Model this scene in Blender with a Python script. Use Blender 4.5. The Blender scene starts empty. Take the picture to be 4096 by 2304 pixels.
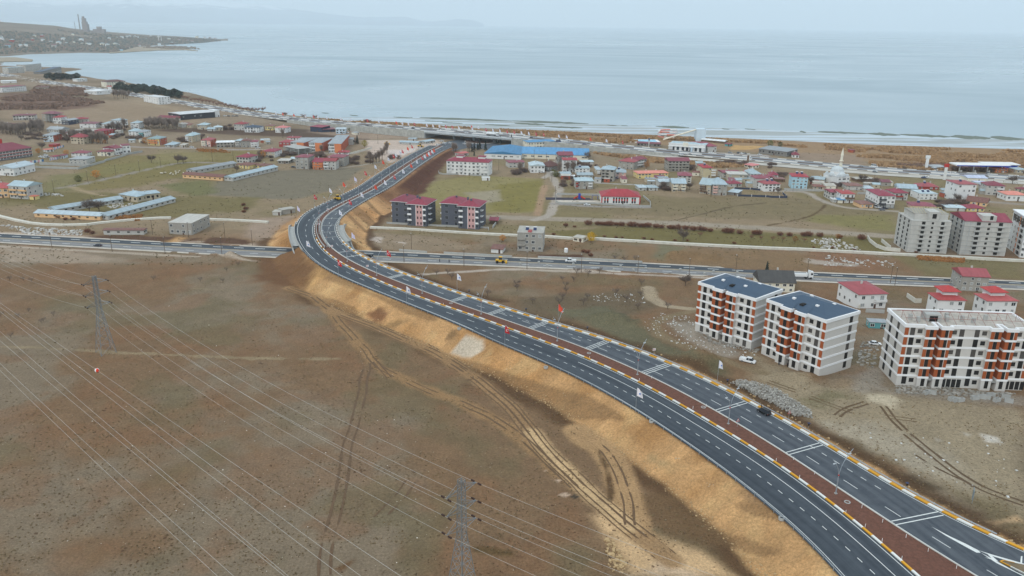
import bpy, math, random
import numpy as np
random.seed(7); np.random.seed(7)
SC = bpy.context.scene
COL = SC.collection
R_ = math.radians
# ------------------------------------------------------------------ camera model
F_ = 3186.; H_ = 118.; RHO = R_(.71)
TH = math.atan((1152-94)/F_)
FW = np.array([0, math.cos(TH), -math.sin(TH)]); U0 = np.array([0, math.sin(TH), math.cos(TH)])
RT = math.cos(RHO)*np.array([1., 0, 0])+math.sin(RHO)*U0
UP = -math.sin(RHO)*np.array([1., 0, 0])+math.cos(RHO)*U0
CAMP = np.array([0, 0, H_])
def un(x, y, z=0.):
    d = FW+(x-2048)/F_*RT+(1152-y)/F_*UP
    return CAMP+(z-H_)/d[2]*d
def pj(p):
    v = np.array(p, float)-CAMP; d = v@FW
    return 2048+F_*(v@RT)/d, 1152-F_*(v@UP)/d
cd = bpy.data.cameras.new('camera'); cam = bpy.data.objects.new('camera', cd); COL.objects.link(cam)
from mathutils import Matrix, Vector
cam.matrix_world = Matrix(((RT[0], UP[0], -FW[0], 0), (RT[1], UP[1], -FW[1], 0), (RT[2], UP[2], -FW[2], H_), (0, 0, 0, 1)))
cd.sensor_width = 36; cd.lens = 36*F_/4096; cd.clip_start = 1; cd.clip_end = 90000
SC.camera = cam
# ------------------------------------------------------------------ tile coordinates (zoomed views of the site survey)
K1, K2 = .39752, .19876
TL = {'A': (0, 440, K2), 'B': (512, 440, K2), 'C': (1024, 440, K2), 'D': (1536, 440, K2), 'E': (2048, 520, K2), 'F': (2560, 520, K2),
      'G': (3072, 600, K2), 'H': (3584, 600, K2)}
for r in range(4):
    for c in range(4): TL['%d%d' % (r+1, c+1)] = (c*1024, r*576, K1)
def T(t, x, y):
    o = TL[t]; return (o[0]+x*o[2], o[1]+y*o[2])
# ------------------------------------------------------------------ object helpers
def link(o):
    COL.objects.link(o); return o
def tag(o, label=None, cat=None, group=None, kind=None):
    if label: o['label'] = label
    if cat: o['category'] = cat
    if group: o['group'] = group
    if kind: o['kind'] = kind
    return o
class MB:
    def __init__(s): s.v = []; s.f = []; s.uv = None
    def add(s, v, f):
        n = len(s.v); s.v += [tuple(p) for p in v]; s.f += [tuple(i+n for i in q) for q in f]; return s
    def box(s, x0, y0, z0, x1, y1, z1):
        return s.add([(x0, y0, z0), (x1, y0, z0), (x1, y1, z0), (x0, y1, z0), (x0, y0, z1), (x1, y0, z1), (x1, y1, z1), (x0, y1, z1)],
                     [(0, 3, 2, 1), (4, 5, 6, 7), (0, 1, 5, 4), (1, 2, 6, 5), (2, 3, 7, 6), (3, 0, 4, 7)])
    def bar(s, a, b, r, n=4, r2=None):
        a = Vector(a); b = Vector(b); d = (b-a)
        if d.length < 1e-6: return s
        d.normalize(); u = d.orthogonal().normalized(); w = d.cross(u); r2 = r if r2 is None else r2
        v = []
        for p, q in ((a, r), (b, r2)):
            for k in range(n):
                t = 2*math.pi*(k+.5)/n; v.append(p+(u*math.cos(t)+w*math.sin(t))*q)
        f = [(k, (k+1) % n, n+(k+1) % n, n+k) for k in range(n)]+[tuple(range(n-1, -1, -1)), tuple(range(n, 2*n))]
        return s.add(v, f)
    def poly(s, pts, z0, z1):
        n = len(pts)
        v = [(p[0], p[1], z0) for p in pts]+[(p[0], p[1], z1) for p in pts]
        return s.add(v, [(k, (k+1) % n, n+(k+1) % n, n+k) for k in range(n)]+[tuple(range(n-1, -1, -1)), tuple(range(n, 2*n))])
    def lathe(s, prof, n=12, c=(0, 0)):
        v = []
        for r, z in prof:
            for k in range(n):
                t = 2*math.pi*k/n; v.append((c[0]+r*math.cos(t), c[1]+r*math.sin(t), z))
        f = []
        for i in range(len(prof)-1):
            for k in range(n): f.append((i*n+k, i*n+(k+1) % n, (i+1)*n+(k+1) % n, (i+1)*n+k))
        f += [tuple(range(n-1, -1, -1)), tuple(range((len(prof)-1)*n, len(prof)*n))]
        return s.add(v, f)
    def mesh(s, name, m=None):
        me = bpy.data.meshes.new(name); me.from_pydata([tuple(map(float, p)) for p in s.v], [], s.f)
        if m: me.materials.append(m)
        return me
def put(name, me, m=None, parent=None, loc=(0, 0, 0), rz=0, sc=None):
    if isinstance(me, MB): me = me.mesh(name, m)
    o = link(bpy.data.objects.new(name, me)); o.location = tuple(map(float, loc)); o.rotation_euler = (0, 0, rz)
    if sc: o.scale = sc
    if parent: o.parent = parent
    return o
def empty(name, loc=(0, 0, 0), rz=0):
    o = link(bpy.data.objects.new(name, None)); o.location = tuple(map(float, loc)); o.rotation_euler = (0, 0, rz); o.empty_display_size = .3
    return o
KIDS = {}
def copy_tree(o, loc, rz=0, label=None, group=None, sc=None):
    if o.name not in KIDS:
        KIDS[o.name] = [(c, [g for g in bpy.data.objects if g.parent == c]) for c in bpy.data.objects if c.parent == o]
    r = link(o.copy()); r.location = tuple(map(float, loc)); r.rotation_euler = (0, 0, rz)
    if sc: r.scale = (sc, sc, sc)
    if label: r['label'] = label
    if group: r['group'] = group
    for c, gs in KIDS[o.name]:
        d = link(c.copy()); d.parent = r
        for g in gs:
            e = link(g.copy()); e.parent = d
    return r
ORD = ['zeroth', 'first', 'second', 'third', 'fourth', 'fifth', 'sixth', 'seventh', 'eighth', 'ninth', 'tenth', 'eleventh', 'twelfth', 'thirteenth',
       'fourteenth', 'fifteenth', 'sixteenth', 'seventeenth', 'eighteenth', 'nineteenth', 'twentieth']
TENS = ' . twenty thirty forty fifty sixty seventy eighty ninety'.split(' ')
TENO = ' . twentieth thirtieth fortieth fiftieth sixtieth seventieth eightieth ninetieth'.split(' ')
def ordn(n):
    if n > 100: return 'hundred-and-'+ordn(n-100)
    if n == 100: return 'hundredth'
    if n <= 20: return ORD[n]
    return TENO[n//10] if n % 10 == 0 else TENS[n//10]+'-'+ORD[n % 10]
# ------------------------------------------------------------------ materials
def srgb(r, g, b):
    return tuple((c/255/12.92 if c/255 <= .04045 else ((c/255+.055)/1.055)**2.4) for c in (r, g, b))
MATS = {}
def mat(name, rgb, rough=.8, var=.15, scale=.6, metal=0., bump=0., spec=.3, streak=None):
    if name in MATS: return MATS[name]
    m = bpy.data.materials.new(name); m.use_nodes = True; nt = m.node_tree; n = nt.nodes; L = nt.links
    b = n['Principled BSDF']; b.inputs['Roughness'].default_value = rough; b.inputs['Metallic'].default_value = metal
    b.inputs['Specular IOR Level'].default_value = spec
    tc = n.new('ShaderNodeTexCoord'); no = n.new('ShaderNodeTexNoise'); no.inputs['Scale'].default_value = scale; no.inputs['Detail'].default_value = 6
    no.inputs['Roughness'].default_value = .65
    if streak:
        mp = n.new('ShaderNodeMapping'); mp.inputs['Scale'].default_value = streak; L.new(tc.outputs['Object'], mp.inputs[0]); L.new(mp.outputs[0], no.inputs['Vector'])
    else: L.new(tc.outputs['Object'], no.inputs['Vector'])
    r = n.new('ShaderNodeMapRange'); r.inputs[1].default_value = .25; r.inputs[2].default_value = .75; r.inputs[3].default_value = 1-var; r.inputs[4].default_value = 1+var
    L.new(no.outputs['Fac'], r.inputs[0])
    mx = n.new('ShaderNodeVectorMath'); mx.operation = 'SCALE'; mx.inputs[0].default_value = rgb[:3]
    L.new(r.outputs[0], mx.inputs['Scale']); L.new(mx.outputs[0], b.inputs['Base Color'])
    if bump:
        bp = n.new('ShaderNodeBump'); bp.inputs['Strength'].default_value = bump; bp.inputs['Distance'].default_value = .1
        L.new(no.outputs['Fac'], bp.inputs['Height']); L.new(bp.outputs[0], b.inputs['Normal'])
    MATS[name] = m; return m
def M(name, r, g, b, **k): return mat(name, srgb(r, g, b), **k)
# ------------------------------------------------------------------ numpy noise
def _h(i, j, s):
    v = np.sin(i*127.1+j*311.7+s*74.7)*43758.5453
    return v-np.floor(v)
def vnoise(x, y, sc, seed=0):
    x = np.asarray(x, float)/sc; y = np.asarray(y, float)/sc
    i = np.floor(x); j = np.floor(y); u = x-i; v = y-j; u = u*u*(3-2*u); v = v*v*(3-2*v)
    return (_h(i, j, seed)*(1-u)+_h(i+1, j, seed)*u)*(1-v)+(_h(i, j+1, seed)*(1-u)+_h(i+1, j+1, seed)*u)*v
def fbm(x, y, sc, seed=0, o=4):
    t = 0; a = .5
    for k in range(o): t = t+a*vnoise(x, y, sc, seed+k*13); sc *= .5; a *= .5
    return t
def sstep(a, b, x):
    t = np.clip((np.asarray(x, float)-a)/(b-a), 0, 1); return t*t*(3-2*t)
# ------------------------------------------------------------------ the main road: plan read from the site
LO = [(3374,2304),(3326,2233),(3267,2177),(3207,2125),(3136,2070),(3072,2021),(2990,1947),(2903,1881),(2803,1813),(2700,1732),(2604,1673),(2485,1605),(2366,1534),(2247,1476),(2127,1426),(2048,1392),(1978,1367),(1891,1319),(1763,1267),(1620,1208),(1473,1150),(1398,1121),(1294,1071),(1247,1033),(1211,993),(1189,946),(1185,922),(1193,886),(1219,854),(1262,830),(1326,803),(1406,761),(1493,715),(1536,692),(1572,669),(1612,641),(1647,617),(1675,599),(1711,588),(1745,579)]
LI = [(3668,2302),(3625,2257),(3577,2221),(3493,2145),(3410,2072),(3338,2018),(3267,1966),(3191,1911),(3120,1859),(3072,1827),(2903,1724),(2823,1679),(2684,1593),(2565,1532),(2430,1466),(2294,1410),(2167,1361),(2048,1321),(1978,1291),(1879,1257),(1759,1218),(1644,1176),(1577,1150),(1481,1109),(1382,1063),(1326,1029),(1298,1005),(1270,973),(1259,946),(1253,914),(1259,890),(1278,862),(1310,840),(1362,814),(1422,785),(1481,755),(1536,714),(1586,678.5),(1635,647),(1679,621),(1701,605),(1735,591),(1757,582)]
RI = [(3883,2300),(3819,2263),(3708,2197),(3621,2141),(3545,2092),(3462,2034),(3374,1974),(3255,1895),(3171,1835),(3072,1772),(2915,1673),(2803,1609),(2684,1549.5),(2565,1490),(2438,1436),(2342,1394),(2207,1343),(2127,1317),(2048,1293),(1938,1253),(1819,1212),(1700,1168),(1656,1148),(1561,1115),(1501,1093),(1421,1053),(1362,1019),(1326,993),(1302,965.6),(1288,942),(1282,918),(1288,886),(1306,860),(1342,836),(1382,814.5),(1445,781),(1509,747),(1556,714),(1605.6,682.5),(1655,649),(1703,619),(1735,599),(1764.6,588)]
RO = [(4096,2209),(4034,2189),(3966,2161),(3887,2133),(3819,2098),(3756,2068),(3700,2034),(3644,1998),(3581,1960.5),(3525,1923),(3462,1881),(3402,1843),(3326,1790),(3251,1746),(3175,1702.5),(3096,1661),(3034,1627),(2982,1597),(2923,1567),(2843,1530),(2763.5,1490),(2684,1454),(2604.5,1424),(2525,1392.5),(2445.5,1365),(2350,1335),(2247,1305),(2147,1275),(2048,1246),(1978,1221.5),(1898.5,1192),(1775,1152),(1680,1115),(1580.5,1083),(1501,1053),(1421.5,1009),(1382,977.5),(1358,952),(1344,926),(1342,906),(1350,890),(1366,870),(1394,846),(1437,818),(1501,779),(1561,739),(1620,703),(1680,673),(1709,658.6),(1735,633),(1755,615),(1774.5,602),(1814,593),(1874,581)]
RZ_Y = [0, 200, 300, 380, 430, 480, 560, 640, 720, 790, 830, 2000]
RZ_Z = [6.3, 6.3, 6.5, 7.3, 7.6, 7.6, 7.0, 5.6, 3.6, 1.6, .6, .3]
def rz_of(y): return float(np.interp(y, RZ_Y, RZ_Z))
def unr(p):
    z = 5.
    for _ in range(8):
        q = un(p[0], p[1], z); z = rz_of(q[1])
    return q
def resample(P, d):
    P = np.array(P); s = np.concatenate([[0], np.cumsum(np.linalg.norm(np.diff(P, axis=0), axis=1))])
    t = np.arange(0, s[-1], d); return np.stack([np.interp(t, s, P[:, k]) for k in range(P.shape[1])], 1)
def gsm(a, sig):
    k = int(3*sig)+1; w = np.exp(-.5*(np.arange(-k, k+1)/sig)**2); w /= w.sum()
    a = np.asarray(a, float); one = a.ndim == 1; A = a[:, None] if one else a
    # extend linearly so the ends keep their direction
    pre = A[0]+(A[0]-A[1:k+1][::-1]); post = A[-1]+(A[-1]-A[-k-1:-1][::-1])
    B = np.concatenate([pre, A, post]); o = np.stack([np.convolve(B[:, c], w, 'valid') for c in range(B.shape[1])], 1)
    return o[:, 0] if one else o
WLO, WLI, WRI, WRO = [np.array([unr(p)[:2] for p in q]) for q in (LO, LI, RI, RO)]
d0 = WLI[0]-WLI[3]; d0 /= np.linalg.norm(d0)
WLI = np.concatenate([[WLI[0]+d0*70+np.array([-1, 0])*6, WLI[0]+d0*30], WLI])
for W_ in range(3):
    q = (WLO, WRI, WRO)[W_]; e = q[0]-q[2]; e /= np.linalg.norm(e)
    q = np.concatenate([[q[0]+e*90], q])
    if W_ == 0: WLO = q
    elif W_ == 1: WRI = q
    else: WRO = q
ST = resample(WLI, 2.); ST = gsm(ST, 5)
far = sstep(560, 640, ST[:, 1])[:, None]; ST = ST*(1-far)+gsm(ST, 22)*far; ST = gsm(ST, 3)
ST = resample(ST, 2.); NS = len(ST)
TG = np.gradient(ST, axis=0); TG /= np.linalg.norm(TG, axis=1)[:, None]
NL = np.stack([-TG[:, 1], TG[:, 0]], 1)          # left of travel towards the lake
def hit(poly, k, sgn):
    best = None; p = ST[k]; n = NL[k]*sgn
    for a, b in zip(poly[:-1], poly[1:]):
        e = b-a; den = n[0]*e[1]-n[1]*e[0]
        if abs(den) < 1e-9: continue
        w = a-p; t = (w[0]*e[1]-w[1]*e[0])/den; u = (w[0]*n[1]-w[1]*n[0])/den
        if -.02 <= u <= 1.02 and -1 < t < 45 and (best is None or t < best): best = t
    return best
def offs(poly, sgn):
    r = [hit(poly, k, sgn) for k in range(NS)]; g = [k for k in range(NS) if r[k] is not None]
    return np.interp(np.arange(NS), g, [r[k] for k in g])
oL, oM, oE = offs(WLO, 1), offs(WRI, -1), offs(WRO, -1)
fy = sstep(500, 600, ST[:, 1])
oL = gsm(oL, 6)*(1-fy)+fy*9.2; oM = gsm(oM, 6)*(1-fy)+fy*4.4; oE = gsm(oE, 6)*(1-fy)+fy*13.8
fe = sstep(780, 815, ST[:, 1]); oE = oE+fe*6
oL, oM, oE = gsm(oL, 5), gsm(oM, 5), gsm(oE, 5)
SZ = gsm(np.array([rz_of(y) for y in ST[:, 1]]), 8)
SA = np.arange(NS)*2.
def rp(s, lat, dz=0.):
    """point on the road: s = metres along, lat = metres left of the inner kerb line"""
    k = min(max(s/2., 0), NS-1.001); i = int(k); f = k-i
    p = ST[i]*(1-f)+ST[i+1]*f; n = NL[i]*(1-f)+NL[i+1]*f; n = n/np.linalg.norm(n)
    return (p[0]+n[0]*lat, p[1]+n[1]*lat, SZ[i]*(1-f)+SZ[i+1]*f+dz)
def so(a, s): return float(np.interp(s, SA, a))
def s_at(y): return float(SA[int(np.argmin(np.abs(ST[:, 1]-y)))])
# ------------------------------------------------------------------ lower road
LRT = [(-200,926),(0,936),(512,963),(1024,989.5),(1421,1003),(2048,1033),(2565,1053),(3072,1083),(3255,1093),(3827,1117),(4096,1128.5),(4400,1141)]
LRM = [(-200,943),(0,952),(512,979),(1024,1005),(1421,1022),(2048,1047),(2565,1071),(3072,1098),(3255,1108),(3788,1130),(4096,1141),(4400,1154)]
LRB = [(-200,956),(0,968),(512,996),(1024,1025),(1421,1041),(2048,1063),(2565,1088),(2962,1109),(3231,1124),(3788,1146),(4096,1155),(4400,1168)]
WT, WM, WB = [gsm(resample([un(*p)[:2] for p in q], 4.), 6) for q in (LRT, LRM, LRB)]
def lr_y(P, x): return np.interp(x, P[:, 0], P[:, 1])
# ------------------------------------------------------------------ terrain height
SHORE = [(-600,232),(0,252),(130,258),(190,272),(262,284),(278,298),(258,306),(374,316),(429,326),(505,338),(600,346),(676,358),(755,370),(862,397),(914,421),(1010,440),(1167,461),(1262,471),(1421,485),(1700,506),(2048,516),(2604,539),(3042,557),(3480,578),(4096,598),(4800,622)]
WS = np.array([un(*p, -1.)[:2] for p in SHORE])
def sd_shore(x, y):
    """positive on land"""
    x = np.asarray(x, float); y = np.asarray(y, float)
    a = WS[:-1]; b = WS[1:]; best = np.full(x.shape, 1e9); sg = np.ones(x.shape)
    for p, q in zip(a, b):
        e = q-p; t = np.clip(((x-p[0])*e[0]+(y-p[1])*e[1])/(e@e), 0, 1)
        dx = x-p[0]-t*e[0]; dy = y-p[1]-t*e[1]; d = np.hypot(dx, dy); c = e[0]*(y-p[1])-e[1]*(x-p[0])
        m = d < best; best = np.where(m, d, best); sg = np.where(m, -np.sign(c), sg)
    return best*sg
MNDS = [(855,1037,9,5,2.6,0), (930,1033,6,3.5,2.8,0), (2770,1032,16,6,3.6,0), (2690,1034,8,4,2.8,0), (2850,1040,9,4,2.4,0), (2445,1276,13,6,3.2,5), (2560,1300,9,5,2.4,5), (2825,1446,9,5,2.8,5), (2760,1430,7,4,2,5), (3286,779,6,4,3.4,0), (1492,873,9,6,3.4,0), (3187,1506,9,4,1.9,5), (3398,1530,8,4,1.8,5), (2711,773,7,3,1.8,0), (1920,992,10,4,2.,0), (2340,1085,8,3,1.2,0), (3330,1075,16,5,1.6,0)]
def terr(x, y):
    x = np.asarray(x, float); y = np.asarray(y, float); sh = x.shape; x = x.ravel(); y = y.ravel()
    z = (fbm(x, y, 60, 3)-.47)*.9+(fbm(x, y, 9, 9)-.47)*.35
    z *= sstep(0, 14, np.abs(y-lr_y(WM, x)))
    for px_, py_, rx, ry, hh, zb in MNDS:
        c = un(px_, py_, zb); q = ((x-c[0])/rx)**2+((y-c[1])/ry)**2; m = q < 6
        if m.any(): z[m] += hh*np.exp(-q[m]*1.6)*(.55+.9*fbm(x[m], y[m], 3.5, 7))
    # slight rise of the ground at the far left
    z += 14*sstep(700, 1200, y)*sstep(-250, -900, x)*(1-sstep(1500, 2300, y))
    m = (x > -240) & (x < 420) & (y > 60) & (y < 860)
    if m.any():
        xm = x[m]; ym = y[m]; zz = z[m].copy(); lat = np.empty(len(xm)); kk = np.empty(len(xm), int)
        C = 20000
        for i in range(0, len(xm), C):
            d2 = (xm[i:i+C, None]-ST[None, :, 0])**2+(ym[i:i+C, None]-ST[None, :, 1])**2
            k = d2.argmin(1); kk[i:i+C] = k
            lat[i:i+C] = (xm[i:i+C]-ST[k, 0])*NL[k, 0]+(ym[i:i+C]-ST[k, 1])*NL[k, 1]
        dl = lat-oL[kk]; dr = -lat-oE[kk]; rz = SZ[kk]
        plate = 4.9*(1-sstep(296, 350, ym))*(dr > 0)
        zz = zz+plate
        wob = (fbm(xm, ym, 7, 21)-.47)*1.6
        cut = np.minimum(np.abs(ym-lr_y(WM, xm)), 99)
        bankL = rz-.35-np.maximum(dl-1.3, 0)/1.75+wob*sstep(1.5, 5, dl)
        bankR = rz-.35-np.maximum(dr-1.6, 0)/1.8+wob*sstep(1.5, 5, dr)
        gul = .5*(vnoise(kk*2., lat*.12, 2.3, 44)-.5)+.5*(vnoise(kk*2., lat*.3, 5.5, 45)-.5)
        bankL = bankL+gul*sstep(1.5, 4, dl); bankR = bankR+gul*sstep(2, 5, dr)
        inside = (dl <= 0) & (dr <= 0)
        bank = np.where(inside, rz-.35, np.where(dl > 0, bankL, bankR))
        under = sstep(13., 11.4, cut)
        bank = np.where(under > .5, np.minimum(bank, 0), bank)
        ok = (kk > 0) & (kk < NS-1)
        new = np.where(ok, np.maximum(zz, bank), zz)
        z[m] = np.where((under > .5) & (np.abs(lat) < 40), np.minimum(new, -.1), new)
    q = y > 500
    if q.any():
        s = sd_shore(x[q], y[q]); z[q] = z[q]*sstep(0, 60, s)+np.clip((s-14)*.07, -3.2, 0)*1.0
    return z.reshape(sh)
def G(x, y, dz=0.):
    z = 0.
    for _ in range(7):
        p = un(x, y, z); z = .5*z+.5*float(terr(p[0], p[1])) if _ > 3 else float(terr(p[0], p[1]))
    return np.array([p[0], p[1], float(terr(p[0], p[1]))+dz])
# ================================================================== GROUND
def axis(segs):
    a = [segs[0][0]]
    for x0, x1, d0, d1 in segs:
        x = x0
        while x < x1-1e-6:
            f = (x-x0)/(x1-x0); x = min(x+d0+(d1-d0)*f, x1); a.append(x)
    return np.array(a)
gx = axis([(-1000, -170, 14, 3), (-170, 150, .8, .8), (150, 420, .9, 3), (420, 1300, 3, 14)])
gx = np.concatenate([[-9000, -6000, -4000, -2800, -2000, -1500, -1200], gx, [1600, 2200, 3500, 6000, 9000]])
gy = axis([(105, 440, .8, .8), (440, 640, .9, 1.8), (640, 1050, 1.9, 3), (1050, 2300, 4, 26)])
gy = np.concatenate([[-600, -100, 40, 80, 95], gy, [2500, 3000, 4500, 8000, 16000, 40000]])
XX, YY = np.meshgrid(gx, gy); NXg, NYg = len(gx), len(gy)
ZZ = terr(XX, YY)
X, Y, Z = XX.ravel(), YY.ravel(), ZZ.ravel()
def C_(*c): return np.array(srgb(*c))
n1, n2, n3 = fbm(X, Y, 45, 31), fbm(X, Y, 14, 57), fbm(X, Y, 5, 83)
def lerp(a, b, t): return a+(b-a)*t[:, None]
CO = np.tile(C_(132, 107, 82), (len(X), 1))
CO = lerp(CO, C_(138, 126, 108), sstep(.44, .62, n1+(n3-.5)*.15)*.75); CO = lerp(CO, C_(136, 100, 72), sstep(.48, .62, n2+(n3-.5)*.2)*.4); CO = lerp(CO, C_(116, 106, 80), sstep(.52, .7, fbm(X, Y, 22, 5))*.6)
v = sstep(425, 470, Y+(n2-.5)*20); CO = lerp(CO, lerp(np.tile(C_(142, 126, 100), (len(X), 1)), C_(128, 117, 84), sstep(.42, .6, n1)), v)
v = sstep(640, 900, Y+(n1-.5)*120); CO = lerp(CO, lerp(np.tile(C_(142, 127, 106), (len(X), 1)), C_(124, 110, 88), sstep(.42, .6, fbm(X, Y, 90, 2))), v)
pl = (X > -60) & (Y < 355)
def near(px, dz=0): return G(px[0], px[1])[:2]
def pdist(P, bb):
    """distance of grid points in bb to a world polyline"""
    d = np.full(bb.sum(), 1e9); x, y = X[bb], Y[bb]
    for p, q in zip(P[:-1], P[1:]):
        e = q-p; t = np.clip(((x-p[0])*e[0]+(y-p[1])*e[1])/max(e@e, 1e-9), 0, 1); d = np.minimum(d, np.hypot(x-p[0]-t*e[0], y-p[1]-t*e[1]))
    return d
def paint(bb, w, c):
    CO[bb] = lerp(CO[bb], C_(*c), np.clip(w, 0, 1))
def patch(pts, c, soft=3., amt=1., rag=4.):
    if c[1] > c[0]-5 and c[2] < 96: c = tuple(.68*p+.32*q for p, q in zip(c, (136, 122, 98)))
    P = np.array([near(p) for p in pts]); bb = (X > P[:, 0].min()-20) & (X < P[:, 0].max()+20) & (Y > P[:, 1].min()-20) & (Y < P[:, 1].max()+20)
    if not bb.any(): return
    x, y = X[bb], Y[bb]; ins = np.zeros(len(x), bool)
    for (x0, y0), (x1, y1) in zip(P, np.roll(P, -1, 0)):
        m = (y0 > y) != (y1 > y); ins ^= m & (x < (x1-x0)*(y-y0)/((y1-y0) if abs(y1-y0) > 1e-9 else 1e-9)+x0)
    d = pdist(np.concatenate([P, P[:1]]), bb)*np.where(ins, 1, -1)+(n3[bb]-.5)*rag+(n2[bb]-.5)*rag*1.5
    paint(bb, sstep(-soft, soft, d)*amt, c)
RUTS = []
def strip(pts, w, c, soft=.8, amt=1., rag=1.2, off=0.):
    if w < .95: RUTS.append((pts, w, c, off)); return
    P = np.array([near(p) for p in pts]); P = gsm(resample(P, 1.5), 3) if len(P) > 2 else P
    if off:
        t = np.gradient(P, axis=0); t /= np.linalg.norm(t, axis=1)[:, None]; P = P+np.stack([-t[:, 1], t[:, 0]], 1)*off
    if len(P) > 60: P = P[::3]
    bb = (X > P[:, 0].min()-15) & (X < P[:, 0].max()+15) & (Y > P[:, 1].min()-15) & (Y < P[:, 1].max()+15)
    if not bb.any(): return
    d = pdist(P, bb)+(n3[bb]-.5)*rag*2; paint(bb, sstep(w/2+soft, w/2-soft, d)*amt, c)
def tp(t, *pts): return [T(t, *p) for p in pts]
# --- far fields
patch([(0,470),(420,520),(900,480),(760,430),(420,400),(250,420),(0,400)], (150, 132, 108), 8, .8)
patch([(0,440),(250,440),(420,425),(330,400),(120,370),(0,375)], (112, 88, 74), 8, .9, 14)
patch([(230,330),(560,420),(760,450),(600,400),(420,370)], (158, 142, 116), 6, .6)
patch([(640,525),(1100,545),(1480,560),(1480,530),(1000,505),(640,518)], (88, 72, 60), 2, .95)
patch([(1450,560),(1750,560),(1800,585),(1690,620),(1560,650),(1480,620)], (196, 180, 164), 4, .9)
patch([(1550,600),(1690,590),(1630,620),(1560,625)], (206, 196, 186), 3, .9)
patch([(1240,500),(1500,530),(1700,552),(1450,556),(1240,530)], (160, 142, 122), 6, .8)
patch([(2100,500),(3000,545),(4096,590),(4096,690),(3400,640),(2800,590),(2100,540)], (154, 128, 96), 8, .8)
patch([(3190,610),(3450,620),(3480,680),(3180,650)], (146, 128, 108), 4, .9)
patch([(2930,580),(3060,585),(3010,600),(2920,598)], (186, 152, 100), 2, 1)
patch([(2620,600),(3080,620),(3080,635),(2600,608)], (168, 164, 158), 2, .9)
# --- village fields, left
patch([(330,640),(700,610),(1060,600),(1000,650),(760,700),(560,745),(300,770)], (122, 112, 66), 5, .8, 8)
patch([(420,660),(640,640),(760,650),(560,690),(380,700)], (118, 118, 62), 5, .6, 8)
patch([(820,780),(900,700),(1150,680),(1460,668),(1350,755),(1180,800)], (120, 114, 96), 3, .95)
patch([(0,800),(150,830),(700,870),(1000,840),(1040,790),(700,780),(300,770),(100,770)], (112, 104, 64), 5, .8, 8)
patch([(640,740),(820,720),(880,770),(760,790)], (96, 104, 58), 4, .8, 6)
patch([(180,700),(360,690),(300,760),(180,770)], (108, 112, 60), 4, .7)
patch([(640,600),(760,600),(860,640),(600,650)], (140, 132, 92), 5, .5)
patch([(1640,760),(1760,720),(1900,700),(2170,715),(2165,850),(1950,850),(1740,830)], (138, 130, 84), 4, .9)
patch([(1990,740),(2170,720),(2165,848),(1960,845)], (124, 116, 62), 4, .8)
patch([(1860,770),(1990,760),(2010,800),(1900,820)], (158, 150, 132), 4, .7)
patch([(2220,830),(2620,790),(3100,780),(3590,850),(3560,900),(3100,880),(2500,860)], (124, 112, 84), 5, .8)
patch([(3250,860),(3560,860),(3590,925),(3380,910),(3230,885)], (122, 120, 62), 5, .8)
patch([(2190,925),(2500,905),(2900,925),(3560,955),(3560,1012),(3050,990),(2250,950)], (112, 104, 62), 3, .9)
patch([(2500,985),(3200,1012),(3320,1080),(2900,1070),(2480,1045)], (136, 112, 84), 4, .95)
patch([(2640,975),(2740,990),(2650,1040),(2610,1030)], (112, 116, 92), 3, .8)
patch([(3230,1000),(3500,1020),(3560,1090),(3300,1080)], (140, 104, 80), 4, .7)
patch([(3560,1020),(4096,1040),(4096,1120),(3700,1100)], (116, 112, 70), 4, .7)
patch([(3220,1035),(3340,1050),(3460,1050),(3450,1070),(3250,1060)], (186, 178, 168), 2, .7, 8)
patch([(1440,915),(1760,950),(1900,990),(1700,1010),(1450,990)], (148, 132, 110), 4, .9)
patch([(1470,940),(1530,950),(1520,970),(1470,960)], (196, 184, 172), 1.5, .9)
patch([(1570,965),(1640,968),(1620,978)], (200, 188, 176), 1.5, .9)
patch([(1350,860),(1500,800),(1560,850),(1500,920),(1400,900)], (150, 116, 82), 4, .9)
patch([(1000,880),(1180,860),(1180,980),(980,950)], (160, 142, 124), 4, .8)
patch([(0,985),(300,1010),(480,1030),(500,1045),(200,1055),(0,1050)], (168, 152, 134), 4, .9, 8)
strip([(0,985),(512,1012),(1024,1042),(1150,1045)], 3, (190, 176, 160), 1, .8)
strip([(1500,1056),(2048,1075),(2560,1098),(3000,1120)], 3, (196, 184, 172), 1, .8)
strip([(0,930),(512,956),(1024,980),(1150,985)], 4, (186, 170, 152), 1, .8)
patch(tp('21', (860,925), (1200,915), (1760,935), (1690,985), (1200,968), (900,950)), (98, 74, 58), 1.5, 1)
patch(tp('21', (1800,985), (1900,945), (2060,940), (1960,990)), (98, 74, 58), 1.5, 1)
patch(tp('21', (1990,1000), (2140,935), (2480,965), (2540,1020), (2300,1010)), (98, 74, 58), 1.5, 1)
patch(tp('21', (1680,985), (1780,938), (1900,940), (1790,990)), (188, 150, 104), 1.5, 1)
patch(tp('23', (270,1110), (730,1115), (740,1160), (280,1140)), (92, 66, 52), 1.5, 1)
patch(tp('22', (1040,1150), (1300,1180), (1700,1330), (2000,1449), (1750,1449), (1500,1300), (1250,1210)), (96, 72, 56), 2.5, .9)
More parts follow.
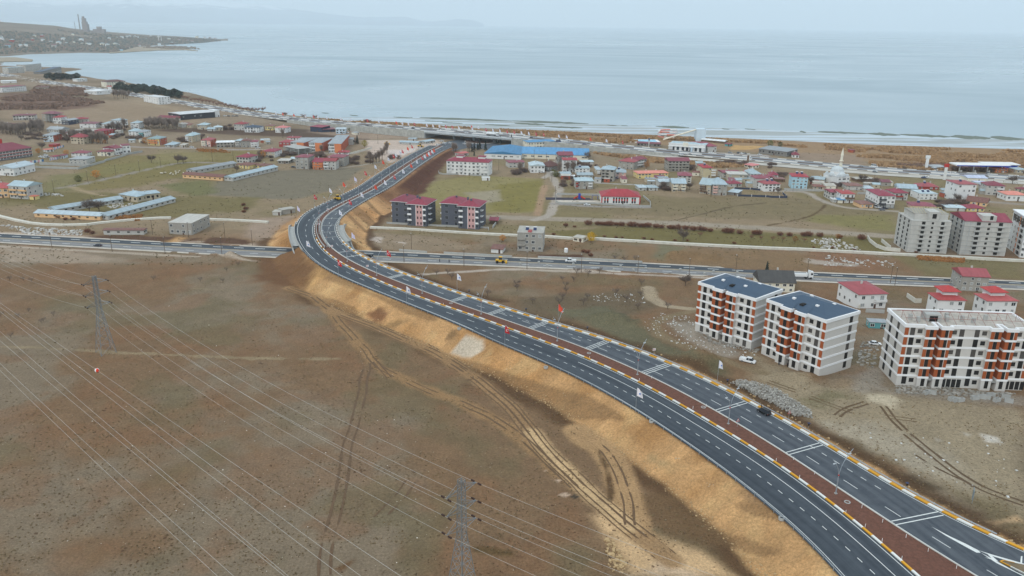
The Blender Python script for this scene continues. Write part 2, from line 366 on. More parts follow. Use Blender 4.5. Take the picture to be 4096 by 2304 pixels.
# --- roads of earth and gravel
strip([(1960,868),(2300,878),(2700,893),(3100,915),(3600,948),(4000,985)], 11, (156, 146, 128), 1.5)
strip([(2140,880),(2200,862),(2215,820),(2240,760),(2215,715),(2195,690),(2230,640)], 6, (166, 158, 144), 1)
strip([(2150,860),(2165,790),(2180,740)], 5, (166, 138, 112), 1.5, .8)
strip([(2210,815),(2350,825),(2600,830)], 5, (150, 146, 138), 1)
strip(tp('24', (0,470), (380,480), (520,560), (660,615), (850,650), (1200,670), (1330,680)), 5, (164, 156, 142), 1)
strip(tp('24', (1,820), (250,775), (450,720), (560,640), (575,610)), 1.6, (92, 74, 48), .5)
strip(tp('23', (1680,760), (1900,710), (2200,630), (2576,590)), 2, (100, 88, 66), .7)
strip(tp('21', (2576,220), (2200,190), (1900,182), (1740,200), (1240,312), (900,388), (720,425), (560,450)), 4.5, (146, 140, 130), 1)
strip(tp('21', (720,432), (860,482), (1040,520)), 3, (166, 148, 118), 1)
strip(tp('B', (0,735), (600,760), (1250,770), (2300,800), (2576,790)), 6, (158, 152, 144), 1)
strip(tp('C', (0,790), (500,830), (1200,860), (1700,880), (1900,890), (2300,770)), 5, (170, 162, 150), 1)
strip(tp('C', (1700,1170), (2100,1110), (2576,1040)), 5, (156, 148, 132), 1)
strip(tp('E', (640,960), (760,890), (800,700), (800,640)), 5, (170, 164, 152), 1)
strip(tp('E', (1700,1070), (2480,1100)), 3, (168, 166, 160), .8)
strip(tp('H', (1850,1040), (2576,1100)), 6, (150, 142, 130), 1)
# --- right plateau
patch([(2060,1190),(2600,1150),(2640,1230),(2400,1300),(2100,1260)], (112, 98, 78), 4, .9)
patch([(2200,1238),(2420,1225),(2560,1290),(2820,1430),(2960,1530),(2700,1450),(2400,1330)], (98, 99, 78), 3, .95, 5)
patch([(2440,1255),(2530,1275),(2570,1300),(2500,1300)], (74, 74, 58), 2, .9)
patch([(2780,1420),(2900,1430),(2930,1500),(2800,1480)], (80, 82, 58), 3, .9)
patch([(2690,1290),(2790,1290),(2840,1350),(2990,1410),(2900,1440),(2720,1360)], (166, 158, 146), 3, .8, 6)
patch([(2990,1400),(3300,1540),(3500,1560),(4096,1640),(4096,2100),(3800,1960),(3300,1700),(3000,1520)], (160, 146, 122), 4, .95, 6)
patch([(3300,1700),(3500,1680),(3800,1800),(3900,1950),(3600,1850)], (172, 162, 144), 5, .8, 8)
patch([(3420,1510),(3500,1480),(3560,1540),(3700,1570),(4096,1590),(4096,1625),(3600,1590),(3430,1560)], (160, 152, 140), 3, .8, 8)
patch([(3470,1580),(3560,1575),(3640,1605),(3560,1625),(3480,1600)], (206, 194, 170), 2, .9, 4)
patch([(3120,1600),(3300,1560),(3420,1590),(3300,1620)], (104, 104, 72), 3, .6, 6)
patch(tp('44', (2150,20), (2300,50), (2350,110), (2200,100)), (216, 210, 200), 1, .9, 2)
patch(tp('44', (1950,0), (2030,20), (2000,40)), (204, 198, 188), 1, .8, 2)
patch(tp('44', (1650,45), (1780,90), (1700,95)), (196, 192, 184), 1, .7, 2)
patch(tp('44', (1190,400), (1450,430), (1760,560), (1700,620), (1500,560), (1250,460)), (70, 58, 42), 2, .9, 4)
patch(tp('44', (600,30), (900,100), (1080,260), (950,250), (700,100)), (92, 76, 56), 2, .8, 4)
patch(tp('44', (1900,620), (2300,700), (2576,900), (2576,1080), (2200,930)), (110, 98, 70), 4, .7, 5)
patch(tp('44', (2190,900), (2500,860), (2530,890), (2300,940)), (206, 174, 136), 1, .9, 2)
strip(tp('33', (1370,0), (1420,120), (1560,190), (1840,215)), 6, (172, 156, 132), 1)
strip(tp('33', (1840,230), (1600,280), (1450,330), (1420,420), (1560,520), (1900,640), (2300,800), (2576,860)), 4, (140, 124, 98), 1, .9)
for o in (-.9, .9):
    strip(tp('34', (700,1290), (740,1230), (1010,1150)), .8, (94, 76, 54), .35, .95, .3, o)
    strip(tp('34', (1150,1190), (1250,1320), (1400,1449)), .8, (96, 78, 54), .35, .95, .3, o)
    strip(tp('44', (1400,20), (1700,250), (1990,480), (2200,600), (2576,720)), .9, (92, 76, 56), .35, .95, .3, o*1.2)
    strip(tp('34', (0,940), (250,1020), (480,1130), (900,1270), (1500,1330)), .6, (122, 104, 76), .4, .8, .4, o)
strip(tp('44', (1480,230), (1700,370), (1990,500)), .8, (84, 68, 50), .4, .8)
# --- embankments of the new road
sel = (X > -240) & (X < 200) & (Y > 90) & (Y < 850); xs, ys = X[sel], Y[sel]; kk = np.empty(len(xs), int); lat = np.empty(len(xs))
for i in range(0, len(xs), 20000):
    d2 = (xs[i:i+20000, None]-ST[None, ::2, 0])**2+(ys[i:i+20000, None]-ST[None, ::2, 1])**2; k = d2.argmin(1)*2; kk[i:i+20000] = k
    lat[i:i+20000] = (xs[i:i+20000]-ST[k, 0])*NL[k, 0]+(ys[i:i+20000]-ST[k, 1])*NL[k, 1]
dl, dr = lat-oL[kk], -lat-oE[kk]; wL = np.maximum(SZ[kk], .6)*1.75+1.5; jn = (n2[sel]-.5)*7+(n3[sel]-.5)*4
orange = lerp(np.tile(C_(202, 160, 112), (len(xs), 1)), C_(186, 142, 94), sstep(.4, .65, n2[sel])); orange = lerp(orange, C_(210, 174, 124), sstep(.5, .7, fbm(xs, ys, 8, 71))*.7)
ggl = vnoise(kk*2., lat*.12, 2.3, 44)*.6+vnoise(kk*2., lat*.3, 5.5, 45)*.4; orange = orange*(.8+.4*ggl)[:, None]
gash = sstep(.62, .7, vnoise(xs+ys, ys*.3, 7, 17))
orange = lerp(orange, C_(138, 108, 76), gash*.7)
def blend(w, c):
    global CO
    CO[sel] = CO[sel]+(c-CO[sel])*np.clip(w, 0, 1)[:, None]
ok = ((kk > 0) & (kk < NS-2)).astype(float)
blend(ok*sstep(-2, 0, dl)*sstep(wL+8, wL+2.5, dl+jn)*(ys < 440)*.95, np.tile(C_(100, 76, 54), (len(xs), 1)))
blend(ok*sstep(-2, 0, dl)*sstep(wL+1.5, wL-1.5, dl+jn*.5), orange)
blend(ok*sstep(430, 470, ys)*sstep(1, 3.5, dl)*sstep(wL+6, wL-1, dl+jn)*.6, np.tile(C_(150, 122, 90), (len(xs), 1)))
wR = np.maximum(SZ[kk]-4.9*(ys < 330), .8)*1.8+1.6
blend(ok*sstep(-2, 0, dr)*sstep(wR+7, wR+2, dr+jn)*.9, np.tile(C_(92, 70, 50), (len(xs), 1)))
blend(ok*sstep(-2, 0, dr)*sstep(wR+1.2, wR-1.2, dr+jn*.5), orange)
blend(ok*sstep(500, 545, ys)*sstep(-1, .5, dr)*sstep(wR+2, wR-1, dr), lerp(np.tile(C_(150, 114, 82), (len(xs), 1)), C_(124, 90, 66), sstep(.42, .6, n2[sel])))
blend(ok*sstep(540, 580, ys)*sstep(2, 4, dr)*sstep(wR+8, wR+1, dr+jn)*sstep(800, 760, ys), np.tile(C_(92, 62, 48), (len(xs), 1)))
patch([(1862,1348),(1925,1364),(1932,1400),(1885,1432),(1800,1412)], (206, 192, 172), 1, 1, 2)
patch(tp('32', (1230,205), (1350,240), (1290,340), (1180,340), (1080,260)), (128, 90, 64), 1.5, .9, 4)
patch(tp('32', (1960,400), (2040,410), (1990,520), (1860,560)), (136, 108, 76), 1.5, .9, 4)
patch(tp('32', (1420,330), (1560,330), (1420,390), (1320,370)), (146, 118, 82), 1.5, .8, 4)
patch(tp('43', (1380,260), (1600,280), (1660,340), (1480,380)), (150, 138, 104), 2, .7, 5)
patch(tp('43', (2270,600), (2400,600), (2560,740), (2400,770)), (134, 108, 82), 1.5, .9, 4)
patch(tp('22', (440,1230), (560,1200), (740,1320), (560,1449), (400,1400), (330,1280)), (206, 164, 108), 2, .5, 4)
# --- tracks on the near field
patch(tp('22', (0,1150), (330,1090), (400,1130), (600,1240), (500,1449), (0,1360)), (118, 86, 60), 4, .9, 6)
patch(tp('43', (1250,640), (1600,610), (1900,800), (2150,900), (2300,1150), (1900,1170), (1500,1050), (1300,930)), (118, 94, 68), 2, .85, 6)
patch(tp('43', (800,840), (1150,780), (1300,920), (1500,1050), (1900,1190), (2250,1449), (1200,1449), (1000,1150)), (214, 180, 138), 2.5, .95, 2.5)
patch(tp('43', (1200,1449), (1500,1300), (1750,1380), (1900,1449)), (206, 182, 156), 3, .9, 4)
T1 = tp('32', (330,0), (560,80), (760,220), (830,330), (960,480), (1080,600), (1150,700), (1250,820), (1500,920), (1700,1030), (2000,1130), (2300,1260), (2576,1430))+tp('43', (200,140), (450,380), (640,560))
strip(T1, 5, (160, 128, 92), 1.2, .9, 1.5)
T2 = tp('32', (740,215), (1150,370), (1500,520), (1750,620), (2000,760), (2200,900), (2400,1060), (2560,1180))+tp('43', (350,200), (560,400), (800,640), (1000,800), (1150,950), (1400,1100), (1600,1300))
strip(T2, 5.5, (166, 134, 98), 1.2, .9, 1.2)
T3 = tp('43', (650,0), (900,150), (1050,330), (1130,600), (1180,800), (1200,950))
strip(T3, 9, (184, 150, 110), 1.2, .95, 1.2)
strip(tp('43', (200,0), (350,190), (560,390), (800,640), (1000,800), (1180,960)), 5, (220, 188, 144), 1.6, .8, .4)
strip(tp('43', (860,180), (950,320), (985,520), (990,700)), 1.2, (86, 64, 44), .5, .9)
for o in (-1, 1):
    strip(T2, .7, (112, 84, 58), .35, .8, .4, o*1.1); strip(T1, .7, (112, 86, 60), .35, .8, .4, o*1.1); strip(T3, .7, (114, 86, 60), .35, .8, .4, o*1.2); strip(T2, .5, (122, 94, 66), .35, .7, .4, o*2.6)
    strip(tp('32', (1110,760), (1080,1000), (1010,1300), (970,1449))+tp('42', (930,80), (880,420), (800,800), (710,1100), (690,1449)), .8, (104, 80, 60), .35, .75, .8, o*1.3)
    strip(tp('42', (1560,500), (1420,680), (1230,880)), .8, (104, 80, 58), .35, .75, .6, o*1.4)
    strip(tp('32', (1200,740), (1320,860), (1370,960)), .5, (106, 76, 56), .3, .8, .4, o*.8)
    strip(tp('32', (2040,800), (2220,930), (2000,900), (1990,960), (2200,1010)), .5, (108, 84, 60), .3, .7, .4, o*.8)
strip(tp('31', (60,590), (800,620), (1000,640), (1700,672), (2576,710))+tp('32', (500,712), (1090,716)), 1.1, (156, 140, 112), .5, .75, 2.2)
strip(tp('31', (1850,0), (2576,42))+tp('32', (380,58),), 1., (146, 132, 106), .5, .6, 2.)
patch(tp('42', (760,1380), (940,1270), (1080,1250), (1010,1320), (860,1440)), (112, 84, 58), .6, .95, 1.5)
patch(tp('42', (1330,480), (1500,470), (1500,520)), (112, 84, 58), .6, .0, 1.5)
patch(tp('42', (2170,1150), (2576,1200), (2576,1240), (2200,1210)), (98, 80, 50), .8, .8, 1.5)
for q in ((340, 388, 34), (460, 490, 40), (530, 632, 56)): patch(tp('43', (q[0]-q[2], q[1]), (q[0], q[1]-q[2]*.4), (q[0]+q[2], q[1]), (q[0], q[1]+q[2]*.4)), (204, 180, 158), .4, .95, .6)
patch(tp('43', (575,655), (635,625), (690,655), (640,675)), (40, 38, 38), .4, .98, .6)
# dotted hoof prints and dung in the pasture
cell = _h(np.floor(X/1.1), np.floor(Y/1.1), 3)
hp = ((X < 60) & (Y < 330)); wh = (cell > .9)*(sstep(.5, .66, fbm(X, Y, 16, 91)))*hp
offroad = np.ones(len(X)); offroad[sel] = ((dl > wL+12) | (lat < -99)).astype(float)
HOOF = sstep(.47, .62, fbm(X, Y, 16, 91))*hp*offroad
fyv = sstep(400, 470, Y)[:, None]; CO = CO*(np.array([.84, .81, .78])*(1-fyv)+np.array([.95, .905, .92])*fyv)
# wheel ruts pressed into the soil, draped over the ground
def build_ruts():
    by = {}
    for pts, w, c, off in RUTS:
        P = np.array([near(p) for p in pts]); P = gsm(resample(P, 1.), 4) if len(P) > 2 else resample(P, 1.)
        t = np.gradient(P, axis=0); t /= np.linalg.norm(t, axis=1)[:, None]; N = np.stack([-t[:, 1], t[:, 0]], 1); P = P+N*(off+.8*(vnoise(P[:, 0], P[:, 1], 9, int(abs(off)*10)+3)-.5))[:, None]
        wv = w*.4*(.6+.9*vnoise(P[:, 0], P[:, 1], 3, 2)); wv[(vnoise(P[:, 0], P[:, 1], 6, 5) < .3)] = .02
        A, B_ = P+N*wv[:, None], P-N*wv[:, None]; za, zb = terr(A[:, 0], A[:, 1])+.07, terr(B_[:, 0], B_[:, 1])+.07
        b = by.setdefault(c, MB()); v = []
        for i in range(len(P)): v += [(A[i, 0], A[i, 1], za[i]), (B_[i, 0], B_[i, 1], zb[i])]
        b.add(v, [(2*i, 2*i+1, 2*i+3, 2*i+2) for i in range(len(P)-1)])
    for c, b in by.items(): tag(put('wheel_rut', b, mat('rut_%d_%d_%d' % c, tuple(.72*(.55*p+.45*q) for p, q in zip(srgb(*c), srgb(132, 107, 82))), var=.3, scale=1.2, rough=1.)), kind='structure')
build_ruts()
# the sheet itself
nv = len(X); me = bpy.data.meshes.new('ground'); me.vertices.add(nv); me.vertices.foreach_set('co', np.stack([X, Y, Z], 1).ravel())
ii = (np.arange(NYg-1)[:, None]*NXg+np.arange(NXg-1)[None]).ravel(); quads = np.stack([ii, ii+1, ii+NXg+1, ii+NXg], 1)
me.loops.add(quads.size); me.loops.foreach_set('vertex_index', quads.ravel()); me.polygons.add(len(quads))
me.polygons.foreach_set('loop_start', np.arange(0, quads.size, 4)); me.polygons.foreach_set('loop_total', np.full(len(quads), 4)); me.update()
me.polygons.foreach_set('use_smooth', np.ones(len(quads), bool))
ca = me.color_attributes.new('Col', 'FLOAT_COLOR', 'POINT'); ca.data.foreach_set('color', np.concatenate([CO, HOOF[:, None]], 1).ravel())
def ground_mat():
    m = bpy.data.materials.new('soil'); m.use_nodes = True; nt = m.node_tree; n = nt.nodes; L = nt.links; b = n['Principled BSDF']
    b.inputs['Roughness'].default_value = .95; b.inputs['Specular IOR Level'].default_value = .1
    at = n.new('ShaderNodeAttribute'); at.attribute_name = 'Col'; tc = n.new('ShaderNodeTexCoord')
    def noise(s, d, lo, hi, a, bb, rough=.7):
        q = n.new('ShaderNodeTexNoise'); q.inputs['Scale'].default_value = s; q.inputs['Detail'].default_value = d; q.inputs['Roughness'].default_value = rough
        L.new(tc.outputs['Object'], q.inputs['Vector']); r = n.new('ShaderNodeMapRange')
        for i, v in zip((1, 2, 3, 4), (lo, hi, a, bb)): r.inputs[i].default_value = v
        L.new(q.outputs['Fac'], r.inputs[0]); return r.outputs[0], q
    a, q1 = noise(1.5, 9, .36, .64, .6, 1.4, .85); c, q2 = noise(.12, 6, .3, .7, .86, 1.14)
    mu = n.new('ShaderNodeMath'); mu.operation = 'MULTIPLY'; L.new(a, mu.inputs[0]); L.new(c, mu.inputs[1])
    sc = n.new('ShaderNodeVectorMath'); sc.operation = 'SCALE'; L.new(at.outputs['Color'], sc.inputs[0]); L.new(mu.outputs[0], sc.inputs['Scale'])
    # tufts with a greener tint
    t, q3 = noise(.45, 5, .5, .7, 0, .12); mx = n.new('ShaderNodeMix'); mx.data_type = 'RGBA'; mx.inputs[7].default_value = (*srgb(116, 110, 84), 1)
    L.new(t, mx.inputs[0]); L.new(sc.outputs[0], mx.inputs[6])
    # small pale stones
    vo = n.new('ShaderNodeTexVoronoi'); vo.inputs['Scale'].default_value = .8; L.new(tc.outputs['Object'], vo.inputs['Vector'])
    st, q4 = noise(.16, 3, .5, .75, .03, .17); lt = n.new('ShaderNodeMath'); lt.operation = 'LESS_THAN'; L.new(vo.outputs['Distance'], lt.inputs[0]); L.new(st, lt.inputs[1])
    m2 = n.new('ShaderNodeMix'); m2.data_type = 'RGBA'; L.new(lt.outputs[0], m2.inputs[0]); L.new(mx.outputs[2], m2.inputs[6]); m2.inputs[7].default_value = (*srgb(176, 164, 142), 1)
    v3 = n.new('ShaderNodeTexVoronoi'); v3.inputs['Scale'].default_value = .62; L.new(tc.outputs['Object'], v3.inputs['Vector']); l3 = n.new('ShaderNodeMath'); l3.operation = 'LESS_THAN'; L.new(v3.outputs['Distance'], l3.inputs[0])
    t3, q5 = noise(.25, 4, .45, .62, 0, .3); g3 = n.new('ShaderNodeMath'); g3.operation = 'MULTIPLY'; L.new(t3, g3.inputs[0]); L.new(at.outputs['Alpha'], g3.inputs[1]); L.new(g3.outputs[0], l3.inputs[1])
    k3 = n.new('ShaderNodeMath'); k3.operation = 'MULTIPLY'; L.new(l3.outputs[0], k3.inputs[0]); k3.inputs[1].default_value = .75
    m3 = n.new('ShaderNodeMix'); m3.data_type = 'RGBA'; L.new(k3.outputs[0], m3.inputs[0]); L.new(m2.outputs[2], m3.inputs[6]); m3.inputs[7].default_value = (*srgb(76, 54, 38), 1)
    L.new(m3.outputs[2], b.inputs['Base Color'])
    bp = n.new('ShaderNodeBump'); bp.inputs['Strength'].default_value = .7; bp.inputs['Distance'].default_value = .35; L.new(q1.outputs['Fac'], bp.inputs['Height']); L.new(bp.outputs[0], b.inputs['Normal'])
    return m
me.materials.append(ground_mat()); tag(put('ground', me), kind='structure')
# ================================================================== WATER, FLATS, SKY, AIR, FAR LAND
def water_mat():
    m = bpy.data.materials.new('lake_water'); m.use_nodes = True; nt = m.node_tree; n = nt.nodes; L = nt.links; b = n['Principled BSDF']
    b.inputs['IOR'].default_value = 1.33
    tc = n.new('ShaderNodeTexCoord'); mp = n.new('ShaderNodeMapping'); mp.inputs['Scale'].default_value = (.0011, .0026, 1); mp.inputs['Rotation'].default_value = (0, 0, .05)
    L.new(tc.outputs['Object'], mp.inputs[0]); no = n.new('ShaderNodeTexNoise'); no.inputs['Scale'].default_value = 1; no.inputs['Detail'].default_value = 7; no.inputs['Distortion'].default_value = 1.2
    L.new(mp.outputs[0], no.inputs['Vector']); cr = n.new('ShaderNodeValToRGB'); L.new(no.outputs['Fac'], cr.inputs[0])
    cr.color_ramp.elements[0].position = .35; cr.color_ramp.elements[0].color = (.26, .345, .385, 1); cr.color_ramp.elements[1].position = .68; cr.color_ramp.elements[1].color = (.34, .42, .455, 1)
    L.new(cr.outputs[0], b.inputs['Base Color']); r = n.new('ShaderNodeMapRange'); L.new(no.outputs['Fac'], r.inputs[0])
    for i, v in zip((1, 2, 3, 4), (.35, .65, .40, .26)): r.inputs[i].default_value = v
    L.new(r.outputs[0], b.inputs['Roughness'])
    w = n.new('ShaderNodeTexNoise'); w.inputs['Scale'].default_value = .18; w.inputs['Detail'].default_value = 5; L.new(tc.outputs['Object'], w.inputs['Vector'])
    bp = n.new('ShaderNodeBump'); bp.inputs['Strength'].default_value = .14; bp.inputs['Distance'].default_value = .5; L.new(w.outputs['Fac'], bp.inputs['Height']); L.new(bp.outputs[0], b.inputs['Normal'])
    return m
b = MB(); b.add([(-29000, 500, -1), (29000, 500, -1), (29000, 38500, -1), (-29000, 38500, -1)], [(0, 1, 2, 3)])
tag(put('lake_water', b, water_mat()), kind='structure')
WLN = [(1010,440),(1167,461),(1262,468),(1421,471),(1560,468),(1700,470),(2048,482),(2354,496),(2624,506),(3072,518),(3271,528),(3549,534),(3946,550),(4096,554),(4800,580)]
def flat_mat():
    m = bpy.data.materials.new('wet_flats'); m.use_nodes = True; nt = m.node_tree; n = nt.nodes; L = nt.links; b = n['Principled BSDF']; b.inputs['Roughness'].default_value = .35
    tc = n.new('ShaderNodeTexCoord'); mp = n.new('ShaderNodeMapping'); mp.inputs['Rotation'].default_value = (0, 0, .2); mp.inputs['Scale'].default_value = (.006, .075, 1); L.new(tc.outputs['Object'], mp.inputs[0])
    no = n.new('ShaderNodeTexNoise'); no.inputs['Scale'].default_value = 1; no.inputs['Detail'].default_value = 6; no.inputs['Distortion'].default_value = .8; L.new(mp.outputs[0], no.inputs['Vector'])
    cr = n.new('ShaderNodeValToRGB'); L.new(no.outputs['Fac'], cr.inputs[0]); e = cr.color_ramp.elements
    e[0].position = .45; e[0].color = (*srgb(134, 138, 132), 1); e[1].position = .56; e[1].color = (*srgb(178, 190, 198), 1)
    L.new(cr.outputs[0], b.inputs['Base Color']); return m
fl = MB(); A_ = [un(*p, -.9) for p in WLN]; xs_ = np.linspace(A_[0][0], A_[-1][0], 90)
An = np.array(A_); Wn = WS
near_y = np.interp(xs_, Wn[8:, 0][np.argsort(Wn[8:, 0])], Wn[8:, 1][np.argsort(Wn[8:, 0])]); far_y = np.interp(xs_, An[:, 0], An[:, 1])
v = [(x, y-25, -.85) for x, y in zip(xs_, near_y)]+[(x, max(f, y)+6*math.sin(k*1.7), -.85) for k, (x, y, f) in enumerate(zip(xs_, near_y, far_y))]
fl.add(v, [(k, k+1, 91+k, 90+k) for k in range(89)]); tag(put('wet_flats', fl, flat_mat()), kind='structure')
# dark weed bars lying along the edge of the open water
bars = [(1680,470,2048,484,4),(2048,483,2354,495,3.4),(1575,468,1640,471,2.2),(1640,470,1650,470,1.6),(1400,460,1432,463,1.5),(1290,451,1315,453,1.4),(2430,500,2467,503,2),(2486,502,2512,504,1.6),(2624,505,2757,511,3.4),(3271,527,3470,534,3.6),(3470,534,3600,540,5),(3600,538,3800,547,4.5),(3800,546,3960,552,5.5),(3962,550,4096,556,5.5),(3205,524,3220,532,1.5),(2890,514,2916,518,2),(2980,515,3022,519,2),(2060,492,2180,500,3),(2180,506,2330,512,3),(1700,483,1790,487,2),(1770,490,1850,494,2),(1940,497,2040,503,2.5)]
for k, (x0, y0, x1, y1, w) in enumerate(bars):
    b = MB(); a, c = un(x0, y0, -.8), un(x1, y1, -.8); L_ = np.linalg.norm(c-a); t = (c-a)/L_; nn = np.array([-t[1], t[0], 0]); W = w*L_/max(L_, 1)*(6 if w > 2.5 else 4); n = 12; v = []
    for i in range(n+1):
        f = i/n; e = math.sin(math.pi*min(max(f, .02), .98))**.5*W/2*(.7+.6*random.random()); p = a+(c-a)*f
        v += [tuple(p-nn*e), tuple(p+np.array([0, 0, .35])), tuple(p+nn*e)]
    b.add(v, [(i*3+j, i*3+j+1, i*3+j+4, i*3+j+3) for i in range(n) for j in (0, 1)])
    tag(put('weed_bar', b, M('weed', 104, 112, 100)), 'dark weed bar in the pale shallows, %s from the left along the waterline' % ordn(k+1), 'sandbank', 'dark bars along the open water')
sx = sorted(range(len(bars)), key=lambda k: bars[k][0])
for r, k in enumerate(sx): bpy.data.objects['weed_bar' if k == 0 else 'weed_bar.%03d' % k]['label'] = 'dark weed bar in the pale shallows, %s counting from the left' % ordn(r+1)
# far mountains across the lake
SKYL = [(-400,12),(0,14),(200,26),(330,40),(520,28),(600,22),(655,10),(700,12),(740,30),(800,36),(920,28),(1024,38),(1160,48),(1260,44),(1380,60),(1500,72),(1660,70),(1720,86),(1760,86),(1840,77),(1900,82),(1935,96)]
def range_mesh(sky, D, seed, snow=False, depth=5000):
    v = []; cols = 220; rows = 14; px = np.linspace(sky[0][0], sky[-1][0], cols)
    for i, x in enumerate(px):
        ys_ = float(np.interp(x, [s[0] for s in sky], [s[1] for s in sky])); vl = 94+(x-2048)*math.tan(RHO)
        d = FW+(x-2048)/F_*RT; d = d[:2]/np.linalg.norm(d[:2]); top = max(118+(vl-ys_)/F_*D, 3)
        for j in range(rows):
            t = j/(rows-1); r = D-depth*(1-t); wob = fbm(np.array([i*1.]), np.array([j*2.]), 5, seed)[0]-.45
            z = -3+(top+3)*(t**.8)*(1+.5*wob*math.sin(math.pi*t)); v.append((d[0]*r, d[1]*r, z))
        v.append((d[0]*(D+3000), d[1]*(D+3000), -3))
    R1 = rows+1; b = MB(); b.add(v, [(i*R1+j, (i+1)*R1+j, (i+1)*R1+j+1, i*R1+j+1) for i in range(cols-1) for j in range(R1-1)]); return b
def mtn_mat():
    m = M('mountain_rock', 128, 138, 150, var=.3, scale=.0008, rough=1.); nt = m.node_tree; n = nt.nodes; L = nt.links; b = n['Principled BSDF']; src = b.inputs['Base Color'].links[0].from_socket
    ge = n.new('ShaderNodeNewGeometry'); sp = n.new('ShaderNodeSeparateXYZ'); L.new(ge.outputs['Position'], sp.inputs[0]); no = n.new('ShaderNodeTexNoise'); no.inputs['Scale'].default_value = .002; no.inputs['Detail'].default_value = 7
    L.new(ge.outputs['Position'], no.inputs['Vector']); ad = n.new('ShaderNodeMath'); ad.operation = 'MULTIPLY_ADD'; L.new(no.outputs['Fac'], ad.inputs[0]); ad.inputs[1].default_value = 900; L.new(sp.outputs['Z'], ad.inputs[2])
    r = n.new('ShaderNodeMapRange'); r.inputs[1].default_value = 1000; r.inputs[2].default_value = 1250; L.new(ad.outputs[0], r.inputs[0])
    mx = n.new('ShaderNodeMix'); mx.data_type = 'RGBA'; L.new(r.outputs[0], mx.inputs[0]); L.new(src, mx.inputs[6]); mx.inputs[7].default_value = (.85, .87, .9, 1); L.new(mx.outputs[2], b.inputs['Base Color']); return m
tag(put('mountains', range_mesh(SKYL, 34000, 5), mtn_mat()), kind='structure')
tag(put('snowy_mountains', range_mesh([(-400,-40),(0,-30),(90,-8),(200,-14),(330,4),(420,14),(520,6),(700,-2),(900,12),(1024,20),(1200,34),(1350,60),(1420,90)], 37500, 11, depth=2500), mtn_mat()), kind='structure')
tag(put('far_island', range_mesh([(3960,128),(3990,121),(4010,119),(4030,121),(4060,128)], 34000, 3, depth=1500), mtn_mat()), kind='structure')
# headland
HC = [(-500,232),(24,225),(120,217),(330,211),(457,213),(500,205),(560,187),(620,182),(811,171),(855,166),(905,163)]
HS = [(-500,84),(0,82),(60,86),(159,92),(238,97),(310,107),(457,119),(596,129),(715,135),(835,143),(890,152),(905,160)]
def headland():
    v = []; cols = 140; rows = 22
    for i, x in enumerate(np.linspace(-500, 912, cols)):
        yc = float(np.interp(x, [h[0] for h in HC], [h[1] for h in HC])); ysk = float(np.interp(x, [h[0] for h in HS], [h[1] for h in HS]))
        a = un(x, yc, -1); d = a[:2]/np.linalg.norm(a[:2]); r0 = np.linalg.norm(a[:2]); r1 = max(5000, r0+200) if x < 700 else max(5000-(x-700)*1.6, r0+150)
        vl = 94+(x-2048)*math.tan(RHO); top = max(118-(ysk-vl)/F_*r1*math.cos(TH)**0, 1.5)
        for j in range(rows):
            t = j/(rows-1); r = r0-20+(r1-r0+20)*t; p = d*r
            z = -1.6+(top+1.6)*(.25*min(t*8, 1)*.15+.97*t**1.15)+(fbm(p[:1], p[1:], 260, 8)[0]-.47)*14*min(t*3, 1)*(1-t)*2
            v.append((p[0], p[1], z))
        v.append((d[0]*(r1+900), d[1]*(r1+900), -4))
    R1 = rows+1; b = MB(); b.add(v, [(i*R1+j, (i+1)*R1+j, (i+1)*R1+j+1, i*R1+j+1) for i in range(cols-1) for j in range(R1-1)]); return b, np.array(v).reshape(cols, R1, 3)
hb, HV = headland(); o = put('headland', hb, mat('headland_soil', srgb(118, 106, 92), var=.35, scale=.006, rough=1)); tag(o, kind='structure')
for p in o.data.polygons: p.use_smooth = True
b = MB(); sp_ = [un(x, y, -.6)[:2] for x, y in ((440,214),(560,206),(636,202),(735,200),(792,204),(750,197),(728,190),(690,186),(560,188),(470,198),(430,204))]
b.poly(sp_, -1.5, 1.2); tag(put('headland_spit', b, M('spit_sand', 150, 136, 114, scale=.02)), kind='structure')
b = MB(); b.poly([un(x, y, -.6)[:2] for x, y in ((-40,232),(60,231),(132,240),(128,246),(60,247),(-40,250))], -1.5, 1.); tag(put('low_spit', b, M('spit_sand', 150, 136, 114, scale=.02)), kind='structure')
# ------------------------------------------------------------------ sky, sun, air
W = bpy.data.worlds.new('World'); SC.world = W; W.use_nodes = True; nt = W.node_tree; n = nt.nodes; L = nt.links; bg = n['Background']
SUN_EL, SUN_AZ = R_(38), R_(215)
sky = n.new('ShaderNodeTexSky'); sky.sky_type = 'NISHITA'; sky.sun_disc = False; sky.sun_elevation = SUN_EL; sky.sun_rotation = SUN_AZ; sky.dust_density = 3; sky.altitude = 1700
tc = n.new('ShaderNodeTexCoord'); mp = n.new('ShaderNodeMapping'); mp.inputs['Scale'].default_value = (1, 1, 5); L.new(tc.outputs['Generated'], mp.inputs[0])
no = n.new('ShaderNodeTexNoise'); no.inputs['Scale'].default_value = 2.2; no.inputs['Detail'].default_value = 6; L.new(mp.outputs[0], no.inputs['Vector'])
cr = n.new('ShaderNodeValToRGB'); L.new(no.outputs['Fac'], cr.inputs[0]); e = cr.color_ramp.elements
e[0].position = .3; e[0].color = (7.5, 8.9, 9.8, 1); e[1].position = .7; e[1].color = (9.4, 10.4, 11.2, 1)
mx = n.new('ShaderNodeMix'); mx.data_type = 'RGBA'; mx.inputs[0].default_value = .86; L.new(sky.outputs[0], mx.inputs[6]); L.new(cr.outputs[0], mx.inputs[7])
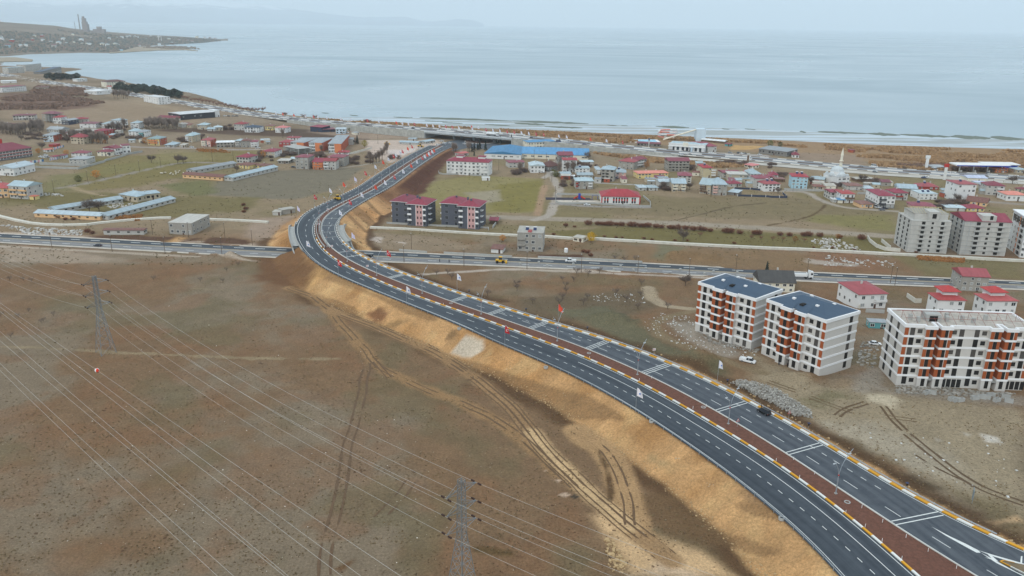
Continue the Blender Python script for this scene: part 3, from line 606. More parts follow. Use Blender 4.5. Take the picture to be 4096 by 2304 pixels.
sx_ = n.new('ShaderNodeSeparateXYZ'); L.new(tc.outputs['Generated'], sx_.inputs[0]); zr = n.new('ShaderNodeMapRange'); zr.inputs[1].default_value = 0; zr.inputs[2].default_value = 1; zr.inputs[3].default_value = .9; zr.inputs[4].default_value = 1.3; L.new(sx_.outputs['Z'], zr.inputs[0])
zs = n.new('ShaderNodeVectorMath'); zs.operation = 'SCALE'; L.new(mx.outputs[2], zs.inputs[0]); L.new(zr.outputs[0], zs.inputs['Scale']); L.new(zs.outputs[0], bg.inputs['Color']); bg.inputs['Strength'].default_value = .1
sl = bpy.data.lights.new('sun', 'SUN'); sl.energy = 1.15; sl.angle = R_(11); sl.color = (1, .95, .87); so_ = link(bpy.data.objects.new('sun', sl))
dirv = Vector((math.sin(SUN_AZ)*math.cos(SUN_EL), math.cos(SUN_AZ)*math.cos(SUN_EL), math.sin(SUN_EL))); so_.rotation_euler = dirv.to_track_quat('Z', 'Y').to_euler(); so_.location = (0, 0, 300)
b = MB(); b.box(-30000, -4000, -6, 30000, 41500, 1800); hz = b.mesh('haze'); hm = bpy.data.materials.new('haze_air'); hm.use_nodes = True; n = hm.node_tree.nodes
n.remove(n['Principled BSDF']); pv = n.new('ShaderNodeVolumePrincipled'); pv.inputs['Color'].default_value = (.86, .93, .98, 1); pv.inputs['Density'].default_value = 6.8e-5; pv.inputs['Anisotropy'].default_value = 0
hm.node_tree.links.new(pv.outputs[0], n['Material Output'].inputs['Volume']); hz.materials.append(hm); tag(put('haze', hz), kind='stuff')
SC.view_settings.view_transform = 'Standard'; SC.view_settings.look = 'None'; SC.view_settings.gamma = 1; SC.view_settings.exposure = .06
SC.cycles.max_bounces = 5; SC.cycles.diffuse_bounces = 2; SC.cycles.glossy_bounces = 2; SC.cycles.volume_bounces = 3; SC.cycles.transparent_max_bounces = 6
SC.cycles.use_denoising = True; SC.cycles.denoising_prefilter = 'ACCURATE'; SC.cycles.denoising_input_passes = 'RGB_ALBEDO_NORMAL'; SC.render.engine = 'CYCLES'
# ================================================================== ROADS
def ribbon(name, stations, lats, m, dz=0., kind='structure', uv=True, thick=None):
    """strip of road between lateral curves; lats = list of functions of s"""
    v = []; uvs = []; n = len(lats)
    for s in stations:
        for f in lats:
            l = f(s); v.append(rp(s, l, dz)); uvs.append((s, l))
    fc = [(i*n+j, i*n+j+1, (i+1)*n+j+1, (i+1)*n+j) for i in range(len(stations)-1) for j in range(n-1)]
    me = bpy.data.meshes.new(name); me.from_pydata(v, [], fc); me.materials.append(m)
    ul = me.uv_layers.new(name='UVMap')
    for lp in me.loops: ul.data[lp.index].uv = uvs[lp.vertex_index]
    o = put(name, me); 
    if kind: tag(o, kind=kind)
    return o
def asphalt(name, rgb, light):
    m = bpy.data.materials.new(name); m.use_nodes = True; nt = m.node_tree; n = nt.nodes; L = nt.links; b = n['Principled BSDF']; b.inputs['Roughness'].default_value = .75
    b.inputs['Specular IOR Level'].default_value = .35
    uv = n.new('ShaderNodeUVMap'); mp = n.new('ShaderNodeMapping'); mp.inputs['Scale'].default_value = (.012, .55, 1); L.new(uv.outputs[0], mp.inputs[0])
    no = n.new('ShaderNodeTexNoise'); no.inputs['Scale'].default_value = 1; no.inputs['Detail'].default_value = 6; L.new(mp.outputs[0], no.inputs['Vector'])
    tc = n.new('ShaderNodeTexCoord'); n2 = n.new('ShaderNodeTexNoise'); n2.inputs['Scale'].default_value = .35; n2.inputs['Detail'].default_value = 9; n2.inputs['Roughness'].default_value = .75; L.new(tc.outputs['Object'], n2.inputs['Vector'])
    ad = n.new('ShaderNodeMath'); ad.operation = 'MULTIPLY_ADD'; L.new(n2.outputs['Fac'], ad.inputs[0]); ad.inputs[1].default_value = .6; L.new(no.outputs['Fac'], ad.inputs[2])
    cr = n.new('ShaderNodeValToRGB'); L.new(ad.outputs[0], cr.inputs[0]); e = cr.color_ramp.elements; e[0].position = .6; e[0].color = (*rgb, 1); e[1].position = .95; e[1].color = (*light, 1)
    L.new(cr.outputs[0], b.inputs['Base Color']); return m
ASN = asphalt('new_asphalt', srgb(46, 53, 61), srgb(68, 75, 82)); ASN2 = asphalt('worn_asphalt', srgb(56, 63, 71), srgb(84, 89, 95)); ASG = asphalt('dusty_asphalt', srgb(96, 98, 102), srgb(138, 135, 132))
STN = list(np.arange(0, SA[-1], 3.))
fL = lambda s: so(oL, s); fM = lambda s: -so(oM, s); fE = lambda s: -so(oE, s)
ribbon('road_carriageway', STN, [lambda s: fL(s)+.9, lambda s: fL(s)*.5, lambda s: .0], ASN, .0)
ribbon('road_carriageway', STN, [lambda s: fM(s), lambda s: (fM(s)+fE(s))/2, lambda s: fE(s)-.3], ASN2, .0)
med = ribbon('median_strip', STN, [lambda s: -.2, lambda s: fM(s)*.5, lambda s: fM(s)+.2], mat('median_gravel', srgb(104, 70, 57), var=.35, scale=1.3, rough=1., bump=.6), .16)
WHT = M('road_paint', 216, 218, 214, rough=.6, var=.12, scale=1.5); YEL = M('yellow_paint', 222, 160, 30, rough=.6, var=.1)
def kerb_mat(name, c1, c2, per):
    m = bpy.data.materials.new(name); m.use_nodes = True; nt = m.node_tree; n = nt.nodes; L = nt.links; b = n['Principled BSDF']; b.inputs['Roughness'].default_value = .7
    uv = n.new('ShaderNodeUVMap'); sp = n.new('ShaderNodeSeparateXYZ'); L.new(uv.outputs[0], sp.inputs[0]); d = n.new('ShaderNodeMath'); d.operation = 'DIVIDE'; d.inputs[1].default_value = per; L.new(sp.outputs[0], d.inputs[0])
    f = n.new('ShaderNodeMath'); f.operation = 'FRACT'; L.new(d.outputs[0], f.inputs[0]); g = n.new('ShaderNodeMath'); g.operation = 'GREATER_THAN'; g.inputs[1].default_value = .5; L.new(f.outputs[0], g.inputs[0])
    mx = n.new('ShaderNodeMix'); mx.data_type = 'RGBA'; L.new(g.outputs[0], mx.inputs[0]); mx.inputs[6].default_value = (*c1, 1); mx.inputs[7].default_value = (*c2, 1)
    no = n.new('ShaderNodeTexNoise'); no.inputs['Scale'].default_value = 2.5; no.inputs['Detail'].default_value = 6; r = n.new('ShaderNodeMapRange'); r.inputs[3].default_value = .75; r.inputs[4].default_value = 1.15; L.new(no.outputs['Fac'], r.inputs[0])
    sc = n.new('ShaderNodeVectorMath'); sc.operation = 'SCALE'; L.new(mx.outputs[2], sc.inputs[0]); L.new(r.outputs[0], sc.inputs['Scale']); L.new(sc.outputs[0], b.inputs['Base Color']); return m
KY = kerb_mat('kerb_yellow_white', srgb(216, 154, 26), srgb(226, 226, 220), 6.4); KC = M('kerb_concrete', 196, 194, 186)
KB = kerb_mat('kerb_black_white', srgb(112, 100, 92), srgb(224, 222, 214), 4.)
def kerb(name, s0, s1, lat, w, h, m, lab=None, step=1.6):
    st = list(np.arange(s0, s1, step)); v = []; uvs = []
    for s in st:
        l = lat(s)
        for a, dz in ((-w/2, -.1), (-w/2, h), (w/2, h), (w/2, -.1)): v.append(rp(s, l+a, dz)); uvs.append((s, a))
    f = [(i*4+j, (i+1)*4+j, (i+1)*4+j+1, i*4+j+1) for i in range(len(st)-1) for j in range(3)]
    me = bpy.data.meshes.new(name); me.from_pydata(v, [], f); me.materials.append(m); ul = me.uv_layers.new(name='UVMap')
    for lp in me.loops: ul.data[lp.index].uv = uvs[lp.vertex_index]
    return tag(put(name, me), kind='structure')
SB = s_at(455); S3 = s_at(800)
kerb('kerb', 0, SB-40, lambda s: -.05, .55, .3, KY); kerb('kerb', SB-40, S3, lambda s: -.05, .45, .28, KB)
kerb('kerb', 0, S3, lambda s: fM(s)-.05, .3, .26, KC)
kerb('kerb', 0, SB-50, lambda s: fE(s)-.1, .75, .32, KY); kerb('kerb', SB-50, S3+10, lambda s: fE(s)-.1, .5, .28, KB)
kerb('kerb', SB-10, S3, lambda s: fL(s)+.55, .5, .28, KB)
def line(s0, s1, lat, w=.2, m=WHT, step=3., name='road_marking'):
    return ribbon(name, list(np.arange(s0, s1, step))+[s1], [lambda s: lat(s)+w/2, lambda s: lat(s)-w/2], m, .012)
def dashes(s0, s1, lat, on, per, w=.2):
    v = []; f = []; s = s0
    while s < s1:
        for a, c in ((s, w/2), (s, -w/2), (s+on, -w/2), (s+on, w/2)): v.append(rp(a, lat(a)+c, .012))
        k = len(v)-4; f.append((k, k+1, k+2, k+3)); s += per
    me = bpy.data.meshes.new('road_marking'); me.from_pydata(v, [], f); me.materials.append(WHT); return tag(put('road_marking', me), kind='structure')
sN = s_at(258); sT = s_at(292)
line(0, S3, lambda s: .95); line(sT, S3, lambda s: fL(s)-.55); line(0, sN, lambda s: 4.7); dashes(sN+6, S3, lambda s: min(4.7, fL(s)*.5), 4, 12)
dashes(0, sT, lambda s: min(8.6, fL(s)-1.2), 1.7, 4.2); line(0, sT, lambda s: fL(s)-.3, .16)
line(0, S3, lambda s: fM(s)-.55); line(0, S3, lambda s: fE(s)+.8); dashes(0, S3, lambda s: fM(s)-4.4, 4.4, 12.5)
dashes(s_at(196), s_at(296), lambda s: fE(s)+4.6 if True else 0, 1.7, 4.2)
dashes(s_at(172), s_at(196), lambda s: fE(s)+4.6, 1.7, 4.2)
def s_px(p):
    q = unr(p); return float(SA[int(np.argmin((ST[:, 0]-q[0])**2+(ST[:, 1]-q[1])**2))])
def hline(s, gap, w, m):
    v = []; f = []
    for g in gap:
        a, c = fM(s)-.7, fE(s)+1.
        for ss, l in ((s+g-w/2, a), (s+g+w/2, a), (s+g+w/2, c), (s+g-w/2, c)): v.append(rp(ss, l, .016))
        k = len(v)-4; f.append((k, k+1, k+2, k+3))
    me = bpy.data.meshes.new('rumble_lines'); me.from_pydata(v, [], f); me.materials.append(m); tag(put('rumble_lines', me), kind='structure')
for p, g in ((T('44', 1400, 880), (-.7, .7)), (T('44', 340, 160), (-.6, .6)), (T('33', 2190, 1190), (-.6, .6)), (T('33', 1440, 815), (-1, 0, 1)), (T('33', 850, 580), (-1, 0, 1)), (T('33', 260, 385), (-1, 0, 1)), (T('32', 2400, 245), (-1, 0, 1)), (T('32', 2010, 110), (-1, 0, 1)), (T('22', 1360, 1340), (-1.2, -.4, .4, 1.2)), (T('22', 950, 1135), (-.4, .4)), (T('22', 870, 1090), (-.4, .4))):
    hline(s_px(p), g, .28, WHT)
PAL = M('pale_paint', 150, 152, 148, rough=.7)
for y in ((750, 940), (740, 885), (750, 815), (780, 745), (850, 685), (930, 628), (1080, 545), (1150, 500), (1260, 425), (1350, 375), (1440, 320), (1510, 280), (1570, 245), (1620, 215), (1660, 190)): hline(s_px(T('22', *y)), (-.3, .3), .4, PAL)
# gore markings and the little island where the slip road leaves
def decal(name, pts, m, dz=.02):
    b = MB(); P = [unr(p) for p in pts]; b.add([(p[0], p[1], rz_of(p[1])+dz) for p in P], [tuple(range(len(P)))]); return tag(put(name, b, m), kind='structure')
decal('road_marking', tp('44', (1640, 950), (1830, 1050), (2000, 1130), (2115, 1190), (2140, 1215), (2100, 1215), (1960, 1140), (1800, 1050)), WHT)
decal('road_marking', tp('44', (2115, 1190), (2260, 1235), (2576, 1325), (2576, 1345), (2260, 1250)), WHT)
decal('road_marking', tp('44', (2140, 1215), (2300, 1300), (2500, 1410), (2576, 1445), (2576, 1455), (2300, 1320)), WHT)
decal('road_marking', tp('44', (2205, 1225), (2240, 1235), (2320, 1305), (2180, 1262), (2250, 1275)), WHT, .03)
decal('road_marking', tp('44', (2545, 1250), (2560, 1250), (2556, 1340), (2536, 1336)), WHT, .03)
isl = tp('44', (2330, 1310), (2360, 1300), (2576, 1345), (2750, 1400), (2750, 1520), (2450, 1370))
P = [unr(p) for p in isl]; b = MB(); b.poly([(p[0], p[1]) for p in P][::-1], 6.1, 6.55); tag(put('traffic_island', b, M('island_soil', 120, 104, 82, var=.3)), kind='structure')
v = []; uvs = []; f = []; d = 0
for k in range(len(P)+1):
    p = P[k % len(P)]; q = P[(k-1) % len(P)]; d += np.hypot(p[0]-q[0], p[1]-q[1]) if k else 0
    c = np.mean([x[:2] for x in P], 0); i = p[:2]+(c-p[:2])*.1
    v += [(p[0], p[1], 6.1), (p[0], p[1], 6.68), (i[0], i[1], 6.68)]; uvs += [(d, 0), (d, 0), (d, 1)]
    if k: f += [(3*k-3+j, 3*k+j, 3*k+j+1, 3*k-2+j) for j in (0, 1)]
me = bpy.data.meshes.new('kerb'); me.from_pydata(v, [], f); me.materials.append(KY); ul = me.uv_layers.new(name='UVMap')
for lp in me.loops: ul.data[lp.index].uv = uvs[lp.vertex_index]
tag(put('kerb', me), kind='structure')
# slip road surface
b = MB(); P = [unr(p) for p in tp('44', (1560, 830), (2000, 1050), (2576, 1240), (3000, 1330), (3000, 1700), (2600, 1449), (2300, 1310), (2000, 1180), (1700, 1010))]
b.add([(p[0], p[1], rz_of(p[1])-.012) for p in P], [tuple(range(len(P)))]); tag(put('slip_road', b, ASN2), kind='structure')
# ------------------------------------------------------------------ guard rails
STEEL = M('galvanised_steel', 168, 176, 182, rough=.45, metal=.5, var=.08); 
def rail(name, s0, s1, lat, label, post_every=4., step=4.):
    root = empty(name, rp(s0, lat(s0))); tag(root, label, 'guard rail', 'guard rails of the new road'); st = list(np.arange(s0, s1, step)); ox = np.array(rp(s0, lat(s0)))
    prof = ((0, .42), (.07, .47), (.02, .56), (.07, .65), (0, .74)); b = MB(); v = []
    for s in st:
        for a, z in prof: v.append(np.array(rp(s, lat(s)-math.copysign(a, lat(s)), z))-ox)
    b.add(v, [(i*5+j, (i+1)*5+j, (i+1)*5+j+1, i*5+j+1) for i in range(len(st)-1) for j in range(4)]); put('rail', b, STEEL, root)
    pm = MB().box(-.06, -.06, -.5, .06, .06, .78).mesh('post', STEEL); pos = list(np.arange(s0+1, s1, post_every))
    for s in pos[:98]: put('post', pm, None, root, np.array(rp(s, lat(s)+math.copysign(.12, lat(s))))-ox)
    if len(pos) > 98:
        b = MB()
        for s in pos[98:]:
            q = np.array(rp(s, lat(s)+math.copysign(.12, lat(s))))-ox; b.box(q[0]-.06, q[1]-.06, q[2]-.5, q[0]+.06, q[1]+.06, q[2]+.78)
        tag(put('far_post', b, STEEL, root), kind='stuff')
rail('guard_rail', s_at(140), s_at(408), lambda s: fL(s)+.75, 'long steel guard rail along the top of the orange embankment')
rail('guard_rail', s_at(150), s_at(408), lambda s: fE(s)-.85, 'steel guard rail behind the yellow and white outer kerb on the village side')
rail('guard_rail', s_at(436), s_at(790), lambda s: fE(s)-.6, 'steel guard rail along the far stretch above the dark red slope')
# ------------------------------------------------------------------ underpass
CON = M('concrete', 168, 168, 164, var=.14, scale=.5); COND = M('old_concrete', 140, 138, 132, var=.2, scale=.4)
br = empty('road_bridge', rp(s_at(424), 0, -8)); tag(br, 'concrete bridge carrying the new road over the lower road', 'bridge'); ob = np.array(br.location)
sa, sb = s_at(402), s_at(441); v = []; st = list(np.linspace(sa, sb, 12)); b = MB()
for s in st:
    for l, dz in ((fL(s)+4.4, -.05), (fE(s)-4.4, -.05), (fE(s)-4.4, -1.3), (fL(s)+4.4, -1.3)): v.append(np.array(rp(s, l, dz))-ob)
b.add(v, [(i*4+j, (i+1)*4+j, (i+1)*4+(j+1) % 4, i*4+(j+1) % 4) for i in range(11) for j in range(4)]); put('deck', b, CON, br)
for s, dx in ((sa+1.5, -1), (sb-1.5, 1)):
    b = MB(); a, c = np.array(rp(s, fL(s)+4.4))-ob, np.array(rp(s, fE(s)-4.4))-ob; u = (c-a)/np.linalg.norm(c-a); w = np.array([-u[1], u[0], 0])*.5
    b.poly([tuple((a-w)[:2]), tuple((c-w)[:2]), tuple((c+w)[:2]), tuple((a+w)[:2])], -1.5, a[2]-.9); put('abutment', b, CON, br)
    for lf in (lambda q: fL(q)+4.3, lambda q: fE(q)-4.3):
        b = MB(); v = []
        for i in range(8):
            q = s+dx*i*2.4; p = np.array(rp(q, lf(q)))-ob; n_ = np.array([*NL[int(q/2)], 0])*.25; zt = (p[2]+.3-(i/7)**1.3*3.2) if dx > 0 else p[2]+.25-(i/7)**.5*4.4
            v += [tuple(p-n_+[0, 0, -9]), (*(p-n_)[:2], zt), (*(p+n_)[:2], zt), tuple(p+n_+[0, 0, -9])]
        b.add(v, [(i*4+j, i*4+4+j, i*4+4+(j+1) % 4, i*4+(j+1) % 4) for i in range(7) for j in range(4)]+[(0, 1, 2, 3), (31, 30, 29, 28)]); put('wing_wall', b, CON, br)
for lat_, lab in ((lambda s: fL(s)+4.2, 'l'), (lambda s: fE(s)-4.2, 'r'), (lambda s: fL(s)+1.1, 'p'), (lambda s: fE(s)-1.1, 'q'), (lambda s: fM(s)*.3, 'm'), (lambda s: fM(s)*.8, 'n')):
    b = MB(); v = []; s2 = list(np.linspace(sa, sb, 16)) if lab in 'lr' else list(np.linspace(sa-10, sb+8, 16))
    for s in s2:
        for a, dz in ((-.15, -.2), (-.15, .95), (.15, .95), (.15, -.2)): v.append(np.array(rp(s, lat_(s)+a, dz))-ob)
    b.add(v, [(i*4+j, (i+1)*4+j, (i+1)*4+(j+1) % 4, i*4+(j+1) % 4) for i in range(15) for j in range(4)]+[(0, 1, 2, 3), (60, 63, 62, 61)]); put('parapet', b, CON, br)
# ------------------------------------------------------------------ lower road
def sheet(name, A, B, m, z):
    n_ = min(len(A), len(B)); ia = np.linspace(0, len(A)-1, 160).astype(int); ib = np.linspace(0, len(B)-1, 160).astype(int); v = []; uvs = []
    for k, (i, j) in enumerate(zip(ia, ib)): v += [(*A[i], z), (*B[j], z)]; uvs += [(A[i][0], 0), (A[i][0], 7)]
    me = bpy.data.meshes.new(name); me.from_pydata(v, [], [(2*k, 2*k+1, 2*k+3, 2*k+2) for k in range(159)]); me.materials.append(m); ul = me.uv_layers.new(name='UVMap')
    for lp in me.loops: ul.data[lp.index].uv = uvs[lp.vertex_index]
    return tag(put(name, me), kind='structure')
xg = np.linspace(-330, 330, 160)
def curve(P, dy=0): return np.stack([xg, lr_y(P, xg)+dy], 1)
sheet('lower_road', curve(WM, 1.), curve(WT), ASN, .12); sheet('lower_road', curve(WB), curve(WM, -1.), ASG, .12)
sheet('lower_road_verge', curve(WM, -1.), curve(WM, 1.), M('verge_dust', 150, 140, 122, var=.25), .1)
sheet('pavement', curve(WB, -2.2), curve(WB), M('pale_pavement', 188, 178, 164, var=.25, scale=.3), .1); sheet('pavement', curve(WT), curve(WT, 2), M('pale_pavement', 188, 178, 164), .1)
def dash_xy(yf, per, on, z=.14, w=.3):
    v = []; f = []; x = -320.
    while x < 320:
        k = len(v); y0, y1 = yf(x), yf(x+on); v += [(x, y0-w, z), (x+on, y1-w, z), (x+on, y1+w, z), (x, y0+w, z)]; f.append((k, k+1, k+2, k+3)); x += per
    me = bpy.data.meshes.new('road_marking'); me.from_pydata(v, [], f); me.materials.append(WHT); tag(put('road_marking', me), kind='structure')
dash_xy(lambda x: float((lr_y(WT, x)+lr_y(WM, x))/2+.5), 12, 5.5); dash_xy(lambda x: float((lr_y(WB, x)+lr_y(WM, x))/2-.5), 12, 4.5, .14, .2)
# ------------------------------------------------------------------ coast highway
HWY = [(-400,262,0),(0,297,0),(159,326,0),(338,350,0),(457,367,0),(556,383,0),(676,402,0),(795,424,0),(914,441,0),(1024,459,.3),(1167,476,1.5),(1302,489,4),(1450,499,6.3),(1580,508,6.6),(1700,518,6.6),(1819,529,6.6),(2048,546,6.6),(2286,568,5.6),(2450,585,3.6),(2620,604,1.2),(2780,618,.2),(2962,630,0),(3310,662,0),(3549,684,0),(3788,697,0),(4096,715,0),(4700,750,0)]
HW = np.array([[*un(x, y, z)[:2], z] if z > .1 else [*(G(x, y))[:2], max(G(x, y)[2], 0)] for x, y, z in HWY]); HW = resample(HW, 8.); HW = gsm(HW, 5)
ht = np.gradient(HW[:, :2], axis=0); ht /= np.linalg.norm(ht, axis=1)[:, None]; hn = np.stack([-ht[:, 1], ht[:, 0]], 1)
def hwy(name, a, b, m, dz, i0=0, i1=None, kind='structure'):
    i1 = i1 or len(HW); v = []; uvs = []
    for k in range(i0, i1):
        for l in (a, b): v.append((HW[k, 0]+hn[k, 0]*l, HW[k, 1]+hn[k, 1]*l, HW[k, 2]+dz)); uvs.append((k*8., l))
    me = bpy.data.meshes.new(name); me.from_pydata(v, [], [(2*k, 2*k+1, 2*k+3, 2*k+2) for k in range(i1-i0-1)]); me.materials.append(m); ul = me.uv_layers.new(name='UVMap')
    for lp in me.loops: ul.data[lp.index].uv = uvs[lp.vertex_index]
    return tag(put(name, me), kind=kind)
HA = asphalt('highway_asphalt', srgb(112, 116, 120), srgb(150, 152, 154)); VER = M('pale_verge', 176, 168, 156, var=.2, scale=.1)
hwy('highway_shoulder', -17, 17, VER, .22); hwy('highway', 1.3, 11.5, HA, .28); hwy('highway', -11.5, -1.3, HA, .28); hwy('highway_median', -1.3, 1.3, M('median_soil', 120, 92, 80, var=.3, scale=.1), .34)
def hkerb(l, per, w=.7, h=.7):
    v = []; uvs = []
    for k in range(len(HW)):
        for a, dz in ((-w/2, .2), (-w/2, h), (w/2, h), (w/2, .2)): v.append((HW[k, 0]+hn[k, 0]*(l+a), HW[k, 1]+hn[k, 1]*(l+a), HW[k, 2]+dz)); uvs.append((k*8., a))
    me = bpy.data.meshes.new('kerb'); me.from_pydata(v, [], [(k*4+j, k*4+4+j, k*4+5+j, k*4+1+j) for k in range(len(HW)-1) for j in range(3)]); me.materials.append(kerb_mat('hk', srgb(110, 96, 88), srgb(226, 224, 218), per)); ul = me.uv_layers.new(name='UVMap')
    for lp in me.loops: ul.data[lp.index].uv = uvs[lp.vertex_index]
    tag(put('kerb', me), kind='structure')
hkerb(-1.5, 44, 1.); hkerb(1.5, 44, .9); hkerb(-12, 16, .6); hkerb(12, 16, .6)
ihx = lambda px: int(np.argmin([abs(pj(p)[0]-px) for p in HW]))
i_a, i_b, i_c, i_d = ihx(1200), ihx(1728), ihx(2085), ihx(2720)
STONE = mat('stone_wall', srgb(166, 166, 160), var=.35, scale=.35, rough=.95)
def rwall(i0, i1, label):
    b = MB(); v = []
    for k in range(i0, i1+1):
        for l, z in ((-17.4, -.6), (-17.4, HW[k, 2]+1.1), (-16.6, HW[k, 2]+1.1), (-16.6, -.6)): v.append((HW[k, 0]+hn[k, 0]*l, HW[k, 1]+hn[k, 1]*l, z))
    n_ = i1-i0; b.add(v, [(k*4+j, k*4+4+j, k*4+5+j, k*4+1+j) for k in range(n_) for j in range(3)]+[(0, 1, 2, 3), (n_*4, n_*4+3, n_*4+2, n_*4+1)])
    tag(put('retaining_wall', b, STONE), label, 'retaining wall')
rwall(i_a, i_b, 'long grey stone retaining wall below the coast highway, left of its bridge'); rwall(i_c, i_d, 'low grey retaining wall below the coast highway, right of its bridge')
# fill of the raised highway
def fill(i0, i1):
    b = MB(); v = []
    for k in range(i0, i1+1):
        for l, z in ((-16.5, -1), (-16.5, HW[k, 2]+.15), (16.5, HW[k, 2]+.15), (30, -1)): v.append((HW[k, 0]+hn[k, 0]*l, HW[k, 1]+hn[k, 1]*l, z))
    n_ = i1-i0; b.add(v, [(k*4+j, k*4+4+j, k*4+5+j, k*4+1+j) for k in range(n_) for j in range(3)]+[(0, 1, 2, 3), (n_*4, n_*4+3, n_*4+2, n_*4+1)]); tag(put('highway_embankment', b, M('fill_soil', 140, 124, 100, var=.25, scale=.1)), kind='structure')
fill(i_a, i_b); fill(i_c, i_d)
hb_ = empty('highway_bridge', (*HW[i_b][:2], 0)); tag(hb_, 'long grey flyover of the coast highway above the roundabout', 'bridge'); oh = np.array([*HW[i_b][:2], 0])
b = MB(); v = []
for k in range(i_b, i_c+1):
    for l, z in ((-17.2, 1.1), (17.2, 1.1), (17.2, -1.1), (-17.2, -1.1)):
        if z > 0: z = .1
        v.append((HW[k, 0]+hn[k, 0]*l-oh[0], HW[k, 1]+hn[k, 1]*l-oh[1], HW[k, 2]+z))
n_ = i_c-i_b; b.add(v, [(k*4+j, k*4+4+j, k*4+4+(j+1) % 4, k*4+(j+1) % 4) for k in range(n_) for j in range(4)]); put('deck', b, M('girder_grey', 178, 184, 186), hb_)
for l in (-17, 17):
    b = MB(); v = []
    for k in range(i_b, i_c+1):
        for a, z in ((-.2, -.6), (-.2, 1.3), (.2, 1.3), (.2, -.6)): v.append((HW[k, 0]+hn[k, 0]*(l+a)-oh[0], HW[k, 1]+hn[k, 1]*(l+a)-oh[1], HW[k, 2]+z))
    b.add(v, [(k*4+j, k*4+4+j, k*4+4+(j+1) % 4, k*4+(j+1) % 4) for k in range(n_) for j in range(4)]); put('parapet', b, M('parapet_grey', 196, 202, 204), hb_)
for t in (.36, .6, .84):
    k = int(i_b+n_*t)
    for l in (-8, 8):
        q = HW[k, :2]+hn[k]*l-oh[:2]; b = MB(); b.lathe([(1.5, -.5), (1.5, 3), (2.6, HW[k, 2]-1.)], 8); put('pier', b, M('pier_grey', 146, 152, 152), hb_, (q[0], q[1], 0))
for k in (i_b, i_c):
    q = HW[k, :2]-oh[:2]; b = MB(); b.box(-.8, -16.6, -.5, .8, 16.6, HW[k, 2]-.9); put('abutment', b, M('girder_grey', 178, 184, 186), hb_, (q[0], q[1], 0), math.atan2(ht[k, 1], ht[k, 0]))
# roundabout and approach below the flyover
b = MB(); P = [un(x, y, .2) for x, y in ((1730,590),(1790,566),(1870,552),(2000,560),(2110,575),(2130,590),(2000,600),(1920,595),(1870,592),(1800,606),(1755,625),(1700,640),(1690,610))]
b.add([tuple(p) for p in P], [tuple(range(len(P)))][::1]); tag(put('roundabout_road', b, ASN2), kind='structure')
c = un(1925, 565, .3); b = MB(); b.lathe([(17, -.2), (17, .25), (16.2, .3), (0.1, .5)], 28); tag(put('roundabout_island', b, M('dark_soil', 78, 56, 48, var=.3), None, (c[0], c[1], .2)), kind='structure')
b = MB(); b.lathe([(17.6, -.2), (17.6, .32), (17., .32), (17., -.2)], 36); tag(put('kerb', b, M('kerb_concrete', 196, 194, 186), None, (c[0], c[1], .22)), kind='structure')
# service road right of the highway
P = [un(x, y, .2) for x, y in ((2560,618),(2760,640),(2962,654),(3180,672),(3310,684),(3549,703),(3800,718),(4096,737),(4400,755))]; P2 = [un(x, y, .2) for x, y in ((2560,611),(2760,631),(2962,645),(3180,662),(3310,674),(3549,694),(3800,709),(4096,727),(4400,745))]
b = MB(); b.add([tuple(p) for p in P+P2], [(k, k+1, 10+k, 9+k) for k in range(8)]); tag(put('service_road', b, M('pale_track', 182, 176, 166, var=.15, scale=.1)), kind='structure')
# ================================================================== BUILDINGS
GLASS = M('window_glass', 44, 50, 58, rough=.15, var=.3, spec=.5); FRAME = M('window_frame', 214, 214, 210, rough=.5, var=.05); HOLE = M('dark_opening', 34, 32, 30, rough=.9, var=.2)
PAN = M('solar_panel', 40, 52, 86, rough=.2); TANK = M('tank_white', 222, 224, 224, rough=.4)
WALLC = dict(white=(222, 222, 220), cream=(224, 218, 200), grey=(158, 154, 146), dgrey=(128, 126, 122), lgrey=(186, 184, 178), beige=(186, 174, 152), tan=(192, 180, 148), yellow=(222, 202, 138), orange=(214, 132, 88), peach=(226, 186, 140), pink=(224, 182, 170), red=(160, 62, 54), brick=(170, 90, 66), blue=(168, 204, 218), pblue=(196, 212, 222), navy=(58, 66, 84), black=(58, 60, 66), brown=(112, 90, 72), teal=(92, 156, 160))
ROOFC = dict(maroon=(142, 52, 70), red=(160, 50, 58), scar=(180, 54, 52), wine=(132, 66, 78), pale=(166, 186, 192), lblue=(160, 178, 186), grey=(150, 156, 160), rust=(132, 82, 68), orange=(222, 112, 84), slab=(178, 172, 160), blue=(38, 130, 180), rblue=(84, 144, 188), dblue=(62, 82, 104), brown=(104, 62, 54), white=(214, 216, 216), lilac=(170, 180, 206), pink=(206, 96, 92), teal=(116, 146, 150), black=(70, 68, 66))
def wallm(k):
    if k in ('grey', 'dgrey', 'lgrey'): return mat('wall_'+k, srgb(*WALLC[k]), var=.16, scale=.35, rough=.92)
    return mat('wall_'+k, srgb(*WALLC[k]), var=.07, scale=.25, rough=.85)
def roofm(k):
    t = random.choice((0, 1, 2)); c = srgb(*ROOFC[k]); g = sum(c)/3; c = tuple((v*(.92, .8, .68)[t]+g*(.08, .2, .32)[t])*(1., .88, 1.12)[t] for v in c)
    return mat('roof_%s_%d' % (k, t), c, var=.22 if k != 'rust' else .5, scale=.4 if k != 'rust' else .9, rough=.6, streak=(1.2, .25, 1) if k != 'rust' else (2.5, .25, 1))
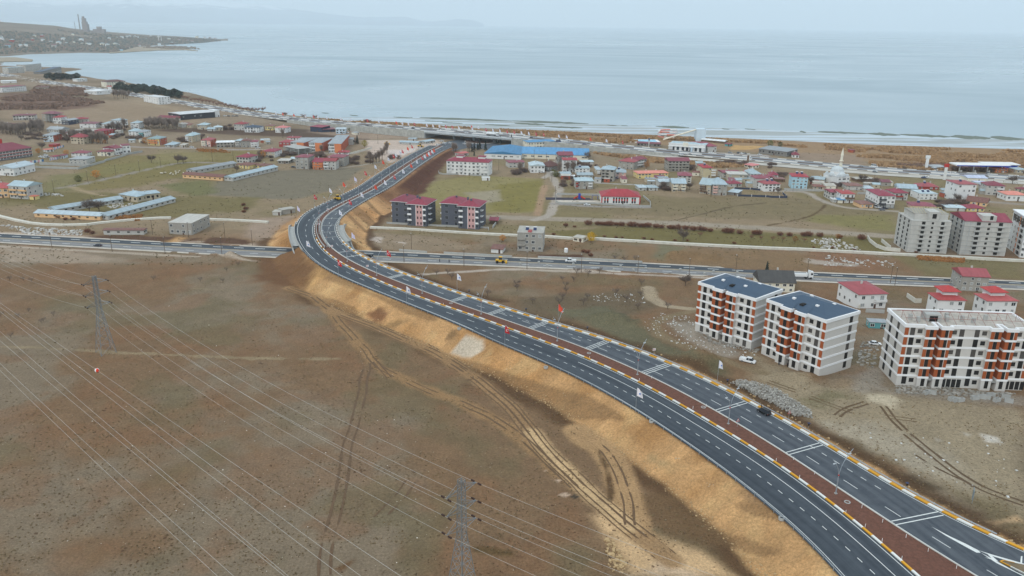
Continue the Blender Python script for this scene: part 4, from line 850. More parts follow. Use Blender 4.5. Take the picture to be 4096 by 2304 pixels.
def winmesh(name, frame):
    me = bpy.data.meshes.new(name); b = MB()
    if frame:
        b.box(-.5, -.07, -.5, .5, .0, .5)     # glass body
        for q in ((-.56, -.1, -.55, -.46, 0, .55), (.46, -.1, -.55, .56, 0, .55), (-.46, -.1, -.55, .46, 0, -.46), (-.46, -.1, .46, .46, 0, .55), (-.03, -.09, -.46, .03, 0, .46)): b.box(*q)
    else: b.box(-.5, -.05, -.5, .5, 0, .5)
    me.from_pydata(b.v, [], b.f); me.materials.append(GLASS if frame else HOLE); me.materials.append(FRAME)
    if frame:
        for i, p in enumerate(me.polygons): p.material_index = 0 if i < 6 else 1
    return me
WIN, OPN = winmesh('window', True), winmesh('window_opening', False); WLT = WIN.copy(); WLT.materials[0] = M('window_curtain', 150, 154, 154, rough=.3); OPL = OPN.copy(); OPL.materials[0] = M('dim_opening', 78, 74, 70); WDK = WIN.copy(); WDK.materials[1] = M('window_frame_grey', 120, 122, 126)
def solve_z(x, y, py):
    a, b_ = -5., 90.
    for _ in range(40):
        m = (a+b_)/2
        if pj((x, y, m))[1] > py: a = m
        else: b_ = m
    return (a+b_)/2
def roof_mesh(kind, w, d, h, rise, ov=.55):
    b = MB(); x0, y0, x1, y1 = -ov, -ov, w+ov, d+ov; t = .18
    if kind == 'flat':
        b.box(x0*.4, y0*.4, h, x1-ov*.6, y1-ov*.6, h+.3); return b
    if kind == 'slab': b.box(x0*1.2, y0*1.2, h, x1+.2, y1+.2, h+.35); return b
    if kind == 'shed': b.add([(x0, y0, h), (x1, y0, h), (x1, y1, h+rise), (x0, y1, h+rise), (x0, y0, h+t), (x1, y0, h+t), (x1, y1, h+rise+t), (x0, y1, h+rise+t)], [(0, 3, 2, 1), (4, 5, 6, 7), (0, 1, 5, 4), (1, 2, 6, 5), (2, 3, 7, 6), (3, 0, 4, 7)]); return b
    W, D = x1-x0, y1-y0
    if kind == 'hip':
        if W >= D: r0, r1 = (x0+D*.5, (y0+y1)/2, h+rise), (x1-D*.5, (y0+y1)/2, h+rise)
        else: r0, r1 = ((x0+x1)/2, y0+W*.5, h+rise), ((x0+x1)/2, y1-W*.5, h+rise)
        f = [(4, 5, 9, 8), (5, 6, 9), (6, 7, 8, 9), (7, 4, 8)] if W >= D else [(4, 5, 8), (5, 6, 9, 8), (6, 7, 9), (7, 4, 8, 9)]
    elif kind == 'gable':        # ridge along the front
        r0, r1 = (x0, (y0+y1)/2, h+rise), (x1, (y0+y1)/2, h+rise); f = [(4, 5, 9, 8), (5, 6, 9), (6, 7, 8, 9), (7, 4, 8)]
    elif kind == 'gablef':       # gable faces the front
        r0, r1 = ((x0+x1)/2, y0, h+rise), ((x0+x1)/2, y1, h+rise); f = [(4, 5, 8), (5, 6, 9, 8), (6, 7, 9), (7, 4, 8, 9)]
    b.add([(x0, y0, h), (x1, y0, h), (x1, y1, h), (x0, y1, h), (x0, y0, h+t), (x1, y0, h+t), (x1, y1, h+t), (x0, y1, h+t), r0, r1], [(0, 3, 2, 1), (0, 1, 5, 4), (1, 2, 6, 5), (2, 3, 7, 6), (3, 0, 4, 7)]+f); return b
NH = [0]
def house(t, L, Rr, ev, dep, wall, roof, rc, label, name='house', cat='house', top=None, win=None, fl=None, balc=(), grp='houses of the lakeside town', side=None, nf=None, ch=1, solar=0, gf=None, frac=.9, wz=None, door=True, drop=.12, rise=None):
    a = G(*T(t, *L)); b_ = G(*T(t, *Rr)); u = b_[:2]-a[:2]; w = float(np.hypot(*u)); rz = math.atan2(u[1], u[0]); z0 = min(a[2], b_[2])
    ex, ey = T(t, L[0], ev); h = solve_z(a[0], a[1], ey)-z0; h = min(max(h, 2.2), 40)
    if roof in ('gable', 'hip', 'gablef'):
        cx, cy = a[0]+math.cos(rz)*w/2-math.sin(rz)*dep/2, a[1]+math.sin(rz)*w/2+math.cos(rz)*dep/2
        rise = rise or solve_z(cx, cy, T(t, 0, top)[1])-z0-h if top is not None else .2*min(w, dep); rise = min(max(rise, .6), .42*min(w, dep))
    else: rise = .6
    r = empty(name, (a[0], a[1], z0), rz); tag(r, label, cat, grp); NH[0] += 1
    wb = MB(); wb.box(0, 0, -1, w, dep, h)
    if roof == 'gable' : wb.add([(0.02, 0, h), (0.02, dep, h), (.02, dep/2, h+rise)], [(0, 1, 2)]).add([(w-.02, 0, h), (w-.02, dep, h), (w-.02, dep/2, h+rise)], [(0, 2, 1)])
    if roof == 'gablef': wb.add([(0, .02, h), (w, .02, h), (w/2, .02, h+rise)], [(0, 1, 2)])
    put('wall', wb, wallm(wall), r); ro = put('roof', roof_mesh(roof, w, dep, h, rise), roofm(rc), r)
    if gf: put('plinth', MB().box(-.06, -.06, -.9, w+.06, dep+.06, min(3., h*.4)), wallm(gf), r)
    if side: put('side_wall', MB().box(w, .15, -.9, w+.07, dep-.15, h-.05) if a[0] < 0 else MB().box(-.07, .15, -.9, 0, dep-.15, h-.05), wallm(side), r)
    n = fl or max(1, round(h/3.05)); fh = h/n; wm = OPN if win == 'open' else WIN
    if win != 'none':
        n_f = nf or max(1, round(w/3.3)); n_s = max(1, round(dep/4.6)); wh = wz[1] if wz else min(1.5, fh*.5); ww = wz[0] if wz else (1.5 if win != 'open' else 1.7); cnt = 0
        for k in range(n):
            zc = k*fh+fh*.55
            for i in range(n_f):
                xc = w*(i+.5)/n_f
                if any(q[0]*w-.4 < xc < q[1]*w+.4 for q in balc) and k > 0 and len(balc): zz, hh = zc-.3, wh+.6
                else: zz, hh = zc, wh
                if random.random() < drop or cnt >= 70: continue
                put('window', random.choice((wm, wm, WLT if wm is WIN else OPL)), None, r, (xc+random.uniform(-.2, .2), 0, zz), 0, (ww*random.choice((1, 1, .75, 1.2)), 1, hh)); cnt += 1
            for sx, ang in ((0, -math.pi/2), (w, math.pi/2)):
                for i in range(n_s):
                    if random.random() < .3 or cnt >= 95: continue
                    put('window', wm, None, r, (sx, dep*(i+.5)/n_s, zc), ang, (ww*.85, 1, wh)); cnt += 1
    if door and h < 16: put('door', MB().box(w*.5+1., -.06, 0, w*.5+2., .0, 2.1), M('door_brown', 84, 62, 52), r)
    for q in balc:
        for k in range(1, n):
            b = MB(); x0, x1 = q[0]*w, q[1]*w; z = k*fh; o = 1.2
            b.box(x0, -o, z-.15, x1, 0.02, z).box(x0, -o, z, x1, -o+.1, z+.95).box(x0, -o+.1, z, x0+.1, 0, z+.95).box(x1-.1, -o+.1, z, x1, 0, z+.95)
            put('balcony', b, wallm(q[2] if len(q) > 2 else 'white'), r)
    if roof in ('hip', 'gable', 'gablef') and ch:
        for c in range(ch):
            px, py = w*random.uniform(.3, .7), dep*random.uniform(.45, .6); put('chimney', MB().box(px-.35, py-.35, h+rise*.4, px+.35, py+.35, h+rise+.9), wallm('lgrey'), r)
    for c in range(solar):
        px, py = w*(.35+.3*c), dep*.4; zt = h+rise*.75 if roof in ('hip', 'gable', 'gablef') else h+.3
        b = MB(); b.add([(px-.9, py-.8, zt+.2), (px+.9, py-.8, zt+.2), (px+.9, py+.7, zt+1.3), (px-.9, py+.7, zt+1.3), (px-.9, py-.75, zt+.1), (px+.9, py-.75, zt+.1), (px+.9, py+.75, zt+1.2), (px-.9, py+.75, zt+1.2)], [(0, 1, 2, 3), (7, 6, 5, 4), (0, 4, 5, 1), (1, 5, 6, 2), (2, 6, 7, 3), (3, 7, 4, 0)])
        so_ = put('solar_panel', b, PAN, r); put('water_tank', MB().bar((px-.9, py+.9, zt+1.5), (px+.9, py+.9, zt+1.5), .3, 8), TANK, so_)
    return r, w, h, rise
Hs = house
# ---- left part of the town (A, B)
Hs('A', (270,210), (700,203), 115, 14, 'lgrey', 'hip', 'wine', 'grey unfinished villa with broad maroon roof at the upper left edge of town', 'villa', 'villa', 75, win='open', balc=((.3, .6),))
Hs('A', (1085,272), (1240,277), 150, 13, 'white', 'hip', 'red', 'white three storey house with bright red roof beside the bare concrete frame', top=105, balc=((.02, .5),))
Hs('A', (1245,292), (1390,302), 207, 15, 'navy', 'gablef', 'grey', 'dark blue house with white window panels, right beside the white red-roofed house', top=170, nf=4)
Hs('A', (1500,265), (1780,258), 187, 13, 'grey', 'hip', 'red', 'plain grey house with a low red roof behind the dark blue house', top=140)
Hs('A', (1610,360), (1930,369), 272, 15, 'white', 'hip', 'wine', 'long white two storey house with maroon roof and a row of grey windows', top=230, nf=4, fl=2, ch=2)
Hs('A', (2052,362), (2255,372), 280, 13, 'white', 'hip', 'pale', 'white two storey house with pale blue roof next to the long white one', top=220, fl=2)
Hs('A', (2250,312), (2420,325), 200, 12, 'white', 'hip', 'lblue', 'white three storey house with outside stairs and flat pale roof', top=165, balc=((.1, .6, 'dgrey'),), fl=2)
Hs('A', (1915,500), (2110,522), 407, 12, 'red', 'hip', 'maroon', 'brick red three storey house with maroon roof behind the poplars', top=370, side='red')
Hs('A', (1470,445), (1900,480), 405, 14, 'dgrey', 'slab', 'slab', 'low concrete shell with a wide white roof slab', 'building_shell', 'building shell', win='open')
Hs('A', (1260,512), (1540,500), 483, 10, 'lgrey', 'gable', 'wine', 'long low outbuilding with a faded maroon roof', 'outbuilding', 'outbuilding', top=440, win='none')
Hs('A', (950,445), (1230,462), 385, 12, 'lgrey', 'gable', 'grey', 'pale grey gabled house among the bare poplars', top=330)
Hs('A', (885,640), (1085,642), 510, 17, 'pblue', 'hip', 'grey', 'pale blue three storey house with a pink brick side wall', top=450, side='brick', fl=3, balc=((.02, .4, 'brown'),))
Hs('A', (1435,680), (1690,692), 542, 11, 'beige', 'hip', 'red', 'beige rough-walled three storey house with red roof and open windows', top=470, win='open', fl=3)
Hs('A', (1440,935), (1750,937), 868, 10, 'white', 'hip', 'maroon', 'white two storey villa with flat eaves and maroon roof beside the grass court', 'villa', 'villa', top=810, fl=2)
Hs('A', (1400,1090), (1745,1096), 988, 15, 'lgrey', 'hip', 'grey', 'pale two storey annex with grey metal roof in front of the white villa', 'annex', 'annex', top=930, fl=2)
Hs('A', (1965,925), (2235,932), 837, 12, 'cream', 'hip', 'maroon', 'cream villa with black balcony and maroon roof by the long garden wall', 'villa', 'villa', top=785, fl=2, balc=((.8, 1., 'black'),))
Hs('A', (2335,912), (2475,885), 778, 14, 'white', 'gable', 'maroon', 'tall white gabled wing behind the cream villa', top=710, fl=2)
Hs('A', (2480,882), (2640,872), 722, 12, 'white', 'flat', 'maroon', 'white box house with dark glazed corner at the end of the villa row', fl=2, ch=0)
Hs('A', (-90,1310), (290,1332), 1160, 22, 'white', 'gablef', 'lblue', 'white hall with pale blue gable roof at the left edge', 'hall', 'hall', top=1060, fl=2, nf=5)
Hs('A', (1010,980), (1110,992), 935, 7, 'lgrey', 'hip', 'maroon', 'small gatehouse with maroon pyramid roof, left of a pair', 'gatehouse', 'gatehouse', top=905, ch=0, grp='gatehouses of the school')
Hs('A', (1172,975), (1275,978), 915, 7, 'pblue', 'hip', 'maroon', 'small gatehouse with maroon pyramid roof, right of a pair', 'gatehouse', 'gatehouse', top=885, ch=0, grp='gatehouses of the school')
Hs('A', (935,852), (1085,835), 812, 7, 'white', 'hip', 'orange', 'small white cabin with orange roof beside the striped wall', 'cabin', 'cabin', top=790, ch=0)
Hs('A', (985,742), (1130,747), 700, 7, 'red', 'flat', 'red', 'little bright red shed behind the school', 'shed', 'shed', win='none')
Hs('A', (5,342), (100,345), 300, 10, 'dgrey', 'gable', 'pale', 'small dark house with pale roof at the far left edge', top=285)
Hs('A', (135,337), (330,322), 297, 10, 'lgrey', 'hip', 'maroon', 'low grey house with maroon roof behind the bare poplars', top=255)
Hs('B', (60,370), (225,376), 262, 13, 'white', 'hip', 'pale', 'white three storey house with pale roof beside the poplar grove', top=215, fl=3)
Hs('B', (20,508), (150,512), 425, 12, 'white', 'hip', 'pale', 'white house with shaded porch and grey hip roof', top=370, fl=2)
Hs('B', (160,545), (345,548), 440, 14, 'white', 'hip', 'grey', 'white house with teal bay windows and stacked balconies', top=395, fl=3, balc=((.4, .85, 'teal'),))
Hs('B', (405,705), (640,712), 577, 14, 'yellow', 'hip', 'teal', 'yellow and orange apartment house with teal roof and pink side wall', 'apartment_house', 'apartment house', top=515, side='brick', fl=3, balc=((.1, .85, 'orange'),))
Hs('B', (745,746), (925,750), 706, 14, 'lgrey', 'hip', 'lblue', 'low shop with large pale blue roof on the street', 'shop', 'shop', top=640, fl=1)
Hs('B', (1040,752), (1135,756), 712, 9, 'beige', 'shed', 'slab', 'beige lean-to workshop on the street', 'workshop', 'workshop', fl=1)
Hs('B', (1165,645), (1298,652), 517, 15, 'beige', 'hip', 'pale', 'beige four storey house with pale pyramid roof', top=450, fl=4, balc=((.05, .5),))
Hs('B', (1485,740), (1670,746), 607, 13, 'pink', 'hip', 'red', 'pink three storey block with red roof and brick-red side', 'apartment_house', 'apartment house', top=550, side='brick', fl=4, balc=((.03, .5, 'cream'),))
Hs('B', (1790,760), (2140,748), 660, 12, 'grey', 'slab', 'white', 'grey two storey concrete shell with white roof slab', 'building_shell', 'building shell', win='open', fl=2)
Hs('B', (2165,750), (2290,752), 617, 12, 'grey', 'hip', 'pale', 'grey rendered house with pale roof next to the concrete shell', top=585, fl=3, balc=((.1, .7, 'lgrey'),))
Hs('B', (2295,754), (2470,752), 622, 12, 'grey', 'hip', 'rust', 'grey house with a rusty patched roof in the street row', top=575, fl=3)
Hs('B', (2472,752), (2610,750), 642, 11, 'white', 'hip', 'maroon', 'white house with balconies and maroon roof at the end of the street row', top=600, fl=3, balc=((.05, .9),))
Hs('B', (1400,390), (1590,396), 302, 13, 'beige', 'hip', 'pale', 'beige house with patched pale roof above the dark ploughed strip', top=250)
Hs('B', (1595,422), (1755,426), 395, 10, 'lgrey', 'gable', 'lblue', 'low blue-roofed shed above the dark ploughed strip', 'shed', 'shed', top=345, win='none')
Hs('B', (1765,422), (1915,416), 352, 11, 'beige', 'hip', 'pale', 'small beige house with pale hip roof right of the blue-roofed shed', top=310)
Hs('B', (2140,402), (2340,410), 282, 13, 'lgrey', 'hip', 'red', 'plain grey three storey house with bright red pyramid roof', top=230)
Hs('B', (2352,448), (2640,455), 347, 13, 'white', 'hip', 'dblue', 'white modern house with tall dark windows and navy roof', top=300, fl=2, wz=(1.8, 2.0), ch=2)
Hs('B', (600,185), (1020,212), 152, 10, 'cream', 'gable', 'maroon', 'long maroon-roofed sheds behind the poplar grove', 'sheds', 'shed', top=110, fl=1)
Hs('B', (1090,357), (1225,345), 285, 10, 'lgrey', 'flat', 'slab', 'pale grey box house below the dark hall')
Hs('B', (1062,206), (1758,150), 92, 30, 'black', 'gable', 'white', 'long dark clad hall with white roof edge beside the coast highway', 'hall', 'hall', top=22, fl=1, nf=6, ch=0, wz=(1.5, 1.5), drop=.7)
Hs('B', (1755,142), (1850,136), 14, 16, 'white', 'flat', 'white', 'white end block of the dark hall', 'annex', 'annex', win='none', ch=0)
Hs('B', (2192,1062), (2430,1080), 942, 14, 'lgrey', 'hip', 'maroon', 'grey two storey farmhouse with maroon roof, two white chimneys', 'farmhouse', 'farmhouse', top=870, fl=2, ch=2, win='open')
Hs('B', (2190,1165), (2440,1190), 1097, 12, 'yellow', 'hip', 'rust', 'yellow farmhouse with rusty striped roof at the courtyard', 'farmhouse', 'farmhouse', top=1045, fl=2)
Hs('C', (-20,1160), (170,1182), 1112, 10, 'yellow', 'hip', 'rust', 'second yellow farmhouse with rusty roof at the end of the long barn', 'farmhouse', 'farmhouse', top=1065, fl=1)
# ---- around the school and the interchange (C, D)
Hs('C', (190,405), (335,410), 327, 12, 'yellow', 'hip', 'rust', 'small yellow house with half rusty roof near the highway', top=285)
Hs('C', (390,455), (600,462), 352, 12, 'white', 'hip', 'pink', 'white two storey house with long balconies and pale red roof', top=310, fl=2, balc=((.3, .95),))
Hs('C', (1095,432), (1335,450), 332, 14, 'navy', 'shed', 'maroon', 'tall navy warehouse with maroon roof edge below the highway wall', 'warehouse', 'warehouse', win='none', ch=0, fl=1)
Hs('C', (1340,450), (1595,440), 397, 12, 'navy', 'shed', 'wine', 'low dark extension right of the navy warehouse', 'warehouse', 'warehouse', win='none', ch=0, fl=1)
Hs('C', (1610,475), (1800,476), 387, 10, 'pblue', 'shed', 'lblue', 'pale blue two storey house at the foot of the highway wall', fl=2, win='open')
Hs('C', (1985,502), (2080,496), 467, 8, 'cream', 'flat', 'grey', 'tiny cream hut on the bare lot by the highway wall', 'hut', 'hut', win='none')
Hs('C', (470,742), (740,748), 652, 12, 'red', 'hip', 'red', 'dark red house with white arched windows and red roof, left of the school', top=590, fl=2)
Hs('C', (625,600), (870,605), 590, 12, 'white', 'gable', 'red', 'white house with red roof half hidden behind the dark red house', top=545)
Hs('C', (130,950), (375,962), 832, 16, 'beige', 'hip', 'maroon', 'beige two storey house with maroon roof and white balcony side', top=770, side='white', fl=2)
Hs('C', (805,1185), (1060,1196), 950, 15, 'grey', 'hip', 'maroon', 'grey four storey block house with maroon roof at the field edge', 'apartment_house', 'apartment house', top=890, fl=4, nf=3)
Hs('C', (1145,1190), (1355,1202), 1045, 14, 'orange', 'gable', 'maroon', 'rust-orange three storey house with maroon roof at the field edge', top=960, fl=3, balc=((.05, .95, 'orange'),))
Hs('C', (1366,1202), (1610,1202), 1030, 13, 'lgrey', 'gable', 'red', 'grey three storey house with bright red roof and white bay', top=960, fl=3, balc=((.0, .42, 'white'),))
Hs('C', (1450,1130), (1765,1140), 945, 14, 'grey', 'hip', 'maroon', 'large grey block with maroon roof behind the red-roofed house', 'apartment_house', 'apartment house', top=882, fl=4)
Hs('C', (1655,902), (1865,902), 862, 10, 'white', 'gablef', 'red', 'small white twin-gabled cottage in front of the school', 'cottage', 'cottage', top=825)
Hs('C', (440,1080), (655,1082), 1022, 11, 'grey', 'slab', 'slab', 'low concrete shell with pale slab near the long barn', 'building_shell', 'building shell', win='open', fl=1)
for q in ((705,790,850,805,645,28,'first'), (1075,838,1335,842,655,30,'second'), (1465,860,1720,862,680,62,'third')):
    r_, w_, h_, ri_ = Hs('C', (q[0], q[1]), (q[2]+(120 if q[6] == 'first' else 0), q[3]), q[4], q[5], 'white', 'hip', 'grey', 'orange and white school wing with grey roof, %s from the left' % q[6], 'school_wing', 'school', fl=3, nf=9, top=q[4]-70, grp='wings of the orange school', wz=(1.2, 1.6), ch=0, drop=0)
    put('orange_front', MB().box(w_*.48, -.5, -.9, w_, 0, h_-.1), wallm('orange'), r_); put('orange_side', MB().box(w_, -.5, -.9, w_+.4, q[5], h_-.15), wallm('brick'), r_)
Hs('C', (880,700), (1950,700), 590, 12, 'lgrey', 'gable', 'grey', 'long grey roofed corridor joining the orange school wings', 'school_corridor', 'school', top=560, win='none', ch=0, door=False)
Hs('D', (310,690), (680,706), 660, 9, 'lgrey', 'gable', 'lblue', 'long prefab site hut with pale blue roof on the bare lot', 'site_hut', 'site hut', top=620, fl=1, grp='prefab huts near the roundabout', ch=0)
Hs('D', (490,618), (640,624), 598, 8, 'lgrey', 'gable', 'lblue', 'rear prefab site hut behind the long one', 'site_hut', 'site hut', top=562, fl=1, grp='prefab huts near the roundabout', ch=0, win='none')
Hs('D', (840,682), (1030,652), 640, 8, 'lgrey', 'gable', 'lblue', 'prefab site hut nearest the parked cars', 'site_hut', 'site hut', top=600, fl=1, grp='prefab huts near the roundabout', ch=0)
R1, w, h, ri = Hs('D', (1262,1296), (2100,1336), 1022, 14, 'white', 'hip', 'maroon', 'white four storey apartment house with maroon roof and two roof huts', 'apartment_house', 'apartment house', top=945, fl=4, nf=10, balc=((.02, .1), (.3, .38), (.7, .79), (.88, .98)), ch=0)
for f in (.2, .72): put('roof_hut', MB().box(w*f, 5, h+.4, w*f+5.5, 11, h+3.6), wallm('white'), R1); put('roof_hut_roof', MB().box(w*f-.4, 4.6, h+3.61, w*f+5.9, 11.4, h+3.9), roofm('maroon'), R1)
Hs('D', (1970,1420), (2130,1421), 1362, 3, 'white', 'flat', 'white', 'white container cabin on the grass below the white apartment house', 'container', 'container', win='none', ch=0)
Hs('D', (1560,935), (1700,915), 880, 9, 'lgrey', 'gable', 'pink', 'small pale house with faded red roof beside the spruces', top=840)
# ---- blue halls
Hs('D', (2020,975), (2752,1002), 874, 46, 'white', 'gablef', 'blue', 'big white hall with wide bright blue gable roof', 'hall', 'hall', top=690, fl=1, nf=6, wz=(3, 1.), ch=0, rise=2.4)
Hs('E', (192,570), (1527,612), 475, 26, 'cream', 'gable', 'rblue', 'long cream hall with blue ribbed roof and short window strips', 'hall', 'hall', top=350, fl=1, nf=9, wz=(4, 1.1), ch=0)
Hs('E', (322,375), (880,352), 250, 14, 'cream', 'hip', 'blue', 'cream two storey office with dark glazed corners and blue roof', 'office', 'office', top=190, fl=2, nf=10, ch=0)
# ---- right part of the town (E, F, G, H)
Hs('E', (940,700), (1220,700), 512, 13, 'dgrey', 'gable', 'wine', 'tall grey house with wine roof behind the white four storey house', top=430, fl=4, balc=((.05, .95, 'dgrey'),))
Hs('E', (1022,850), (1298,852), 607, 13, 'white', 'gable', 'red', 'white four storey house with narrow red roof and bare trees in front', 'apartment_house', 'apartment house', top=565, fl=4, nf=4)
Hs('E', (-60,762), (250,752), 658, 12, 'lgrey', 'gable', 'maroon', 'long low grey house with maroon roof left of the gabled white house', top=615, fl=2)
Hs('E', (372,862), (655,862), 722, 16, 'white', 'gablef', 'pale', 'white gabled house with pale roof and a loft window', top=648, fl=2)
Hs('E', (560,800), (750,840), 700, 12, 'dgrey', 'hip', 'brown', 'dark house with brown roof tucked behind the white gabled house', top=610)
Hs('E', (1272,872), (1562,872), 772, 11, 'white', 'flat', 'pale', 'white flat-roofed house with a dark loggia', fl=2, solar=1)
Hs('E', (1322,962), (1622,962), 938, 12, 'lgrey', 'gable', 'lblue', 'low house with large pale blue roof behind the grey three storey house', top=850, fl=1)
Hs('E', (1282,1190), (1630,1192), 1027, 13, 'grey', 'hip', 'pale', 'grey three storey house with pale roof and red balcony cloths', top=945, fl=3, nf=3, balc=((.0, .14, 'red'), (.72, .95)))
Hs('E', (1782,1030), (2042,1042), 790, 13, 'grey', 'hip', 'lblue', 'grey four storey half-finished house with pale roof and dark loggias', 'apartment_house', 'apartment house', top=712, fl=4, win='open', balc=((.05, .4, 'grey'),))
Hs('E', (1700,905), (1785,905), 802, 14, 'beige', 'hip', 'lblue', 'narrow beige house with pale roof joined to the grey four storey house', top=745, fl=3, balc=((.1, .8),))
Hs('E', (2067,962), (2283,968), 852, 12, 'pink', 'hip', 'lblue', 'small pale pink two storey house with blue hip roof and white corners', top=775, fl=2, nf=2, solar=1)
Hs('E', (2142,772), (2438,802), 622, 12, 'grey', 'hip', 'red', 'grey three storey house with red roof and an orange awning', top=560, fl=3)
Hs('E', (2482,772), (2700,735), 612, 13, 'grey', 'gable', 'maroon', 'grey house with steep maroon roof right of the orange-awning house', top=535, fl=3, balc=((.1, .7),))
Hs('E', (1395,692), (1640,692), 660, 10, 'lgrey', 'gable', 'pale', 'low sheds with patchy pale roofs behind the white flats', 'sheds', 'shed', top=612, win='none', ch=0)
Hs('E', (1100,980), (1255,982), 930, 5, 'pblue', 'gable', 'white', 'small white plastic greenhouse', 'greenhouse', 'greenhouse', top=915, win='none', ch=0)
R2, w, h, ri = Hs('23', (897,600), (1288,607), 527, 17, 'white', 'hip', 'red', 'white kindergarten with wide red roof and tall red and black window strips', 'kindergarten', 'kindergarten', top=450, win='none')
for f in (.095, .165, .32, .39, .46, .53, .6, .665, .8, .865):
    x = w*f; wn = put('window', MB().box(x-.55, -.08, .6, x+.55, 0, h-.6), GLASS, R2); put('red_panel', MB().box(x-.5, -.14, h*.42, x+.5, -.08, h*.66), M('panel_red', 186, 52, 46), wn)
for x in (0, w-.7): put('red_pillar', MB().box(x, -.3, 0, x+.7, 0, h-.1), M('panel_red', 186, 52, 46), R2)
R3, w, h, ri = Hs('F', (572,422), (1292,466), 275, 20, 'white', 'flat', 'pale', 'white banquet hall with columns and tall dark doors beside the highway', 'banquet_hall', 'hall', win='none', ch=0)
for f in (.13, .26, .4, .52, .62, .76, .885): put('tall_door', MB().box(w*f-1.2, -.12, .4, w*f+1.2, 0, h*.66), GLASS, R3)
for f in (.015, .045, .075, .105, .93, .955, .98): put('column', MB().lathe([(.45, 0), (.4, h*.7)], 8), wallm('white'), R3, (w*f, -.9, 0))
put('cornice', MB().box(-.5, -1.4, h*.7, w+.5, -.01, h*.78), wallm('white'), R3); put('parapet', MB().box(-.3, -.3, h, w+.3, .2, h+1.), wallm('white'), R3); put('crest', MB().box(w*.4, -1, h*.78, w*.54, .3, h+2.2), wallm('cream'), R3)
Hs('F', (1372,452), (1532,442), 335, 34, 'lgrey', 'gable', 'maroon', 'restaurant with maroon roof right of the white banquet hall', 'restaurant', 'restaurant', top=240, fl=1, ch=1)
Hs('F', (-60,318), (400,342), 262, 9, 'dgrey', 'gable', 'wine', 'low dark arcade with purple-brown roof left of the banquet hall', 'arcade', 'arcade', top=235, fl=1, win='open', ch=0)
R_a, w, h, ri = Hs('F', (560,832), (985,835), 625, 14, 'grey', 'gable', 'wine', 'big unfinished grey apartment shell with wine-coloured roof on posts', 'building_shell', 'building shell', top=548, fl=4, win='open', nf=6, balc=((.02, .3, 'grey'), (.62, .98, 'grey')), ch=0)
Hs('F', (1265,962), (1440,962), 764, 16, 'tan', 'hip', 'red', 'tan four storey house with curved white balconies and red roof', 'apartment_house', 'apartment house', top=690, fl=4, nf=2, drop=.7, solar=1, balc=((.9, 1.4),))
Hs('F', (-40,978), (560,966), 878, 12, 'yellow', 'hip', 'orange', 'long yellow two storey row house with orange roof', 'row_house', 'house', top=815, fl=2, nf=9, ch=2)
Hs('F', (757,1090), (1025,1102), 917, 13, 'lgrey', 'hip', 'maroon', 'grey four storey house with maroon roof above the blue-roofed flats', top=838, fl=4, nf=3, win='open')
Hs('F', (382,1172), (602,1172), 1047, 12, 'lgrey', 'gable', 'lblue', 'pale two storey house with dull blue roof behind bare fruit trees', top=975, fl=2)
Hs('F', (642,1242), (915,1246), 1077, 14, 'beige', 'gable', 'lblue', 'beige three storey house with smooth blue roof and cream balconies', top=968, fl=3, nf=3, balc=((.05, .4, 'cream'), (.65, .98, 'cream')))
Hs('F', (1185,1276), (1415,1300), 1090, 18, 'beige', 'gable', 'pale', 'brownish four storey house with whitish roof and brown verandas', 'apartment_house', 'apartment house', top=965, fl=4, balc=((.05, .6, 'brown'),))
Hs('F', (1452,1312), (1740,1318), 1097, 17, 'grey', 'hip', 'lblue', 'grey four storey house with blue roof and pale bays, at the field edge', 'apartment_house', 'apartment house', top=962, fl=4, nf=3, balc=((.02, .33, 'pink'),))
Hs('F', (-20,1222), (130,1220), 1190, 11, 'lgrey', 'gable', 'lblue', 'low house with light blue roof, left half of a joined pair', top=1122, fl=1)
Hs('F', (180,1222), (360,1220), 1195, 10, 'lgrey', 'hip', 'pale', 'low house with grey patched roof, right half of a joined pair', top=1130, fl=1)
Hs('F', (1660,968), (2000,965), 862, 12, 'lgrey', 'gable', 'maroon', 'long grey house with maroon roof right of the tan block', top=805, fl=2, ch=2)
Hs('F', (1772,1032), (2135,1042), 893, 13, 'beige', 'slab', 'slab', 'beige flat-roofed house with unfinished roof slab', fl=2, nf=5)
Hs('F', (2202,1032), (2420,1036), 882, 15, 'white', 'hip', 'pale', 'white three storey house with pale pyramid roof', top=778, fl=3)
Hs('F', (2312,1182), (2600,1185), 977, 12, 'lgrey', 'hip', 'maroon', 'grey house with maroon roof behind the white red-roofed block', top=900, fl=3)
Hs('G', (-80,838), (232,832), 688, 13, 'white', 'hip', 'red', 'white three storey house with red roof above the blue garden fence', 'apartment_house', 'apartment house', top=605, fl=3, solar=2, win='open')
Hs('F', (1792,1147), (2042,1142), 1082, 10, 'lgrey', 'hip', 'maroon', 'small grey bungalow with maroon roof and a pink tarpaulin', 'bungalow', 'bungalow', top=1010, fl=1)
Hs('F', (1772,1302), (1960,1322), 1252, 9, 'dgrey', 'shed', 'lblue', 'tumbledown shed with pale blue roof beside the grey field-edge house', 'shed', 'shed', win='none')
Hs('F', (2072,922), (2240,932), 852, 10, 'lgrey', 'hip', 'scar', 'grey house with bright scarlet roof behind the beige slab house', top=785, fl=2)
Hs('F', (2100,742), (2260,772), 692, 8, 'cream', 'shed', 'pink', 'cream roofless ruin near the highway', 'ruin', 'ruin', fl=1, win='open')
Hs('F', (2385,470), (2950,540), 372, 22, 'dgrey', 'shed', 'grey', 'open-sided dark restaurant hall with a wide light grey roof', 'hall', 'hall', fl=1, win='open', ch=0)
Hs('F', (1705,322), (1800,332), 282, 7, 'teal', 'gable', 'wine', 'small teal hut with wine roof near the sand arena', 'hut', 'hut', top=260, win='none', ch=0)
